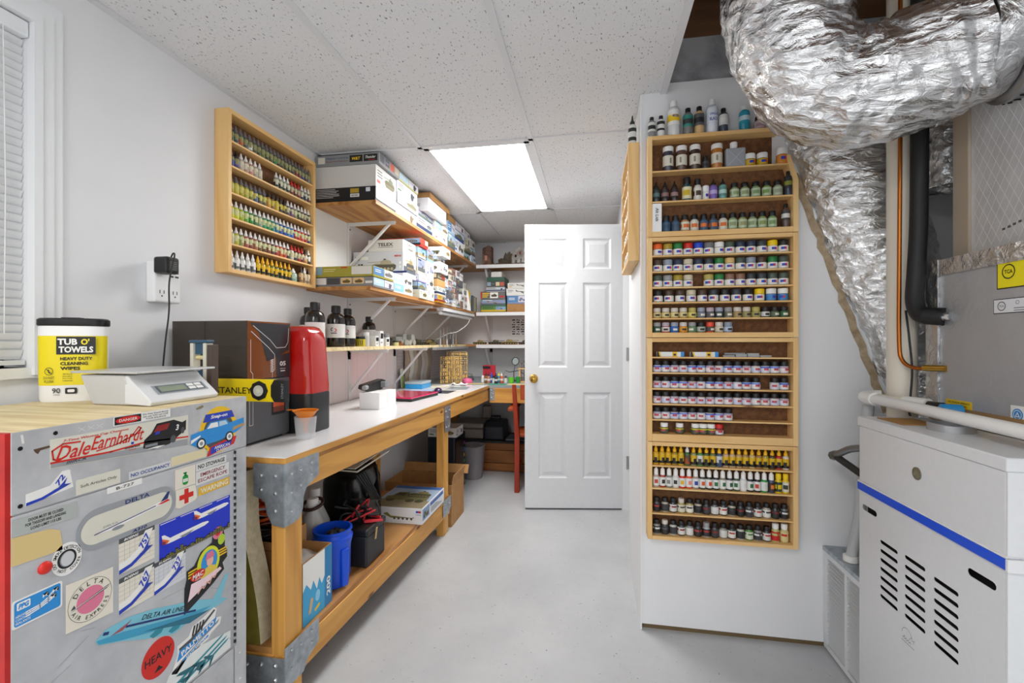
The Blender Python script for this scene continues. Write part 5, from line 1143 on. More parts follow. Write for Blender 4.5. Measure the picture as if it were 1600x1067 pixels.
# wipes tub (local frame, turned to face the room)
T = thing('wipes_tub', 'yellow and white tub of cleaning wipes on the cart', 'tub', (-1.392, 1.02, CT + .0005), .62)
T.scale = (.80, .72, .98)
def se(a, b_, n=3.2, k=40): return [(a * math.copysign(abs(math.cos(t)) ** (2 / n), math.cos(t)), b_ * math.copysign(abs(math.sin(t)) ** (2 / n), math.sin(t))) for t in [2 * math.pi * i / k for i in range(k)]]
def loft(rings, m_, b=None, caps=True):
    b = b or MB(); n = len(rings[0][0]); V = []
    for pts, z in rings: V += [(x, y, z) for x, y in pts]
    Fs = [(j * n + i, j * n + (i + 1) % n, (j + 1) * n + (i + 1) % n, (j + 1) * n + i) for j in range(len(rings) - 1) for i in range(n)]
    if caps: Fs += [tuple(reversed(range(n))), tuple((len(rings) - 1) * n + i for i in range(n))]
    return b.add(V, Fs, m_)
loft([(se(.080, .055), 0), (se(.084, .058), .008), (se(.087, .06), .2), (se(.085, .058), .205)], WHT).build('body', T, smooth=40, local=True)
def strip(z0, z1, a0, a1, m_, h=.0008, nm='print'):
    """label patch wrapped on the tub"""
    b = MB(); n = 24; V = []
    for i in range(n + 1):
        t = a0 + (a1 - a0) * i / n
        for z in (z0, z1):
            k = .084 + .003 * z / .2; c, s_ = math.cos(t), math.sin(t)
            V.append(((k + h) * math.copysign(abs(c) ** (2 / 3.2), c), (.058 + .002 * z / .2 + h) * math.copysign(abs(s_) ** (2 / 3.2), s_), z))
    return b.add(V, [(2 * i, 2 * i + 2, 2 * i + 3, 2 * i + 1) for i in range(n)], m_)
strip(.045, .178, math.pi * 1.0, math.pi * 2.0, mat('#f0dc12', .4)).build('paper_label', T, smooth=60, local=True)
fr = Fr((0, -.0618, 0), (1, 0, 0), (0, 0, 1)); b = MB(); b.rect(fr, -.028, .128, .072, .176, BK, .0002); lp = b.build('print', T, local=True)
b = MB(); b.text(fr, .0, .162, 'TUB', .017, WH, .0008, .05, 0, .04).text(fr, .045, .162, "O'", .017, mat('#f0dc12', .4), .0008, .022, 0, .04).text(fr, .022, .141, 'TOWELS', .017, WH, .0008, .088, 0, .04)
for k, tx in enumerate(('HEAVY DUTY', 'CLEANING', 'WIPES')): b.text(fr, -.018, .112 - k * .013, tx, .009, BK, .0008, (.082, .07, .05)[k], 0, .03, 'l')
b.text(fr, -.046, .066, 'DO NOT', .007, BK, .0008, .026).text(fr, -.046, .056, 'FLUSH', .007, BK, .0008, .022).text(fr, -.028, .031, '90', .014, BK, .0008, .02).text(fr, -.028, .02, 'WIPES', .003, BK, .0008, .016)
for k in range(4): b.text(fr, -.012, .074 - k * .006, ('90% Natural', 'Durable', 'Extra Large', 'Industrial')[k], .003, BK, .0008, .024, 0, .01, 'l')
b.split('lettering', T, True)
b = MB(); b.ring(fr, -.046, .083, .009, .0104, BK, .0008).stroke(fr, [(-.052, .089), (-.04, .077)], .0014, BK, .0009).disc(fr, -.047, .086, .0018, .0018, BK, .0009, 10).stroke(fr, [(-.047, .084), (-.046, .08), (-.043, .078)], .002, BK, .0009); b.build('no_flush_mark', T, local=True)
b = MB(); b.flat(fr, rrect(-.006, .022, .024, .038, .003), BK, .0006).flat(fr, rrect(.0, .026, .018, .034, .003), WH, .0008); b.build('surface_mark', T, local=True)
loft([(se(.088, .061), .2055), (se(.09, .063), .208), (se(.09, .063), .222), (se(.084, .058), .226)], BLK).build('lid', T, smooth=40, local=True)
MB().box(-.03, .02, -.02, .02, .226, .229, BLK).build('flap', T, local=True, bev=.002)

# parcel scale
S0 = thing('postal_scale', 'grey platform scale with a display on the cart', 'scale', (-1.16, 1.05, CT)); SM = mat('#c9cacb', .4); SM2 = mat('#dfe1e4', .35)
z = CT + .0005
V = [(-1.235, .955, z), (-1.082, .955, z), (-1.07, 1.145, z), (-1.235, 1.145, z), (-1.262, .945, z + .076), (-1.13, .945, z + .076), (-1.13, 1.155, z + .076), (-1.262, 1.155, z + .076)]
MB().add(V, [(3, 2, 1, 0), (4, 5, 6, 7), (0, 1, 5, 4), (1, 2, 6, 5), (2, 3, 7, 6), (3, 0, 4, 7)], SM).build('body', S0, bev=.004)
V = [(-1.1298, .948, z + .058), (-1.1298, 1.152, z + .058), (-1.068, .952, z + .0), (-1.068, 1.148, z), (-1.055, .952, z), (-1.055, 1.148, z), (-1.052, .952, z + .012), (-1.052, 1.148, z + .012), (-1.112, .948, z + .058), (-1.112, 1.152, z + .058)]
m = MB(); fr = Fr((0, .948, 0), (1, 0, 0), (0, 0, 1)); m.prism([(-1.1299, z + .004), (-1.055, z), (-1.05, z + .01), (-1.065, z + .024), (-1.095, z + .05), (-1.112, z + .064), (-1.12, z + .075), (-1.1299, z + .0755)], Fr((0, .948, 0), (1, 0, 0), (0, 0, 1)), -.204, 0, SM2); m.build('console', S0, bev=.003)
q = Fr((-1.063, .952, z + .0225), (0, 1, 0), Vector((-.032, 0, .0275))); b = MB(); b.rect(q, .028, .004, .182, .036, mat('#9da2a8', .4), .0006).rect(q, .036, .008, .176, .033, mat('#5a6672', .35), .0012).rect(q, .042, .011, .118, .03, mat('#8f9a86', .25), .0018); b.build('display', S0)
for i in range(2):
    for j in range(2): b = MB(); b.prism(rrect(.125 + i * .024, .0105 + j * .0115, .145 + i * .024, .0195 + j * .0115, .001, 2), q, .0014, .0026, WH); b.build('button', S0)
MB().box(-1.20, -1.15, 1.02, 1.08, z + .0765, z + .08, BLK).build('pedestal', S0)
MB().box(-1.278, -1.078, .935, 1.17, z + .08, z + .086, mat('#d4d6d8', .3, .5)).build('platform', S0, bev=.0025)

S0.location.x -= .014
# ------------------------------------------------------------ levels standing behind the cart
t = thing('spirit_level', 'old blue and white beam level standing upright behind the cart', 'level', (-1.2, 1.235, 0))
CRM = mat('#d8d4c4', .5); NVY = mat('#35566e', .5)
MB().box(-1.232, -1.22, 1.222, 1.25, .001, 1.195, CRM).build('edge_rail', t, bev=.002); MB().box(-1.186, -1.174, 1.222, 1.25, .001, 1.195, CRM).build('edge_rail', t, bev=.002)
m = MB(); m.box(-1.22, -1.186, 1.23, 1.242, .001, 1.07, NVY).box(-1.22, -1.186, 1.23, 1.242, 1.09, 1.11, NVY).box(-1.22, -1.186, 1.23, 1.242, 1.16, 1.195, NVY); m.build('web', t)
MB().tube([(-1.218, 1.236, 1.15), (-1.19, 1.236, 1.15)], .007, mat('#e8d8a0', .2), 10).build('vial', t, smooth=40)
MB().box(-1.235, -1.171, 1.22, 1.252, 1.1955, 1.205, NVY).build('end_cap', t, bev=.003)
MB().box(-1.171, -1.155, 1.222, 1.25, .001, 1.19, mat('#54463e', .6)).build('side_strip', t, bev=.002)
t = thing('spirit_level', 'yellow box level with black end cap before the grey printer', 'level', (-1.08, 1.34, 1.01)); YL = mat('#f2d40f', .35)
LY = 1.335; x0, x1, z0, z1 = -1.33, -.985, 1.002, 1.075
MB().box(x0, x1 - .04, LY, LY + .02, z0, z1, YL).build('beam', t, bev=.002)
fr = Fr((x0, LY, z0), (1, 0, 0), (0, 0, 1)); b = MB(); b.text(fr, .155, .036, 'STANLEY', .021, BK, .0008, .135, 0, .01); b.split('lettering', t)
MB().lathe([(.032, -.001), (.032, .004), (.024, .005)], BLK, 8, (x1 - .095, LY, .5 * (z0 + z1)), axis=(0, -1, 0)).build('vial_housing', t)
MB().lathe([(.018, 0), (.018, .0062)], mat('#c9c9bb', .2), 18, (x1 - .095, LY, .5 * (z0 + z1)), axis=(0, -1, 0)).build('vial_window', t)
MB().lathe([(.007, 0), (.007, .0068)], mat('#d8dcc0', .1), 12, (x1 - .095, LY, .5 * (z0 + z1)), axis=(0, -1, 0)).build('vial', t)
fr = Fr((x1 - .052, LY + .021, z0 - .001), (1, 0, 0), (0, 0, 1)); b = MB(); b.prism([(.0, .02), (.012, .001), (.052, .001), (.052, .074), (.012, .074), (.0, .055)], fr, 0, .024, BLK); b.build('end_cap', t, bev=.002)
b = MB(); fr = Fr((x1 - .052, LY - .003, z0), (1, 0, 0), (0, 0, 1)); b.text(fr.sub(.043, .037, math.pi / 2), 0, 0, 'STANLEY', .008, mat('#8a8c90', .5), .0006, .05); b.split('lettering', t)
MB().box(-1.3, -1.17, LY + .001, LY + .019, BT + .0005, z0 - .0006, LUMBER[0]).build('x'); bpy.data.objects['x'].name = 'wood_block'
tag(bpy.data.objects['wood_block'], 'wood block on the bench end supporting the yellow level', 'block')

# ------------------------------------------------------------ grey resin printer
P0 = thing('resin_printer', 'grey resin printer with smoked amber hood on the bench', 'printer', (-1.32, 1.51, BT)); GP = mat('#55575b', .35); z = BT + .0005
x0, x1, y0, y1 = -1.475, -1.176, 1.392, 1.622
MB().box(x0, x1, y0, y1, z + .008, 1.065, GP).build('base', P0, bev=.008)
MB().box(x0 + .02, x1 - .02, y0 + .02, y1 - .02, z, z + .008, BLK).build('foot', P0)
SMK = bpy.data.materials.new('smoked_hood'); SMK.use_nodes = True; q = SMK.node_tree.nodes['Principled BSDF']
q.inputs['Base Color'].default_value = C('#4a4139'); q.inputs['Roughness'].default_value = .08; q.inputs['Alpha'].default_value = .72
AMB = mat('#8a4a18', .08, 0, 0, .85); m = MB(); th_ = .004; zt_ = 1.272
m.box(x0, x1, y0, y0 + th_, 1.066, zt_, SMK).box(x0, x1, y1 - th_, y1, 1.066, zt_, SMK).box(x0, x0 + th_, y0 + th_, y1 - th_, 1.066, zt_, SMK).box(x0 + th_, x1 - th_, y0 + th_, y1 - th_, zt_ - th_, zt_, SMK).box(x1 - th_, x1, y0 + th_, y1 - th_, 1.066, zt_ - .0, AMB)
h_ = m.build('hood', P0)
m = MB(); m.box(x0 + .03, x0 + .09, y0 + .07, y1 - .07, 1.066, 1.25, BLK).box(x0 + .09, x0 + .22, y0 + .09, y1 - .09, 1.17, 1.185, mat('#8a8c90', .3, .8)).box(x0 + .10, x0 + .21, y0 + .06, y1 - .06, 1.145, 1.17, mat('#6e7074', .4, .6)); m.build('z_axis', P0)
MB().box(x0 + .07, x1 - .04, y0 + .03, y1 - .03, 1.066, 1.085, mat('#2c2d30', .4)).build('resin_vat', P0)
FX = Fr((x1, y0, 1.066), (0, 1, 0), (0, 0, 1)); WL = mat('#e8e6e2', .4); b = MB()
b.flat(FX, [(.10, .06), (.22, .10), (.226, .2), (.012, .2), (.06, .165)], mat('#26262a', .3), .0006)
b.stroke(FX, [(.03, .19), (.115, .14), (.15, .11), (.2, .112), (.215, .13), (.22, .185)], .002, WL, .0012).stroke(FX, [(.02, .17), (.11, .11), (.14, .085), (.14, .03), (.128, .02), (.128, .0)], .002, WL, .0012).stroke(FX, [(.018, .14), (.018, .03), (.028, .02), (.028, .0)], .002, WL, .0012)
b.flat(FX, [(.15, .0), (.226, .0), (.226, .09), (.15, .08)], mat('#2b2c30', .3), .0006)
for k in range(8): b.flat(FX, [(.118, .02 + k * .006), (.134, .024 + k * .006), (.134, .027 + k * .006), (.118, .023 + k * .006)], WL, .0012)
b.build('hood_graphics', P0); b = MB(); b.text(FX, .185, .05, '05', .018, WL, .0014, .034, 0, .03).g.append((len(b.v), len(b.f))); b.rect(FX, .17, .03, .2, .0315, WL, .0014).rect(FX, .172, .02, .198, .024, WL, .0014); b.split('lettering', P0)
FX = Fr((x1, y0, z), (0, 1, 0), (0, 0, 1)); b = MB(); b.flat(FX, rrect(.125, .09, .2, .2, .004), BLK, .0008); b.build('screen_bezel', P0)
b = MB(); b.rect(FX, .132, .12, .193, .19, mat('#c8562a', .3), .0014).rect(FX, .132, .1, .193, .12, mat('#7a3a28', .3), .0014); b.build('screen', P0)
b = MB(); b.flat(FX, rrect(.012, .07, .03, .19, .003), WL, .0008).flat(FX, rrect(.0135, .0715, .0285, .1885, .003), GP, .001); b.build('label_panel', P0)
# red hooded printer
P1 = thing('resin_printer', 'black resin printer with translucent red hood on the bench', 'printer', (-1.24, 1.72, BT)); x0, x1, y0, y1 = -1.37, -1.098, 1.632, 1.79
RH = bpy.data.materials.new('red_hood'); RH.use_nodes = True; q = RH.node_tree.nodes['Principled BSDF']; q.inputs['Base Color'].default_value = C('#c8120c'); q.inputs['Roughness'].default_value = .06; q.inputs['Alpha'].default_value = .86; q.inputs['Coat Weight'].default_value = .6
def rr2(i, r=.03): return rrect(x0 + i, y0 + i * .6, x1 - i, y1 - i * .6, r, 6)
loft([(rr2(.002), z), (rr2(0), z + .004), (rr2(0), .985), (rr2(.002), .992)], mat('#222326', .35)).build('base', P1, smooth=40)
loft([(rr2(.001), .9925), (rr2(.001), 1.02), (rr2(.012), 1.2), (rr2(.02), 1.235), (rr2(.036, .024), 1.256), (rr2(.05, .02), 1.262)], RH).build('hood', P1, smooth=50)
m = MB(); m.box(x0 + .05, x0 + .1, y0 + .05, y1 - .05, .993, 1.22, BLK).box(x0 + .1, x0 + .2, y0 + .045, y1 - .045, 1.12, 1.16, BLK); m.build('z_axis', P1)
fr = Fr((x1, y0, z), (0, 1, 0), (0, 0, 1)); b = MB(); b.rect(fr, .075, .02, .128, .045, mat('#34363a', .4), .0006); b.build('logo_plate', P1)
# measuring cup with funnel
t = thing('measuring_cup', 'clear plastic cup on the bench beside the red printer', 'cup', (-1.07, 1.565, BT)); CP = mat('#e8ecf0', .15, 0, .0, .45)
loft([([(.033 * math.cos(a), .033 * math.sin(a)) for a in [i * .2618 for i in range(24)]], 0), ([(.04 * math.cos(a), .04 * math.sin(a)) for a in [i * .2618 for i in range(24)]], .082)], CP, caps=False).add([(.033 * math.cos(i * .2618), .033 * math.sin(i * .2618), .001) for i in range(24)], [tuple(range(24))], CP).build('wall', t, smooth=60, local=True)
bpy.data.objects[t.children[0].name].location = (0, 0, .0008)
t = thing('funnel', 'orange plastic funnel resting in the clear cup', 'funnel', (-1.07, 1.565, BT + .01)); OR = mat('#f0891c', .35, 0, 0, .92)
m = MB().lathe([(.006, .012), (.0075, .045), (.04, .09), (.046, .094), (.046, .097), (.038, .093)], OR, 24, caps=False); m.build('cone', t, smooth=60, local=True)
MB().box(-.075, -.044, -.006, .006, .0935, .0965, OR).build('tab', t, local=True)

# ------------------------------------------------------------ rest of the long bench
t = thing('white_carton', 'white cardboard carton on the bench under a black tool', 'box', (-1.18, 2.385, BT)); MB().box(-1.24, -1.125, 2.282, 2.492, BT + .0006, BT + .09, WHT).build('carton', t, bev=.0015)
fr = Fr((-1.125, 2.282, BT), (0, 1, 0), (0, 0, 1)); MB().rect(fr, .1, .001, .1012, .089, mat('#b9b9b9', .6)).build('tape_seam', t)
t = thing('hand_tool', 'black hand-held power tool lying on the white carton', 'tool', (-1.19, 2.39, BT + .09)); zz_ = BT + .0906
m = MB(); fr = Fr((-1.205, 2.30, zz_), (.08, 1, 0), (0, 0, 1)); m.prism([(-.03, .02), (.0, .008), (.05, .0), (.15, .0), (.19, .012), (.2, .05), (.16, .06), (.06, .05), (-.02, .042)], fr, -.04, 0, BLK); m.build('body', t, bev=.006)
MB().lathe([(.012, 0), (.012, .03)], mat('#9a9ca0', .4), 14, (-1.19, 2.268, zz_ + .03), axis=(0, -1, 0)).build('dial', t)
MB().box(-1.205, -1.165, 2.44, 2.50, zz_ + .012, zz_ + .045, mat('#8f9398', .2, 0, 0, .8)).build('lens', t, bev=.005)
t = thing('laptop', 'closed laptop with glossy pink lid on the bench', 'laptop', (-1.19, 2.80, BT), -.12)
MB().box(-.135, .135, -.18, .18, .001, .016, BLK).build('base', t, bev=.003, local=True); MB().box(-.135, .135, -.18, .18, .0165, .027, mat('#d4165c', .12, coat=.6)).build('lid', t, bev=.004, local=True)
m = MB()
fr = Fr((.135, -.18, 0), (0, 1, 0), (0, 0, 1)); 
for k in range(4): m.rect(fr, .03 + k * .03, .005, .045 + k * .03, .011, mat('#3a3a3d', .5))
m.build('port', t, local=True)
t = thing('computer_mouse', 'dark purple computer mouse beside the pink laptop', 'mouse', (-1.09, 3.12, BT), .3)
loft([(se(.026, .045, 2.4, 24), .001), (se(.03, .05, 2.4, 24), .01), (se(.028, .046, 2.4, 24), .022), (se(.018, .032, 2.4, 24), .032), (se(.006, .012, 2.4, 24), .035)], mat('#2e1c4c', .2, coat=.5)).build('shell', t, smooth=60, local=True)
tag(MB().box(-1.17, -1.0, 3.07, 3.27, BT + .0003, BT + .0009, mat('#3b3d42', .7)).build('mouse_pad'), 'thin dark mat on the bench under the purple mouse', 'mat')
bpy.data.objects['computer_mouse'].location.z = BT + .001
t = thing('storage_case', 'blue plastic case with clear lid beside the pegboard', 'case', (-1.36, 3.42, BT)); MB().box(-1.43, -1.29, 3.33, 3.52, BT + .0005, BT + .035, mat('#2f9ede', .3)).build('base', t, bev=.004); MB().box(-1.432, -1.288, 3.328, 3.522, BT + .0355, BT + .055, mat('#cfe2ec', .15, 0, 0, .7)).build('lid', t, bev=.004)
t = thing('blister_pack', 'green and white blister card leaning at the pegboard', 'pack', (-1.46, 3.36, BT)); MB().obox((-1.46, 3.335, BT + .001), (.0, .06, 0), (-.002, 0, 0), (-.012, 0, .15), mat('#dfe6da', .4)).build('card', t)
MB().obox((-1.4585, 3.345, BT + .008), (0, .016, 0), (-.0015, 0, 0), (-.0085, 0, .10), mat('#86b32a', .4)).build('strip', t); MB().obox((-1.4585, 3.37, BT + .008), (0, .016, 0), (-.0015, 0, 0), (-.0085, 0, .10), mat('#86b32a', .4)).build('strip', t)
# plastic bags of parts hanging on the pegboard
BAGC = ['#d6c8bc', '#b09c8a', '#e2dedb', '#bdb1a6', '#9a8f86', '#cfc9c6']
for k in range(7):
    y = 3.47 + k * .082; w = .040; t = thing('hanging_bag', 'clear parts bag hanging on pegboard, %s from the blister card' % ORD[k + 1], 'bag', (-1.47, y, .9), group='parts bags on the pegboard')
    m = MB(); nx, nz = 6, 9; V = []
    for s_ in (0, 1):
        for j in range(nz):
            for i in range(nx):
                zz_ = .86 + .27 * j / (nz - 1); bulge = .03 * math.sin(math.pi * i / (nx - 1)) * math.sin(math.pi * min(1, (nz - 1 - j) / (nz - 1) + .1)); V.append((-1.472 + (bulge + .003 * noise.noise((y * 9 + i, j * .9, k)) if s_ else -.002), y - w + 2 * w * i / (nx - 1), zz_))
    n0 = nx * nz; Fs = [(j * nx + i, (j + 1) * nx + i, (j + 1) * nx + i + 1, j * nx + i + 1) for j in range(nz - 1) for i in range(nx - 1)]
    m.add(V, Fs, mat(BAGC[k % 6], .2, 0, 0, .8)); m.add([V[n0 + i] for i in range(n0)], [tuple(reversed(f)) for f in Fs], mat(BAGC[(k + 1) % 6], .2, 0, 0, .8)); m.build('pouch', t, smooth=80)
    MB().box(-1.475, -1.467, y - w, y + w, 1.128, 1.143, mat(['#d8d4d0', '#8c3a34', '#c8c0b4'][k % 3], .5)).build('header_card', t)
    MB().tube([(-1.492, y, 1.136), (-1.462, y, 1.136)], .0015, STEEL, 6).build('hook', t)
# tan part sprues standing in the corner
def sprue(label, x, y, w, h, ang, seed, z_=BT + .0008):
    r = random.Random(seed); t = thing('part_sprue', label, 'sprue', (x, y, z_), ang, 'tan part sprues'); SP = mat('#d2ab62', .5); fr = Fr((0, 0, 0), (1, 0, 0), (0, 0, 1)); e = .0035
    def bar(a0, b0, a1, b1, nm): MB().box(a0, a1, -.002, .002, b0, b1, SP).build(nm, t, local=True)
    bar(0, 0, w, e, 'runner'); bar(0, h - e, w, h, 'runner'); bar(0, 0, e, h, 'runner'); bar(w - e, 0, w, h, 'runner'); rows_ = 7; cols_ = 5
    for k in range(1, rows_): bar(e, h * k / rows_ - e / 2, w - e, h * k / rows_ + e / 2, 'runner')
    for k in range(1, 3): bar(w * k / 3 - e / 2, 0, w * k / 3 + e / 2, h, 'runner')
    m = MB()
    for j in range(rows_):
        for i in range(cols_ * 2):
            a = w * (i + .5) / (cols_ * 2) + r.uniform(-.003, .003); bb = h * (j + .5) / rows_; ww, hh = r.uniform(.003, .008), r.uniform(.006, .013)
            m.box(a - ww, a + ww, -.0018, .0018, bb - hh, bb + hh, SP)
    o_ = m.build('kit_part', t, local=True); o_['kind'] = 'stuff'
sprue('tan plastic part sprue standing before the pegboard bags', -1.30, 3.78, .185, .235, .15, 1); sprue('taller tan plastic part sprue leaning behind the other sprue', -1.27, 3.86, .185, .275, .12, 2)
# papers and cutting clutter
for k, (x, y, w, h_, rz, c, lb) in enumerate(((-1.2, 3.55, .2, .14, .5, '#e6ddc8', 'cream instruction sheet lying flat before the tan sprues'), (-1.13, 3.62, .18, .13, -.3, '#f2f2f0', 'white paper sheet lying on the cream sheet'), (-1.04, 3.45, .16, .22, .15, '#8f979c', 'grey cutting mat on the bench corner'), (-1.27, 3.2, .2, .15, .4, '#9db8dc', 'pale blue printed sheet beside the blue case'))):
    t = thing('paper_sheet' if k != 2 else 'cutting_mat', lb, 'paper' if k != 2 else 'mat', (x, y, BT + .0006 + .0012 * (k == 1)), rz); MB().box(-w / 2, w / 2, -h_ / 2, h_ / 2, 0, .0008, mat(c, .6)).build('sheet', t, local=True)
t = thing('crumpled_paper', 'crumpled white tissue on the sheets at bench corner', 'paper', (-1.10, 3.66, BT + .003)); m = MB(); V = []
for j in range(7):
    for i in range(9): V.append((-.07 + i * .0175, -.05 + j * .0165, .002 + .03 * abs(noise.noise((i * .7, j * .8, 4.2)))))
m.add(V, [(j * 9 + i, j * 9 + i + 1, (j + 1) * 9 + i + 1, (j + 1) * 9 + i) for j in range(6) for i in range(8)], WHT); o_ = m.build('tissue', t, local=True); sm = o_.modifiers.new('solid', 'SOLIDIFY'); sm.thickness = .001
t = thing('pink_dish', 'pink plastic dish by the tan sprues', 'dish', (-1.08, 3.86, BT)); MB().lathe([(.03, .001), (.042, .006), (.044, .03), (.036, .042), (.01, .046)], mat('#e8699a', .35), 20).build('dome', t, smooth=60, local=True)

# ------------------------------------------------------------ lowest shelf: resin bottles, jars, models
zz_ = SH3 + .0006; BR = mat('#1b1513', .2, coat=.3)
def resin(x, y, r, h, label, lab='#e9e6e2', logo=False):
    t = thing('resin_bottle', label, 'bottle', (x, y, zz_), group='black resin bottles')
    MB().lathe([(r * .95, 0), (r, .005), (r, h * .66), (r * .85, h * .76), (r * .45, h * .82), (r * .45, h * .84)], BR, 22).build('body', t, smooth=40, local=True)
    MB().lathe([(r * .52, h * .835), (r * .52, h * .98), (r * .46, h)], BLK, 18).build('cap', t, smooth=40, local=True)
    b = MB(); n = 16; V = []
    for i in range(n + 1):
        a = -math.pi * .95 + math.pi * 1.1 * i / n
        for zq in (h * .22, h * .55): V.append(((r + .0008) * math.cos(a), (r + .0008) * math.sin(a), zq))
    b.add(V, [(2 * i, 2 * i + 2, 2 * i + 3, 2 * i + 1) for i in range(n)], mat(lab, .5)); b.build('paper_label', t, smooth=60, local=True)
    if logo:
        a0 = -math.pi / 2 + .35; fr_ = Fr(((r + .0012) * math.cos(a0), (r + .0012) * math.sin(a0), h * .4), (-math.sin(a0), math.cos(a0), 0), (0, 0, 1)); b = MB(); b.ring(fr_, -.008, .004, .005, .009, NAVY, .0006, 12, math.pi * .4, math.pi * 1.5).ring(fr_, .004, .0, .005, .009, RED, .0007, 12, -math.pi * .6, math.pi * .6).bars(fr_, -.015, -.017, .03, 1, .006, .004, BK, .0008); b.build('logo', t, local=True)
resin(-1.31, 1.99, .044, .215, 'black resin bottle with plain white label behind red printer')
resin(-1.42, 2.10, .04, .2, 'black resin bottle behind the two bottles with logos')
resin(-1.31, 2.17, .045, .212, 'black resin bottle with red and blue logo, nearer the red printer', logo=True)
resin(-1.31, 2.285, .04, .205, 'black resin bottle with red and blue logo beside striped jars', logo=True)
resin(-1.36, 2.62, .04, .18, 'black resin bottle with white nozzle behind small cartons')
for k, (x, y, r, h, c, cc, lb) in enumerate(((-1.29, 2.385, .027, .055, '#d0c020', '#1c1c1c', 'yellow and black striped jar beside resin bottles'), (-1.29, 2.445, .022, .08, '#c9c9c8', '#e6e6e6', 'pale grey jar with white lid beside striped jar'), (-1.38, 2.43, .03, .12, '#8c9094', '#d0d0d0', 'grey round bottle behind the striped jar'), (-1.29, 2.71, .022, .075, '#d9dada', '#8a8c90', 'white jar with grey lid beside small cartons'), (-1.30, 2.77, .024, .05, '#2a2a2c', '#161616', 'squat black jar beside the model truck'), (-1.28, 2.83, .02, .03, '#c8c890', '#202020', 'small pale jar with black lid beside model truck'), (-1.37, 2.79, .024, .085, '#2a2a2c', '#c8c060', 'black jar with yellow band behind the squat jar'))):
    t = thing('hobby_jar', lb, 'jar', (x, y, zz_), group='jars on the lowest shelf'); MB().lathe([(r * .95, 0), (r, .003), (r, h * .7), (r * .9, h * .74)], mat(c, .35), 18).build('body', t, smooth=40, local=True); MB().lathe([(r * .95, h * .745), (r * .97, h * .97), (r * .9, h)], mat(cc, .4), 18).build('lid', t, smooth=40, local=True)
    if k == 0:
        for j in range(6):
            a = -math.pi / 2 + (j - 2.5) * .35; fr_ = Fr(((r + .0006) * math.cos(a), (r + .0006) * math.sin(a), .006), (-math.sin(a), math.cos(a), 0), (0, 0, 1)); MB().flat(fr_, [(-.003, 0), (.001, 0), (.004, .03), (0, .03)], BK, .0004).build('stripe', t, local=True)
for k, (y, h, c) in enumerate(((2.5, .06, '#dcdcdb'), (2.56, .09, '#ebebea'), (2.64, .05, '#e2e2e0'))):
    t = thing('small_carton', 'small white carton with black print, %s from striped jar' % ORD[k + 1], 'carton', (-1.27, y, zz_), group='small cartons on the lowest shelf'); MB().box(-1.29, -1.245, y - .022, y + .022, zz_, zz_ + h, mat(c, .5)).build('carton', t, bev=.001); fr = Fr((-1.245, y - .022, zz_), (0, 1, 0), (0, 0, 1)); MB().rect(fr, .006, h * .5, .038, h * .85, BK).rect(fr, .006, h * .2, .03, h * .28, GRY).build('print', t)
# built models
def tank(label, x, y, z, L, rz, c1, c2, long_gun=True):
    t = thing('model_tank', label, 'model', (x, y, z), rz, 'built tank models'); A, D = mat(c1, .8), mat(c2, .85); w, h = L * .46, L * .16
    MB().box(-L / 2, L / 2, -w * .32, w * .32, h * .35, h, A).build('hull', t, bev=.002, local=True)
    for s_ in (-1, 1):
        fr = Fr((0, s_ * w * .5 if s_ < 0 else w * .5, 0), (1, 0, 0), (0, 0, 1)); MB().prism([(-L * .48, h * .5), (-L * .42, 0), (L * .42, 0), (L * .48, h * .5), (L * .42, h * .85), (-L * .44, h * .85)], fr, 0 if s_ > 0 else -w * .18, w * .18 if s_ > 0 else 0, D).build('track', t, local=True)
        for k in range(5): MB().lathe([(h * .27, 0), (h * .27, .002)], A, 10, (-L * .34 + k * L * .17, s_ * (w * .5 + (.0 if s_ < 0 else 0)), h * .36), axis=(0, s_, 0)).build('road_wheel', t, local=True)
    loft([([(a * L * .22, b_ * w * .33) for a, b_ in se(1, 1, 3, 16)], h), ([(a * L * .17, b_ * w * .27) for a, b_ in se(1, 1, 3, 16)], h * 1.75)], A).build('turret', t, local=True)
    if long_gun: MB().tube([(L * .15, 0, h * 1.4), (L * .62, 0, h * 1.5)], L * .016, D, 8).build('gun_barrel', t, local=True)
    MB().lathe([(L * .05, h * 1.75), (L * .045, h * 1.9)], D, 12, (-L * .05, w * .1, 0)).build('hatch', t, local=True)
TC = [('#8a7a48', '#3a3424'), ('#5a5840', '#2a2820'), ('#9a8650', '#45402c'), ('#5d5a48', '#34322a'), ('#7c7458', '#423e30')]
for k in range(6): tank('painted tank model, %s from the corner on the back shelf' % ORD[k + 1], -1.12 + k * .15, 4.47 + .05 * (k % 2), SH3 + .0006, (.14 + .01 * (k % 3)), .15 + .2 * (k % 3), *TC[k % 5])
for k in range(3): tank('dark tank model on long lowest shelf, %s past the grey trucks' % ORD[k + 1], -1.36 + .03 * (k % 2), 3.42 + k * .16, SH3 + .0006, .15, 1.2 + .3 * k, *TC[(k + 1) % 5])
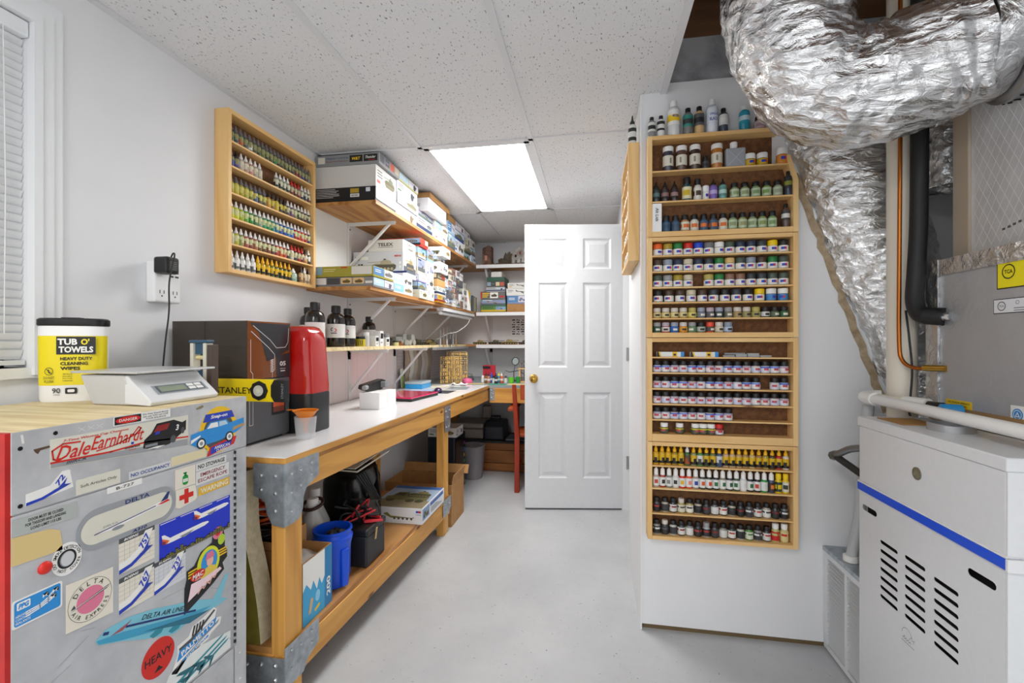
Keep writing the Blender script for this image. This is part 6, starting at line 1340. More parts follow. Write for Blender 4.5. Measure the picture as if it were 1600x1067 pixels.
# grey unfinished truck model
for k, (y, c) in enumerate(((2.98, '#8f918c'), (3.13, '#a3a49f'))):
    t = thing('model_truck', ('grey unpainted truck model with big wheels', 'pale unpainted truck model with crane arm')[k] + ' on lowest shelf', 'model', (-1.33, y, SH3 + .0006), 1.45); A = mat(c, .7); MB().box(-.07, .07, -.028, .028, .022, .034, A).build('chassis', t, local=True); MB().box(.02, .068, -.028, .028, .0345, .078, A).build('cab', t, bev=.003, local=True)
    for a in (-.05, -.01, .05):
        for s_ in (-1, 1): MB().lathe([(.02, 0), (.02, .012)], A, 14, (a, s_ * .024, .0205), axis=(0, s_, 0)).build('wheel', t, local=True)
    if k: MB().tube([(-.02, 0, .034), (-.04, 0, .085), (-.075, 0, .06)], .006, A, 8).build('crane_arm', t, local=True)
    else: MB().box(-.068, .015, -.026, .026, .0345, .06, A).build('cargo_bed', t, bev=.002, local=True)
t = thing('model_wreck', 'rust-brown model wreck lying beside the grey trucks', 'model', (-1.29, 2.89, SH3 + .0006), .8); m = MB(); m.box(-.03, .03, -.02, .02, 0, .016, mat('#8a5424', .9)).box(-.02, .02, -.015, .015, .016, .03, mat('#6b3d1a', .9)); m.build('hulk', t, local=True, bev=.003)
# tool rail with upright tools at end of the shelf
t = thing('tool_rail', 'narrow grey tool rail fixed along the lowest shelf edge', 'rail', (-1.2, 3.75, SH3 - .04)); MB().box(-1.234, -1.205, 3.4, 4.35, SH3 - .04, SH3 - .02, mat('#a9abb0', .4, .5)).build('rail', t, bev=.002)
for k in range(6):
    y = 3.55 + k * .085; t = thing('hobby_tool', 'slim hobby tool upright in tool rail, %s from grey trucks' % ORD[k + 1], 'tool', (-1.2195, y, SH3 - .02), group='tools in the rail'); MB().lathe([(.0035, .0), (.005, .03), (.0045, .07)], mat(['#b9bbbe', '#8a6a3a', '#c9c9c9', '#3a3a3c', '#9aa0a6', '#b08a4a'][k], .35), 10).build('handle', t, smooth=50, local=True); MB().lathe([(.0025, .07), (.002, .13 + .01 * (k % 3)), (.0008, .15 + .01 * (k % 3))], STEEL, 8).build('blade', t, smooth=50, local=True)
t = thing('model_poster', 'white sheet printed with rows of vehicle silhouettes on back wall', 'poster', (-.72, 4.678, SH3 + .1)); MB().box(-.84, -.6, 4.6765, 4.679, SH3 + .09, SH3 + .27, WHT).build('sheet', t)
b = MB(); fr = Fr((-.84, 4.6765, SH3 + .09), (1, 0, 0), (0, 0, 1))
for j in range(7):
    for i in range(5): vehicle(b, fr, .026 + i * .047, .018 + j * .024, .038, .017, ('tank', 'truck', 'gun')[(i + j) % 3], '#3a3d42', '#1c1d20')
o_ = b.build('print', t); o_['kind'] = 'stuff'

# ------------------------------------------------------------ clutter on the back bench
z = BT - .0015
t = thing('red_paint_set', 'red framed bottle stand with clear back on back bench', 'stand', (-.95, 4.1, z)); MB().box(-1.0, -.88, 4.1, 4.104, z, z + .15, mat('#c8283c', .3, 0, 0, .8)).build('panel', t); MB().box(-1.0, -.88, 4.05, 4.0995, z, z + .012, mat('#b8202e', .35)).build('tray', t); MB().box(-1.0, -.93, 4.092, 4.0995, z + .12, z + .14, BLK).build('clip', t)
PB = [(-.965, 3.95, '#e9e9e6', 'w', 'white glue bottle'), (-.93, 3.93, '#8a5a3a', 'k', 'brown bottle'), (-.89, 3.97, '#3050a8', 'b', 'blue bottle'), (-.86, 3.93, '#e6e6e4', 'k', 'white jar'), (-.82, 3.96, '#3a8ab0', 'Y', 'teal bottle'), (-.79, 3.93, '#c85a3a', 'w', 'red-brown bottle'), (-.76, 3.96, '#d8d8d6', 'dg', 'pale bottle'), (-.9, 3.9, '#b87a5a', 'k', 'tan bottle'), (-.83, 3.88, '#2c2c2e', 'k', 'black bottle')]
for k, (x, y, c, cap, nm) in enumerate(PB): bottle('spike' if k % 3 else 'ink', cap, c, '#dadad6', c, (x, y, z), '%s in cluster on back bench before the magnifier' % nm, 'bottles on the back bench', .3 * k, 1.1)
for k, (x, y, c, nm, r, h) in enumerate(((-.71, 3.96, '#6cd02c', 'lime green', .026, .05), (-.655, 3.99, '#1f9a3a', 'dark green', .02, .055))):
    t = thing('plastic_cup', '%s plastic cup below the magnifier' % nm, 'cup', (x, y, z)); MB().lathe([(r * .8, .001), (r, h), (r * .92, h), (r * .72, .004)], mat(c, .35), 18).build('wall', t, smooth=40, local=True)
t = thing('helping_hand', 'grey magnifier stand with clip arms on back bench', 'magnifier', (-.72, 4.15, z)); DGm = mat('#3a4a46', .35, .6)
MB().lathe([(.035, 0), (.033, .012), (.01, .018)], DGm, 18).build('base', t, smooth=40, local=True); MB().tube([(0, 0, .015), (0, 0, .09)], .004, DGm, 8).build('post', t, local=True); MB().tube([(-.08, 0, .1), (-.04, 0, .085), (.04, 0, .1), (.09, 0, .07)], .004, DGm, 8).build('cross_arm', t, local=True)
MB().tube([(0, 0, .09), (.01, 0, .15)], .003, DGm, 8).build('lens_arm', t, local=True); m = MB(); fr = Fr((.015, 0, .185), (1, 0, 0), (0, .3, 1)); P_ = [fr.p(.032 * math.cos(i * .3), .036 * math.sin(i * .3)) for i in range(22)]; m.tube(P_, .004, DGm, 6); m.build('lens_ring', t, local=True); m = MB(); m.disc(fr, 0, 0, .03, .034, mat('#b9c4c8', .1, 0, 0, .5), 0); m.build('lens', t, local=True)
for s_ in (-1, 1): MB().tube([(.085 * s_, 0, .085 if s_ < 0 else .072), (.1 * s_, 0, .06), (.105 * s_, 0, .04)], .003, STEEL, 6).build('clip', t, local=True)
t = thing('brush_stand', 'wooden brush stand holding brushes on back bench', 'stand', (-.56, 4.05, z)); MB().box(-.1, .1, -.035, .035, 0, .012, PINE[0]).build('base', t, local=True); MB().box(-.1, .1, -.03, .03, .12, .128, PINE[0]).build('top', t, local=True)
for s_ in (-1, 1): MB().box(.088 * s_ - .006, .088 * s_ + .006, -.02, .02, .0125, .1195, PINE[2]).build('upright', t, local=True)
for k in range(8):
    t = thing('paint_brush', 'brush in the wooden stand, %s from the magnifier' % ORD[k + 1], 'brush', (-.63 + k * .018, 4.05 + .01 * (k % 2), z + .0125), group='brushes in the stand'); h = .17 + .02 * (k % 3); MB().lathe([(.0025, 0), (.0035, .04), (.003, h * .75)], mat(['#6a2a1c', '#26262a', '#8a5a2a', '#3a1a14'][k % 4], .35), 8).build('handle', t, local=True); MB().lathe([(.003, h * .75), (.003, h * .88)], STEEL, 8).build('ferrule', t, local=True); MB().lathe([(.003, h * .88), (.0035, h * .94), (.0005, h)], mat('#5a4030', .8), 8).build('bristles', t, local=True)
for k, (x, y, w, d, c, lb) in enumerate(((-.8, 3.82, .16, .09, '#3a9a7a', 'green cutting mat on back bench edge'), (-.62, 3.84, .2, .1, '#e0cc90', 'cream sheet lying on back bench edge'), (-1.0, 3.83, .16, .07, '#d8c48a', 'cream card lying beside the bottle cluster'))):
    tag(MB().box(x - w / 2, x + w / 2, y - d / 2, y + d / 2, z + .0005, z + .003 + .001 * k, mat(c, .6)).build('work_sheet', bev=.0006), lb, 'sheet', 'sheets on the back bench')
t = thing('tape_roll', 'grey rolls of tape stacked in the bench corner', 'tape', (-1.15, 4.15, z))
for k in range(3): MB().lathe([(.02, .022 * k), (.05 - .006 * k, .022 * k), (.05 - .006 * k, .021 + .022 * k), (.02, .021 + .022 * k)], mat(['#3f474f', '#5a6268', '#8a8c80'][k], .5), 20, caps=False).build('roll', t, smooth=40, local=True)
# ------------------------------------------------------------ stored under the long bench
Z = .2266
t = thing('foam_pad', 'thick olive foam pad with cream edge standing in bench end', 'pad', (-1.25, 1.36, Z)); OL = speckle('olive_vinyl', '#8d8130', '#7a6f28', 20, .3, .7, .6); CF = speckle('foam_edge', '#e6ddbf', '#cfc4a0', 50, .3, .7, .9, 60, .3)
def padx(s_): return -1.105 + .01 * math.sin(s_ * 6) + .055 * max(0, 1 - s_ * 1.6) ** 1.2
n = 14; V = []
for i in range(n + 1):
    s_ = i / n; zz_ = Z + .0005 + .552 * s_; V += [(-1.355, 1.303, zz_), (padx(s_), 1.303, zz_), (padx(s_), 1.375, zz_), (-1.355, 1.375, zz_)]
m = MB(); m.add(V, [(4 * i, 4 * i + 1, 4 * i + 5, 4 * i + 4) for i in range(n)] + [(4 * i + 2, 4 * i + 3, 4 * i + 7, 4 * i + 6) for i in range(n)] + [(4 * i + 3, 4 * i, 4 * i + 4, 4 * i + 7) for i in range(n)], OL); m.build('cover', t, smooth=60)
m = MB(); V2 = []
for i in range(n + 1):
    s_ = i / n; zz_ = Z + .0005 + .552 * s_; V2 += [(padx(s_), 1.303, zz_), (padx(s_) + .004, 1.34, zz_), (padx(s_), 1.375, zz_)]
m.add(V2, [(3 * i + k, 3 * i + k + 1, 3 * i + k + 4, 3 * i + k + 3) for i in range(n) for k in (0, 1)], CF); m.add([V[4 * n + k] for k in range(4)], [(0, 1, 2, 3)], CF); m.build('cut_edge', t, smooth=60)
def carton(name, label, x0, x1, y0, y1, z0, z1, m_, flaps=True, th_=.004):
    t = thing(name, label, 'box', ((x0 + x1) / 2, (y0 + y1) / 2, z0)); m = MB(); z0 += .0006
    m.box(x0, x1, y0, y0 + th_, z0, z1, m_).box(x0, x1, y1 - th_, y1, z0, z1, m_).box(x0, x0 + th_, y0 + th_, y1 - th_, z0, z1, m_).box(x1 - th_, x1, y0 + th_, y1 - th_, z0, z1, m_).box(x0 + th_, x1 - th_, y0 + th_, y1 - th_, z0, z0 + th_, m_); m.build('walls', t); return t
t = carton('cardboard_box', 'brown cardboard box holding coiled cord inside the bench', -1.43, -1.09, 1.42, 1.60, Z, .50, KRAFT)
MB().box(-1.43, -1.09, 1.4185, 1.4198, .47, .474, mat('#8a6238', .8)).build('flap_seam', t)
t = thing('cord_coil', 'black and orange cord coiled in the cardboard box', 'cord', (-1.26, 1.51, .42)); P_ = []
for i in range(160):
    a = i * .35; P_.append((-1.25 + (.11 + .015 * math.sin(i * .7)) * math.cos(a), 1.51 + (.055 + .01 * math.cos(i)) * math.sin(a), .44 + i * .0011 + .006 * math.sin(i * 1.3)))
MB().tube(P_[:90], .006, BLK, 6).build('black_cord', t, smooth=60); MB().tube(P_[85:], .0055, mat('#e0571a', .5), 6).build('orange_cord', t, smooth=60)
MB().box(-1.35, -1.15, 1.44, 1.58, Z + .006, .435, mat('#5a3d20', .9)).build('filler', t)
JG = mat('#d9dad8', .3, 0, .0, .8)
for k, (x, y) in enumerate(((-1.17, 1.76), (-1.24, 1.88))):
    t = thing('plastic_jug', ('cloudy plastic jug with cone shoulder behind the bench leg', 'cloudy plastic jug standing behind the other jug')[k], 'jug', (x, y, Z + .0006)); MB().lathe([(.062, 0), (.065, .008), (.065, .16), (.055, .185), (.022, .26), (.02, .275)], JG, 24).build('body', t, smooth=50, local=True); MB().lathe([(.024, .276), (.024, .305), (.02, .31)], WHT, 16).build('cap', t, smooth=50, local=True)
t = thing('cord_ring', 'black and orange cord loop hanging over the jug neck', 'cord', (-1.17, 1.76, .52)); MB().tube([(-1.17 + .04 * math.cos(a), 1.76 + .04 * math.sin(a), .512 + .012 * math.sin(a)) for a in [i * .2618 for i in range(25)]], .007, mat('#3a1e14', .5), 8).build('loop', t, smooth=60)
# blue printed carton of wipes
t = carton('printed_carton', 'open blue and white printed carton beside the bench leg', -1.09, -.968, 1.40, 1.575, Z, .445, KRAFT)
fr = Fr((-.968, 1.40, Z), (0, 1, 0), (0, 0, 1)); b = MB(); SKY = mat('#3aa6d8', .45)
b.rect(fr, 0, .001, .128, .217, SKY, .0005).rect(fr, .128, .001, .175, .217, mat('#1f7fb8', .45), .0005); b.flat(fr, [(.02, .14), (.0, .12), (.0, .217), (.128, .217), (.128, .12), (.11, .1), (.095, .13), (.08, .095), (.06, .135), (.045, .11)], WH, .0008)
b.flat(fr, [(.03, .03), (.045, .03), (.06, .075), (.045, .08)], mat('#d8b27a', .5), .001).disc(fr, .085, .07, .014, .02, mat('#8ed0ee', .5), .001).flat(fr, [(.07, .02), (.1, .03), (.095, .04), (.065, .03)], YEL, .001); b.build('box_print', t)
b = MB(); b.text(fr.sub(.152, .07, math.pi / 2), 0, 0, '200', .024, WH, .001, .07, 0, .03); b.split('lettering', t)
m = MB(); V = []
for j in range(6):
    for i in range(6): V.append((-1.08 + i * .021, 1.41 + j * .031, .40 + .05 * abs(noise.noise((i * .6, j * .6, 8.1)))))
m.add(V, [(j * 6 + i, j * 6 + i + 1, (j + 1) * 6 + i + 1, (j + 1) * 6 + i) for j in range(5) for i in range(5)], WHT); o_ = m.build('wipes', t, smooth=60); sm = o_.modifiers.new('s', 'SOLIDIFY'); sm.thickness = .002
# blue bucket-like jar with grips
t = thing('blue_bucket', 'bright blue plastic bucket with moulded grips on lower shelf', 'bucket', (-1.035, 1.69, Z + .0006)); BLB = mat('#0d4fd6', .3)
MB().lathe([(.058, 0), (.062, .004), (.07, .15), (.074, .17), (.078, .185), (.078, .192), (.072, .198), (.071, .21), (.076, .216), (.076, .222), (.068, .223), (.066, .2), (.055, .02)], BLB, 36, caps=False).lathe([(.001, .012), (.056, .012)], BLB, 36, caps=False).build('wall', t, smooth=40, local=True)
for a in (-.35, -1.9, 1.2):
    fr = Fr((.066 * math.cos(a), .066 * math.sin(a), .008), (-math.sin(a), math.cos(a), 0), (0, 0, 1)); b = MB(); b.prism([(-.014, 0), (.014, 0), (.018, .145), (-.018, .145)], fr, -.006, .012, BLB); b.build('grip', t, local=True, bev=.004)
m = MB(); 
for k in range(5): m.lathe([(.02, 0), (.024, .02), (.008, .035)], BLK, 8, (-.02 + .012 * k, .025 * math.sin(k * 2), .165 + .012 * (k % 3)), axis=(.4 * math.sin(k), .4 * math.cos(k), 1))
m.build('contents', t, local=True)
# battery with leads, black case, cables
t = thing('battery', 'black boxed battery with clip leads on lower shelf', 'battery', (-1.03, 1.95, Z)); MB().box(-1.13, -.955, 1.82, 1.995, Z + .0006, Z + .135, mat('#1e1e20', .5)).build('case', t, bev=.008); MB().box(-1.135, -.95, 1.815, 2.0, Z + .1355, Z + .165, BLK).build('lid', t, bev=.008)
t = thing('jumper_leads', 'tangled black and red clip leads lying on the battery', 'cable', (-1.05, 1.93, Z + .166)); r_ = random.Random(2); zz_ = Z + .175
for k in range(7):
    p0 = (-1.12 + r_.random() * .12, 1.83 + r_.random() * .15, zz_); pts = [p0] + [(-1.12 + r_.random() * .16, 1.82 + r_.random() * .17, zz_ + r_.random() * .09) for _ in range(4)]; MB().tube(spline(pts, 8), .0045, mat('#c3202a', .4) if k in (1, 4) else BLK, 7).build('red_lead' if k in (1, 4) else 'black_lead', t, smooth=60)
for k, (x, y, rz, c) in enumerate(((-.975, 1.9, .4, '#d8303a'), (-1.0, 1.96, -.3, '#d8303a'), (-1.07, 1.87, .9, '#26262a'))): b = MB(); fr = Fr((x, y, zz_ - .006), (math.cos(rz), math.sin(rz), 0), (-math.sin(rz), math.cos(rz), 0)); b.prism([(-.03, -.008), (.0, -.01), (.02, -.004), (.05, -.003), (.05, .003), (.02, .004), (.0, .01), (-.03, .008)], fr, 0, .01, mat(c, .4)); b.build('clip', t, bev=.001)
MB().obox((-.951, 1.885, Z + .10), (.004, .003, 0), (0, .006, .002), (.006, 0, .05), mat('#c9a56a', .35, .6)).build('clip_jaw', t)
t = thing('black_case', 'glossy black rounded equipment case behind the battery', 'case', (-1.22, 2.12, Z)); loft([([(-1.21 + x, 2.155 + y) for x, y in se(.12, .12, 3, 28)], Z + .0006), ([(-1.21 + x, 2.155 + y) for x, y in se(.13, .13, 3, 28)], Z + .06), ([(-1.21 + x, 2.155 + y) for x, y in se(.125, .125, 3, 28)], Z + .28), ([(-1.21 + x, 2.155 + y) for x, y in se(.1, .11, 3, 28)], Z + .35), ([(-1.21 + x, 2.155 + y) for x, y in se(.05, .05, 3, 28)], Z + .375)], BLKG).build('shell', t, smooth=60)
for k in range(5): MB().tube(spline([(-1.10, 2.0 + .02 * k, Z + .34), (-1.06, 2.03 + .015 * k, Z + .26), (-1.07 + .01 * k, 2.1, Z + .2), (-1.085, 2.18, Z + .27), (-1.10, 2.2, Z + .34)], 8), .0045, BLK, 6).build('cable', t, smooth=60)
t = thing('wire_tray', 'bent wire tray holding papers on the black case', 'tray', (-1.2, 2.05, .605)); WR = mat('#d9d2c4', .4); q0, q1, q2, q3 = (-1.3, 1.95, .606), (-1.06, 1.93, .606), (-1.03, 2.2, .64), (-1.28, 2.22, .64); MB().tube([q0, q1, q2, q3, q0], .004, WR, 6).build('rim', t)
MB().obox(Vector(q0) + Vector((.01, .01, .004)), (.21, -.01, 0), (.02, .22, .03), (0, 0, .004), mat('#e3ddd0', .6)).build('paper', t); MB().obox(Vector(q0) + Vector((.03, .03, .0095)), (.19, .02, .008), (.01, .18, .025), (0, 0, .003), mat('#cfc8ba', .6)).build('paper', t)
# big model kit box on the lower shelf
t = kit(-1.19, -.893, 2.305, 2.665, Z, Z + .085, '#e9ebef', 'large kit box with tank trailer print on the lower shelf', faces=(), seed=77); x0, y0 = -1.19, 2.305
FT = Fr((x0, y0, Z + .0845), (1, 0, 0), (0, 1, 0)); b = MB(); b.rect(FT, .004, .004, .293, .356, mat('#9fb4cc', .4), .0004).rect(FT, .004, .004, .293, .12, mat('#8c7f62', .5), .0006).rect(FT, .004, .31, .293, .356, mat('#3a6ab0', .4), .0006); vehicle(b, FT, .15, .17, .25, .22, 'truck', '#6f6a40', '#3f3c28'); vehicle(b, FT, .2, .22, .14, .12, 'tank', '#847c4c', '#46422c', .0016); b.build('box_print', t)
FY = Fr((x0, y0, Z + .012), (1, 0, 0), (0, 0, 1)); b = MB(); 
b.flat(FY, [(.08, .04), (.1, .045), (.12, .028), (.24, .022), (.25, .028), (.25, .02), (.12, .016), (.08, .034)], mat('#8a8048', .5), .0006)
for k in range(5): b.disc(FY, .14 + k * .024, .016, .007, .007, DG, .0009, 12)
b.rect(FY, .262, .05, .29, .06, RED).rect(FY, .262, .05, .276, .06, BLUE, .0008).build('box_print', t)
FXx = Fr((-.893, y0, Z + .012), (0, 1, 0), (0, 0, 1)); b = MB(); b.rect(FXx, .005, .006, .11, .066, mat('#7d9cc0', .4)).rect(FXx, .12, .045, .34, .065, mat('#3a6ab0', .4)); vehicle(b, FXx, .056, .034, .08, .045, 'truck', '#6f6a40', '#34322a')
for k in range(4): b.rect(FXx, .13, .008 + k * .008, .32 - .03 * k, .0115 + k * .008, mat('#5a5d64', .5))
b.build('box_print', t)
b = MB(); b.text(FY, .276, .04, 'HobbyBoss', .006, NAVY, .0008, .03); b.split('lettering', t)
# open carton on the floor past the bench leg
t = carton('open_carton', 'open kraft carton on the floor past the bench leg', -1.36, -.90, 2.84, 3.12, 0, .27, KRAFT); MB().obox((-.9005, 2.845, .271), (.012, 0, .06), (0, .27, 0), (-.003, 0, .002), KRAFT).build('flap', t); MB().obox((-1.35, 3.1195, .271), (.48, 0, 0), (0, .03, .055), (0, -.003, .002), KRAFT).build('flap', t)
# computer tower with box, basket, trunk, cases
t = thing('computer_tower', 'dark computer tower on the floor under the bench', 'computer', (-1.18, 3.5, 0)); MB().box(-1.28, -1.06, 3.42, 3.72, .001, .45, mat('#1d232c', .35)).build('case', t, bev=.008); MB().box(-1.06, -1.056, 3.44, 3.70, .02, .43, BLKG).build('front_panel', t)
for k in range(6): MB().box(-1.056, -1.0545, 3.66, 3.685, .1 + k * .05, .125 + k * .05, mat(['#2c68c8', '#d8402a', '#3a9a50', '#e8b020', '#2c68c8', '#8a3aa8'][k], .4)).build('badge', t)
t = kit(-1.28, -1.05, 3.43, 3.62, .4506, .525, '#dddcda', 'white product box with black picture on the computer tower', faces=('X', 'Y'), style='white', style2='white', seed=90)
t = thing('waste_basket', 'translucent grey waste basket on the floor under bench', 'basket', (-1.05, 3.92, 0)); MB().lathe([(.001, .004), (.082, .004), (.085, .002), (.11, .28), (.115, .284), (.112, .29), (.106, .284), (.08, .012), (.001, .012)], mat('#9c979c', .3, 0, 0, .78), 32, caps=False).build('wall', t, smooth=50, local=True)
t = thing('wooden_trunk', 'low brown wooden trunk against the back wall', 'trunk', (-.85, 4.36, 0)); 
for k, (z0, z1) in enumerate(((.002, .075), (.08, .195), (.2, .262))): MB().box(-1.36, -.33, 4.14 - .004 * (k != 1), 4.53, z0, z1, TRUNKW).build('plank', t, bev=.003)
MB().box(-1.37, -.32, 4.12, 4.535, .264, .284, mat('#2b2a2b', .7)).build('lid', t, bev=.003)
t = thing('tool_case', 'beige plastic tool case on the wooden trunk', 'case', (-1.17, 4.3, .285)); BG = mat('#a59b90', .5); MB().box(-1.34, -1.02, 4.18, 4.48, .285, .375, BG).build('bottom_shell', t, bev=.012); MB().box(-1.34, -1.02, 4.18, 4.48, .377, .43, BG).build('top_shell', t, bev=.018); MB().box(-1.09, -1.0, 4.44, 4.5, .431, .56, BG).build('handle', t, bev=.015)
t = thing('tool_case', 'dark grey tool case with handle on the wooden trunk', 'case', (-.9, 4.25, .285)); CG = mat('#33363c', .5); b = MB(); fr = Fr((-.9, 4.3, .2852), (0, 1, 0), (0, 0, 1)); b.prism([(-.15, 0), (.12, 0), (.13, .1), (.1, .165), (-.09, .175), (-.16, .12)], fr, -.1, .08, CG); b.build('shell', t, bev=.015); MB().tube([(-.96, 4.27, .455), (-.96, 4.27, .49), (-.87, 4.27, .49), (-.87, 4.27, .455)], .008, BLK, 8).build('handle', t)
tag(MB().box(-.80, -.45, 4.15, 4.4, .2845, .30, mat('#7b8288', .5)).build('flat_tray', bev=.004), 'flat grey tray lying on the wooden trunk', 'tray')
# cords on the wall under the bench
t = thing('extension_lead', 'black power cord hanging down the wall under the bench', 'cord', (-1.49, 2.95, .2)); MB().tube(spline([(-1.4945, 2.95, .70), (-1.4945, 2.97, .6), (-1.494, 2.94, .45), (-1.488, 2.98, .3), (-1.49, 3.0, .05)], 8), .004, BLK, 6).build('cord', t, smooth=60)
# red wooden armchair half behind the door
CH = thing('armchair', 'red wooden armchair behind the open door at back bench', 'chair', (-.345, 3.80, 0), .06); RW = wood('red_stain', 2, '#b23a1c', '#8a2612', '#4a140a', ring=18); RWx = wood('red_stain_x', 0, '#c0561f', '#963514', '#4a140a', ring=18)
sx = .265
for s_ in (-1, 1):
    MB().add([(s_ * sx - .02, -.17, 0), (s_ * sx + .02, -.17, 0), (s_ * sx + .02, -.21, 0), (s_ * sx - .02, -.21, 0), (s_ * sx - .02, -.15, .43), (s_ * sx + .02, -.15, .43), (s_ * sx + .02, -.19, .43), (s_ * sx - .02, -.19, .43), (s_ * sx - .035, -.21, .86), (s_ * sx - .005, -.21, .86), (s_ * sx - .005, -.24, .86), (s_ * sx - .035, -.24, .86)], [(3, 2, 1, 0), (0, 1, 5, 4), (1, 2, 6, 5), (2, 3, 7, 6), (3, 0, 4, 7), (4, 5, 9, 8), (5, 6, 10, 9), (6, 7, 11, 10), (7, 4, 8, 11), (8, 9, 10, 11)], RW).build('back_post', CH, local=True, bev=.004)
    MB().box(s_ * (sx + .035) - .02, s_ * (sx + .035) + .02, .12, .16, 0, .64, RW).build('front_leg', CH, local=True, bev=.004)
    MB().box(s_ * (sx + .04) - .036, s_ * (sx + .04) + .036, -.185, .19, .6405, .668, RWx).build('arm', CH, local=True, bev=.006)
    MB().box(s_ * sx - .012, s_ * sx + .012, -.15, .12, .16, .19, RW).build('stretcher', CH, local=True)
MB().box(-.28, .28, -.15, .17, .43, .46, RWx).build('seat', CH, local=True, bev=.008)
MB().box(-.235, .235, -.235, -.21, .74, .86, RWx).build('top_rail', CH, local=True, bev=.006)
for k in range(5): MB().box(-.18 + k * .085, -.15 + k * .085, -.215, -.2, .461, .739, RW).build('slat', CH, local=True)
# ------------------------------------------------------------ furnace, plenum, pipes and ducts
def boolean_cut(target, cutter_mb):
    """cut holes into a mesh object once and bake the result"""
    c = cutter_mb.build('cutter'); md = target.modifiers.new('cut', 'BOOLEAN'); md.object = c; md.solver = 'EXACT'; md.operation = 'DIFFERENCE'
    bpy.context.view_layer.update(); dg = bpy.context.evaluated_depsgraph_get(); me = bpy.data.meshes.new_from_object(target.evaluated_get(dg))
    target.modifiers.clear(); target.data = me; bpy.data.objects.remove(c)
fx0, fx1, fy0, fy1, FZ = .85, 1.55, 1.12, 1.66, .958
FU = thing('furnace', 'light grey gas furnace with louvred front door beside the panel wall', 'furnace', (1.2, 1.39, 0))
m = MB(); m.box(fx0 + .03, fx1, fy0 + .001, fy1, .001, FZ - .03, FURN); m.build('cabinet', FU)
MB().box(fx0 - .004, fx1, fy0 - .004, fy1 + .003, FZ - .03, FZ, FURN).build('top_cap', FU, bev=.003)
BZ = .735; q = lambda y, z: (fx0, y, z)
up = MB().box(fx0, fx0 + .029, fy0 + .0045, fy1 - .001, BZ + .013, FZ - .0305, FURN).build('upper_door', FU, bev=.002)
MB().box(fx0 + .0005, fx0 + .0295, fy0 - .0005, fy0 + .004, .02, FZ - .0305, FURN).build('side_skin', FU)
lo = MB().box(fx0, fx0 + .0018, fy0 + .0045, fy1 - .001, .02, BZ - .013, FURN).build('lower_door', FU)
cut = MB(); FF = Fr((fx0, 0, 0), (0, -1, 0), (0, 0, 1))           # drawing frame facing the aisle (a = -Y)
def pill(a0, b0, a1, b1, r):
    d = math.atan2(b1 - b0, a1 - a0); return arc(a1, b1, r, d - math.pi / 2, d + math.pi / 2, 5) + arc(a0, b0, r, d + math.pi / 2, d + 1.5 * math.pi, 5)
slots = []
for c_, (ya, yb, zt_) in enumerate(((1.545, 1.475, .60), (1.435, 1.365, .605), (1.325, 1.255, .60))):
    for k in range(7): slots.append((ya, yb, zt_ - k * .027))
for ya, yb, zz_ in slots: cut.prism(pill(-ya, zz_, -yb, zz_, .0055), FF, -.03, .01, DARK)
for ya, yb, zz_ in ((1.635, 1.575, .672), (1.215, 1.155, .672)): cut.prism(pill(-ya, zz_, -yb, zz_, .009), FF, -.03, .01, DARK)
boolean_cut(lo, cut)
MB().box(fx0 + .02, fx0 + .029, fy0 + .01, fy1 - .01, .03, BZ - .02, DARK).build('painted_slot_shade', FU)  # black sheet painting the shade seen through the door slots
BS = MB(); BS.box(fx0 - .006, fx0 + .029, fy0 - .004, fy1 + .0, BZ - .012, BZ + .012, mat('#0f4fd8', .35)); BS.build('blue_trim', FU, bev=.002)
MB().box(fx0 - .0045, fx0 + .02, fy0 - .002, fy1, BZ + .0125, BZ + .017, mat('#e4e5e7', .4)).build('trim_lip', FU)
MB().box(fx0 - .008, fx0 + .03, fy0 - .012, fy0 - .0045, BZ - .014, BZ + .014, mat('#dfe0e2', .4)).build('trim_end', FU, bev=.002)
m = MB(); m.lathe([(.017, 0), (.017, .002), (.013, .0025), (.013, .001)], mat('#9a968a', .3, .8), 24, (fx0, 1.39, .848), axis=(-1, 0, 0)); m.build('sight_ring', FU); MB().lathe([(.0125, 0), (.0125, .0012)], mat('#7b7763', .15), 20, (fx0, 1.39, .848), axis=(-1, 0, 0)).build('sight_glass', FU)
fr = Fr((fx0, 1.43, .385), (0, -1, 0), (0, 0, 1)); b = MB(); INK = mat('#6f7276', .5); b.ring(fr, 0, .004, .02, .0212, INK, .0005, 18, .2, math.pi - .1).stroke(fr, [(.01, .0), (.018, .012), (.022, .004), (.03, .008), (.026, -.002)], .001, INK, .0006).rect(fr, -.022, -.016, .03, -.0145, INK, .0005); b.build('logo', FU); b = MB(); b.stroke(fr, [(-.016, -.008), (-.01, .0), (-.008, -.008), (-.002, -.003), (.0, -.009), (.006, -.003), (.009, -.009), (.014, -.004), (.018, -.008)], .0014, INK, .0006); b.build('script_mark', FU)
# side face toward the room: seam and knobs
for y_, z_ in ((1.118, .56), (1.118, .48)): MB().lathe([(.008, 0), (.008, .004)], STEEL, 12, (fx0 + .06, fy0 + .001, z_), axis=(0, -1, 0)).build('screw', FU)
MB().lathe([(.02, 0), (.02, .012), (.012, .014)], BLK, 18, (fx0 + .085, fy0 + .001, .50), axis=(0, -1, 0)).build('grommet', FU)
MB().lathe([(.05, 0), (.05, .018), (.045, .02), (.045, .004)], mat('#b3b5b8', .35, .6), 28, (.955, 1.43, FZ)).build('flue_collar', FU, smooth=50)
MB().box(fx0 + .03, fx0 + .13, 1.50, 1.62, FZ + .0004, FZ + .003, mat('#a87b3a', .6)).build('rust_plate', FU)

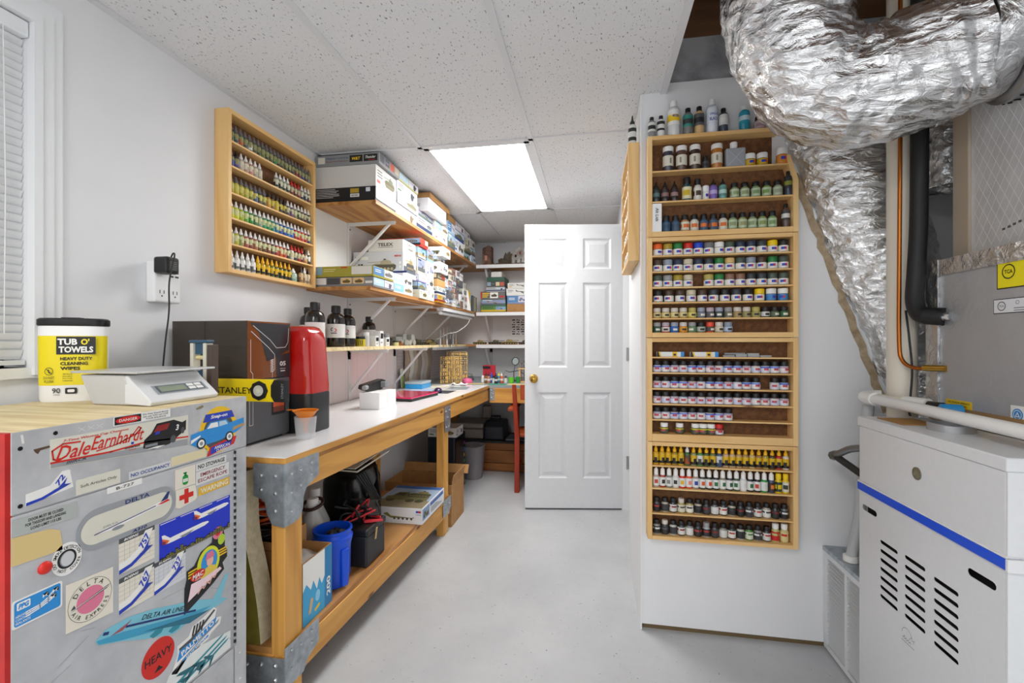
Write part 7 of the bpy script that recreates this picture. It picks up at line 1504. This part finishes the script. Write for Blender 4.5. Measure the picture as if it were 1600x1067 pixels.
# return-air box with louvred grille
RB = thing('return_grille', 'white louvred return air grille box at the panel wall foot', 'vent', (1.05, 1.82, 0))
GW = mat('#dddfe1', .4); MB().box(.9048, .9052, 1.685, 1.952, .03, .365, DARK).build('painted_louvre_shade', RB)  # black plate gives the louvre gaps their shade by colour
MB().box(.9053, 1.4, 1.663, 1.976, .001, .385, speckle('dusty_tin', '#9a9c9f', '#7b7d80', 18, .3, .7, .6)).build('box', RB)
MB().box(.885, 1.4, 1.663, 1.978, .386, .402, GALV).build('top_flange', RB)
for b_ in ((1.663, 1.685, .012, .385), (1.952, 1.976, .012, .385), (1.685, 1.952, .012, .03), (1.685, 1.952, .365, .385), (1.812, 1.826, .03, .365)): MB().box(.888, .9045, b_[0], b_[1], b_[2], b_[3], GW).build('grille_frame', RB)
z = .038; f_ = None
while z < .36:
    if f_ is None: f_ = MB().obox((.8885, 1.685, z), (.013, 0, .004), (0, .127, 0), (.001, 0, -.0015), GW).build('louvre', RB); z0 = z; g_ = copy_part(f_, RB); g_.location = (0, .141, 0)
    else:
        for dy_ in (0, .141): c = copy_part(f_, RB); c.location = (0, dy_, z - z0)
    z += .0145

# coil cabinet and upper plenum
PL = thing('coil_cabinet', 'foil-wrapped evaporator coil cabinet on top of the furnace', 'cabinet', (1.3, 1.35, FZ))
MB().box(1.04, 1.6, .7, 1.645, FZ + .0005, 1.445, FOIL2).build('casing', PL, bev=.006)
MB().box(1.033, 1.0395, 1.60, 1.65, FZ + .02, 1.45, FOILT).build('tape_strip', PL); MB().box(1.034, 1.0392, .7, 1.64, 1.40, 1.447, FOILT).build('tape_strip', PL); MB().box(1.0345, 1.0394, .7, 1.64, FZ + .002, FZ + .05, mat('#9a7a50', .6)).build('base_flange', PL)
FP = Fr((1.04, 0, 0), (0, -1, 0), (0, 0, 1))
def lab(y0, y1, z0, z1, m_, nm): 
    b = MB(); b.prism([(-y0, z0), (-y1, z0), (-y1, z1), (-y0, z1)], FP, .0002, .001, m_); return b.build(nm, PL)
l1 = lab(1.40, 1.16, 1.335, 1.42, mat('#141414', .5), 'rating_sticker'); b = MB(); b.rect(FP, -1.397, 1.338, -1.163, 1.417, mat('#f3e410', .4), .0014); b.ring(FP, -1.365, 1.378, .016, .019, BK, .0018, 20).text(FP, -1.365, 1.378, 'TCA', .010, BK, .0018, .024, 0, .03); b.build('sticker_print', PL)
b = MB(); b.text(FP, -1.26, 1.408, 'ALLSTYLE COIL COMPANY', .008, BK, .0018, .13).text(FP, -1.27, 1.396, 'HOUSTON, TX 77041', .005, BK, .0018, .08).text(FP, -1.27, 1.383, 'MANUFACTURER OF', .006, BK, .0018, .09)
b.g.append((len(b.v), len(b.f))); b.bars(FP, -1.31, 1.372, .09, 4, .008, .003, BK, .0018, 2)
b.split('lettering', PL)
lab(1.41, 1.16, 1.272, 1.31, BK, 'logo_sticker'); b = MB(); b.rect(FP, -1.408, 1.274, -1.163, 1.308, mat('#e6e7ea', .4), .0014).ring(FP, -1.385, 1.291, .010, .012, BK, .0018, 18).ring(FP, -1.34, 1.298, .004, .005, BK, .0018, 12).ring(FP, -1.30, 1.298, .004, .005, BK, .0018, 12); b.build('sticker_print', PL); b = MB(); b.text(FP, -1.385, 1.291, 'TCA', .006, BK, .0018, .014)
b.g.append((len(b.v), len(b.f))); b.bars(FP, -1.35, 1.283, .14, 2, .006, .0025, GRY, .0018, 4)
b.split('lettering', PL)
lab(1.575, 1.48, 1.008, 1.03, mat('#e9c81a', .4), 'caution_sticker'); b = MB(); b.text(FP, -1.5275, 1.023, 'USE BACKUP WRENCH', .005, BK, .0016, .08).text(FP, -1.5275, 1.014, 'WHEN APPLYING', .005, BK, .0016, .06); b.split('lettering', PL)
lab(1.36, 1.32, .985, 1.04, WH, 'seal_sticker'); b = MB(); b.disc(FP, -1.34, 1.018, .015, .015, LB, .0014, 20).ring(FP, -1.34, 1.018, .010, .0115, WH, .0018, 18).flat(FP, [(-1.347, 1.012), (-1.333, 1.012), (-1.34, 1.025)], WH, .0018).flat(FP, [(-1.3435, 1.014), (-1.3365, 1.014), (-1.34, 1.021)], LB, .002); b.build('sticker_print', PL)
UP = thing('supply_plenum', 'foil-faced insulation plenum box above the coil cabinet', 'duct', (1.35, 1.3, 1.447)); DB = speckle('foil_board', '#d9dbdd', '#c6c7c9', 14, .3, .7, .36, 60, .12, .35)
MB().box(1.09, 1.6, .7, 1.605, 1.447, 2.3, DB).build('box', UP, bev=.006); MB().box(1.082, 1.0895, 1.555, 1.612, 1.45, 2.28, mat('#b8aa96', .45, .2)).build('corner_tape', UP); b = MB(); FQ = Fr((1.09, 0, 0), (0, -1, 0), (0, 0, 1))
for k in range(-14, 22):
    for s_ in (1, -1):
        p0, p1 = (-1.54, 1.47 + k * .05), (-1.0, 1.47 + k * .05 + s_ * .54 * 1.8); 
        pts = [(p0[0] + (p1[0] - p0[0]) * i / 20, p0[1] + (p1[1] - p0[1]) * i / 20) for i in range(21)]; pts = [p for p in pts if 1.46 < p[1] < 2.28]
        if len(pts) > 1: b.stroke(FQ, [pts[0], pts[-1]], .0012, mat('#f4f4f4', .5), .0008 + .0002 * (s_ > 0))
o_ = b.build('scrim_thread', UP); o_['kind'] = 'stuff'
b = MB()
for k in range(14): b.rect(FQ, -1.45 + k * .016, 1.50 + k * .003, -1.441 + k * .016, 1.506 + k * .003, mat('#5d5952', .6), .0014)
b.build('printed_line', UP)

# vertical PVC vent pipe
PV = mat('#e4ddce', .35); PW = mat('#eeeeec', .3)
t = thing('vent_pipe', 'tall cream plastic vent pipe rising behind the furnace', 'pipe', (1.02, 1.745, .9)); MB().tube([(1.022, 1.745, .41), (1.022, 1.745, 2.52)], .041, PV, 28).build('pipe', t, smooth=60)
# condensate drain of white pipe
t = thing('drain_pipe', 'white condensate drain pipe running over the furnace top', 'pipe', (.94, 1.5, .98)); MB().tube([(.949, 1.785, 1.003), (.912, .95, 1.003)], .0165, PW, 18).build('pipe', t, smooth=60)
MB().tube(spline([(.9475, 1.755, 1.003), (.949, 1.80, 1.003), (.953, 1.82, 1.004), (.975, 1.826, 1.005), (1.0, 1.815, 1.006)], 5), .022, PW, 18).build('elbow', t, smooth=60)
MB().tube(spline([(.957, 1.81, 1.006), (.958, 1.74, 1.006), (.966, 1.67, 1.006), (1.0, 1.585, 1.006)], 5), .0165, PV, 18).build('cross_pipe', t, smooth=60)
MB().tube([(.974, 1.65, 1.006), (1.0, 1.585, 1.006)], .021, PW, 18).build('coupling', t, smooth=60)
MB().tube([(1.0, 1.585, 1.006), (1.012, 1.545, 1.006)], .014, BLK, 14).build('black_nipple', t, smooth=60)
t = thing('pipe_cap', 'blue drain stub on the coil cabinet', 'cap', (1.02, 1.5, 1.0)); MB().lathe([(.018, 0), (.018, .045), (.016, .047)], mat('#2a8fd0', .4), 18, (1.0335, 1.51, 1.002), axis=(-1, .15, 0)).build('cap', t, smooth=50)
tag(MB().lathe([(.012, 0), (.012, .012), (.009, .014)], mat('#f0d010', .4), 14, (1.0395, 1.42, .975), axis=(-1, 0, 0)).build('plug_cap', smooth=50), 'small yellow plug on the coil cabinet beside the blue stub', 'cap')
# insulated suction line and copper liquid line
t = thing('refrigerant_line', 'black foam-insulated refrigerant line entering the coil cabinet', 'pipe', (1.02, 1.66, 1.2)); MB().tube(spline([(1.03, 1.672, 2.5), (1.03, 1.672, 2.0), (1.026, 1.67, 1.6), (1.015, 1.665, 1.42), (1.005, 1.655, 1.33), (1.005, 1.63, 1.285), (1.02, 1.59, 1.275)], 8), .0235, mat('#191a1c', .55), 18).build('insulation', t, smooth=60)
MB().tube([(1.008, 1.61, 1.279), (1.034, 1.575, 1.274)], .027, BLK, 18).build('end_wrap', t, smooth=60); MB().tube([(1.022, 1.589, 1.275), (1.0395, 1.555, 1.274)], .013, FOILT, 12).build('stub', t, smooth=60)
t = thing('copper_line', 'thin copper liquid line beside the black insulated line', 'pipe', (1.0, 1.66, 1.1)); MB().tube(spline([(.985, 1.69, 2.5), (.985, 1.69, 1.9), (.982, 1.69, 1.4), (.982, 1.69, 1.2), (.985, 1.68, 1.14), (1.0, 1.65, 1.117), (1.025, 1.6, 1.118)], 8), .006, mat('#b56a2c', .3, .9), 12).build('tube', t, smooth=60); MB().tube([(1.012, 1.625, 1.118), (1.0395, 1.572, 1.119)], .010, BRASS, 10).build('brass_fitting', t, smooth=40)
t = thing('control_wire', 'thin black wire hanging beside the copper line', 'cable', (1.0, 1.67, 1.0)); MB().tube(spline([(.992, 1.675, 1.3), (1.0, 1.67, 1.2), (1.004, 1.665, 1.1), (.998, 1.668, .98), (1.0, 1.665, .9615)], 8), .003, BLK, 6).build('wire', t, smooth=60)
# gas pipe and slanted tube
t = thing('gas_line', 'flexible grey gas line with black nipple entering the furnace side', 'pipe', (.9, 1.72, .7)); MB().tube(spline([(.93, 1.662, .84), (.915, 1.70, .845), (.88, 1.76, .83), (.862, 1.80, .805), (.855, 1.83, .79)], 8), .012, mat('#8a8c8e', .35, .8), 12).build('flex_hose', t, smooth=40); MB().lathe([(.017, -.012), (.017, .012)], mat('#6a6862', .4, .7), 8, (.856, 1.826, .79), axis=(0, 1, -.3)).build('fitting', t); MB().tube([(.858, 1.815, .787), (.91, 1.70, .735), (.93, 1.662, .72)], .012, mat('#3a3936', .5, .5), 12).build('black_pipe', t, smooth=40)
t = thing('condensate_tube', 'slanted grey plastic tube standing on the return box', 'pipe', (.95, 1.8, .403)); MB().tube([(.92, 1.85, .4035), (.945, 1.845, .56), (.972, 1.84, .97)], .018, mat('#b9bbbd', .35), 14).build('tube', t, smooth=60); MB().lathe([(.024, 0), (.024, .02), (.02, .022)], PW, 16, (.92, 1.85, .4035)).build('foot_socket', t, smooth=50)

# foil flex ducts
def flex(name, label, pts, rads, rib=.006, seg=72, per=26, crush=.012, seed=0, twist=1.):
    P_ = spline(pts, per); n = len(P_); V = []; up = Vector((0, 1, 0)); s_ = 0; nr = len(rads) - 1
    for i, p in enumerate(P_):
        d = (P_[min(i + 1, n - 1)] - P_[max(i - 1, 0)]).normalized(); a = d.cross(up).normalized(); u = a.cross(d).normalized(); up = u
        if i: s_ += (p - P_[i - 1]).length
        f = i / (n - 1) * nr; k = min(int(f), nr - 1); r = rads[k] + (rads[k + 1] - rads[k]) * (f - k)
        for j in range(seg):
            t_ = 2 * math.pi * j / seg; dirv = a * math.cos(t_) + u * math.sin(t_); w = p + dirv * r
            nz = noise.noise(Vector((s_ * 34 + twist * t_ * .8, math.cos(t_) * 2.2 + seed, math.sin(t_) * 2.2))) * rib + noise.noise(w * 9 + Vector((seed, 0, 0))) * crush + abs(noise.noise(w * 26 + Vector((0, seed, 0)))) * crush * .6
            V.append(p + dirv * (r + nz))
    m = MB(); m.add(V, [(j * seg + i, j * seg + (i + 1) % seg, (j + 1) * seg + (i + 1) % seg, (j + 1) * seg + i) for j in range(n - 1) for i in range(seg)], FOIL)
    t = thing(name, label, 'duct', tuple(P_[0])); m.build('foil_jacket', t, smooth=35); return t, P_
t, P_ = flex('flex_duct', 'large crumpled foil flex duct sweeping from plenum up to the ceiling', [(1.0, 1.40, 1.985), (.93, 1.43, 1.97), (.80, 1.48, 1.93), (.68, 1.50, 1.955), (.595, 1.50, 2.06), (.555, 1.49, 2.22), (.53, 1.48, 2.45)], [.14, .148, .15, .152, .155, .16, .165], crush=.022, seed=1)
c0 = Vector((1.0, 1.40, 1.985)); ax = Vector((1, -.25, .1)).normalized()
MB().lathe([(.146, 0), (.15, .01), (.15, .045), (.146, .055)], FOILT, 40, c0 - ax * .02, axis=ax).build('collar_band', t, smooth=50); MB().lathe([(.155, .05), (.165, .055), (.165, .085), (.158, .09)], mat('#a9abae', .3, .8), 40, c0 - ax * .01, axis=ax).build('collar', t, smooth=50)
m = MB(); R_ = Vector((0, 0, 1)).rotation_difference(ax).to_matrix()
for k in range(40):
    a = k * math.pi / 20; m.tube([c0 + R_ @ Vector((.166 * math.cos(a), .166 * math.sin(a), .058)), c0 + R_ @ Vector((.168 * math.cos(a + .03), .168 * math.sin(a + .03), .075))], .002, BLK, 5)
o_ = m.build('clip_tab', t); o_['kind'] = 'stuff'
flex('flex_duct', 'second foil flex duct slanting down beside the racks to the return box', [(.82, 2.03, 2.5), (.87, 2.03, 2.25), (.93, 2.03, 2.02), (1.03, 2.03, 1.72), (1.14, 2.03, 1.42), (1.25, 2.03, 1.12), (1.33, 2.02, .85), (1.35, 2.0, .6)], [.18] * 8, crush=.02, seed=5)
boolean_cut(bpy.data.objects['wall_panel'], MB().tube([(.80, 2.03, 2.55)] + spline([(.87, 2.03, 2.25), (.93, 2.03, 2.02), (1.03, 2.03, 1.72), (1.14, 2.03, 1.42), (1.25, 2.03, 1.12), (1.33, 2.02, .85), (1.35, 2.0, .6)], 8), .19, DARK, 40))
flex('flex_duct', 'third foil duct running upright behind the black insulated line', [(1.2, 1.80, 2.5), (1.2, 1.80, 2.25), (1.2, 1.80, 1.95), (1.2, 1.80, 1.72)], [.075] * 4, crush=.016, seed=9)
m = MB(); V = []; n = 26
for i in range(n + 1):
    f = i / n; x = .775 + .325 * f + .004 * math.sin(i * 2.1); z_ = 1.86 - .93 * f; V += [(x - .004 - .003 * math.sin(i * 3.3), 1.9788, z_ - .006), (x + .018, 1.972, z_ + .006)]
m.add(V, [(2 * i, 2 * i + 1, 2 * i + 3, 2 * i + 2) for i in range(n)], speckle('joint_mud', '#b9a68a', '#8d7a5e', 30, .3, .7, .7)); o_ = m.build('tape_seam'); sm = o_.modifiers.new('s', 'SOLIDIFY'); sm.thickness = .001; tag(o_, 'tan sealing tape where the slanting duct meets the panel wall', 'tape')
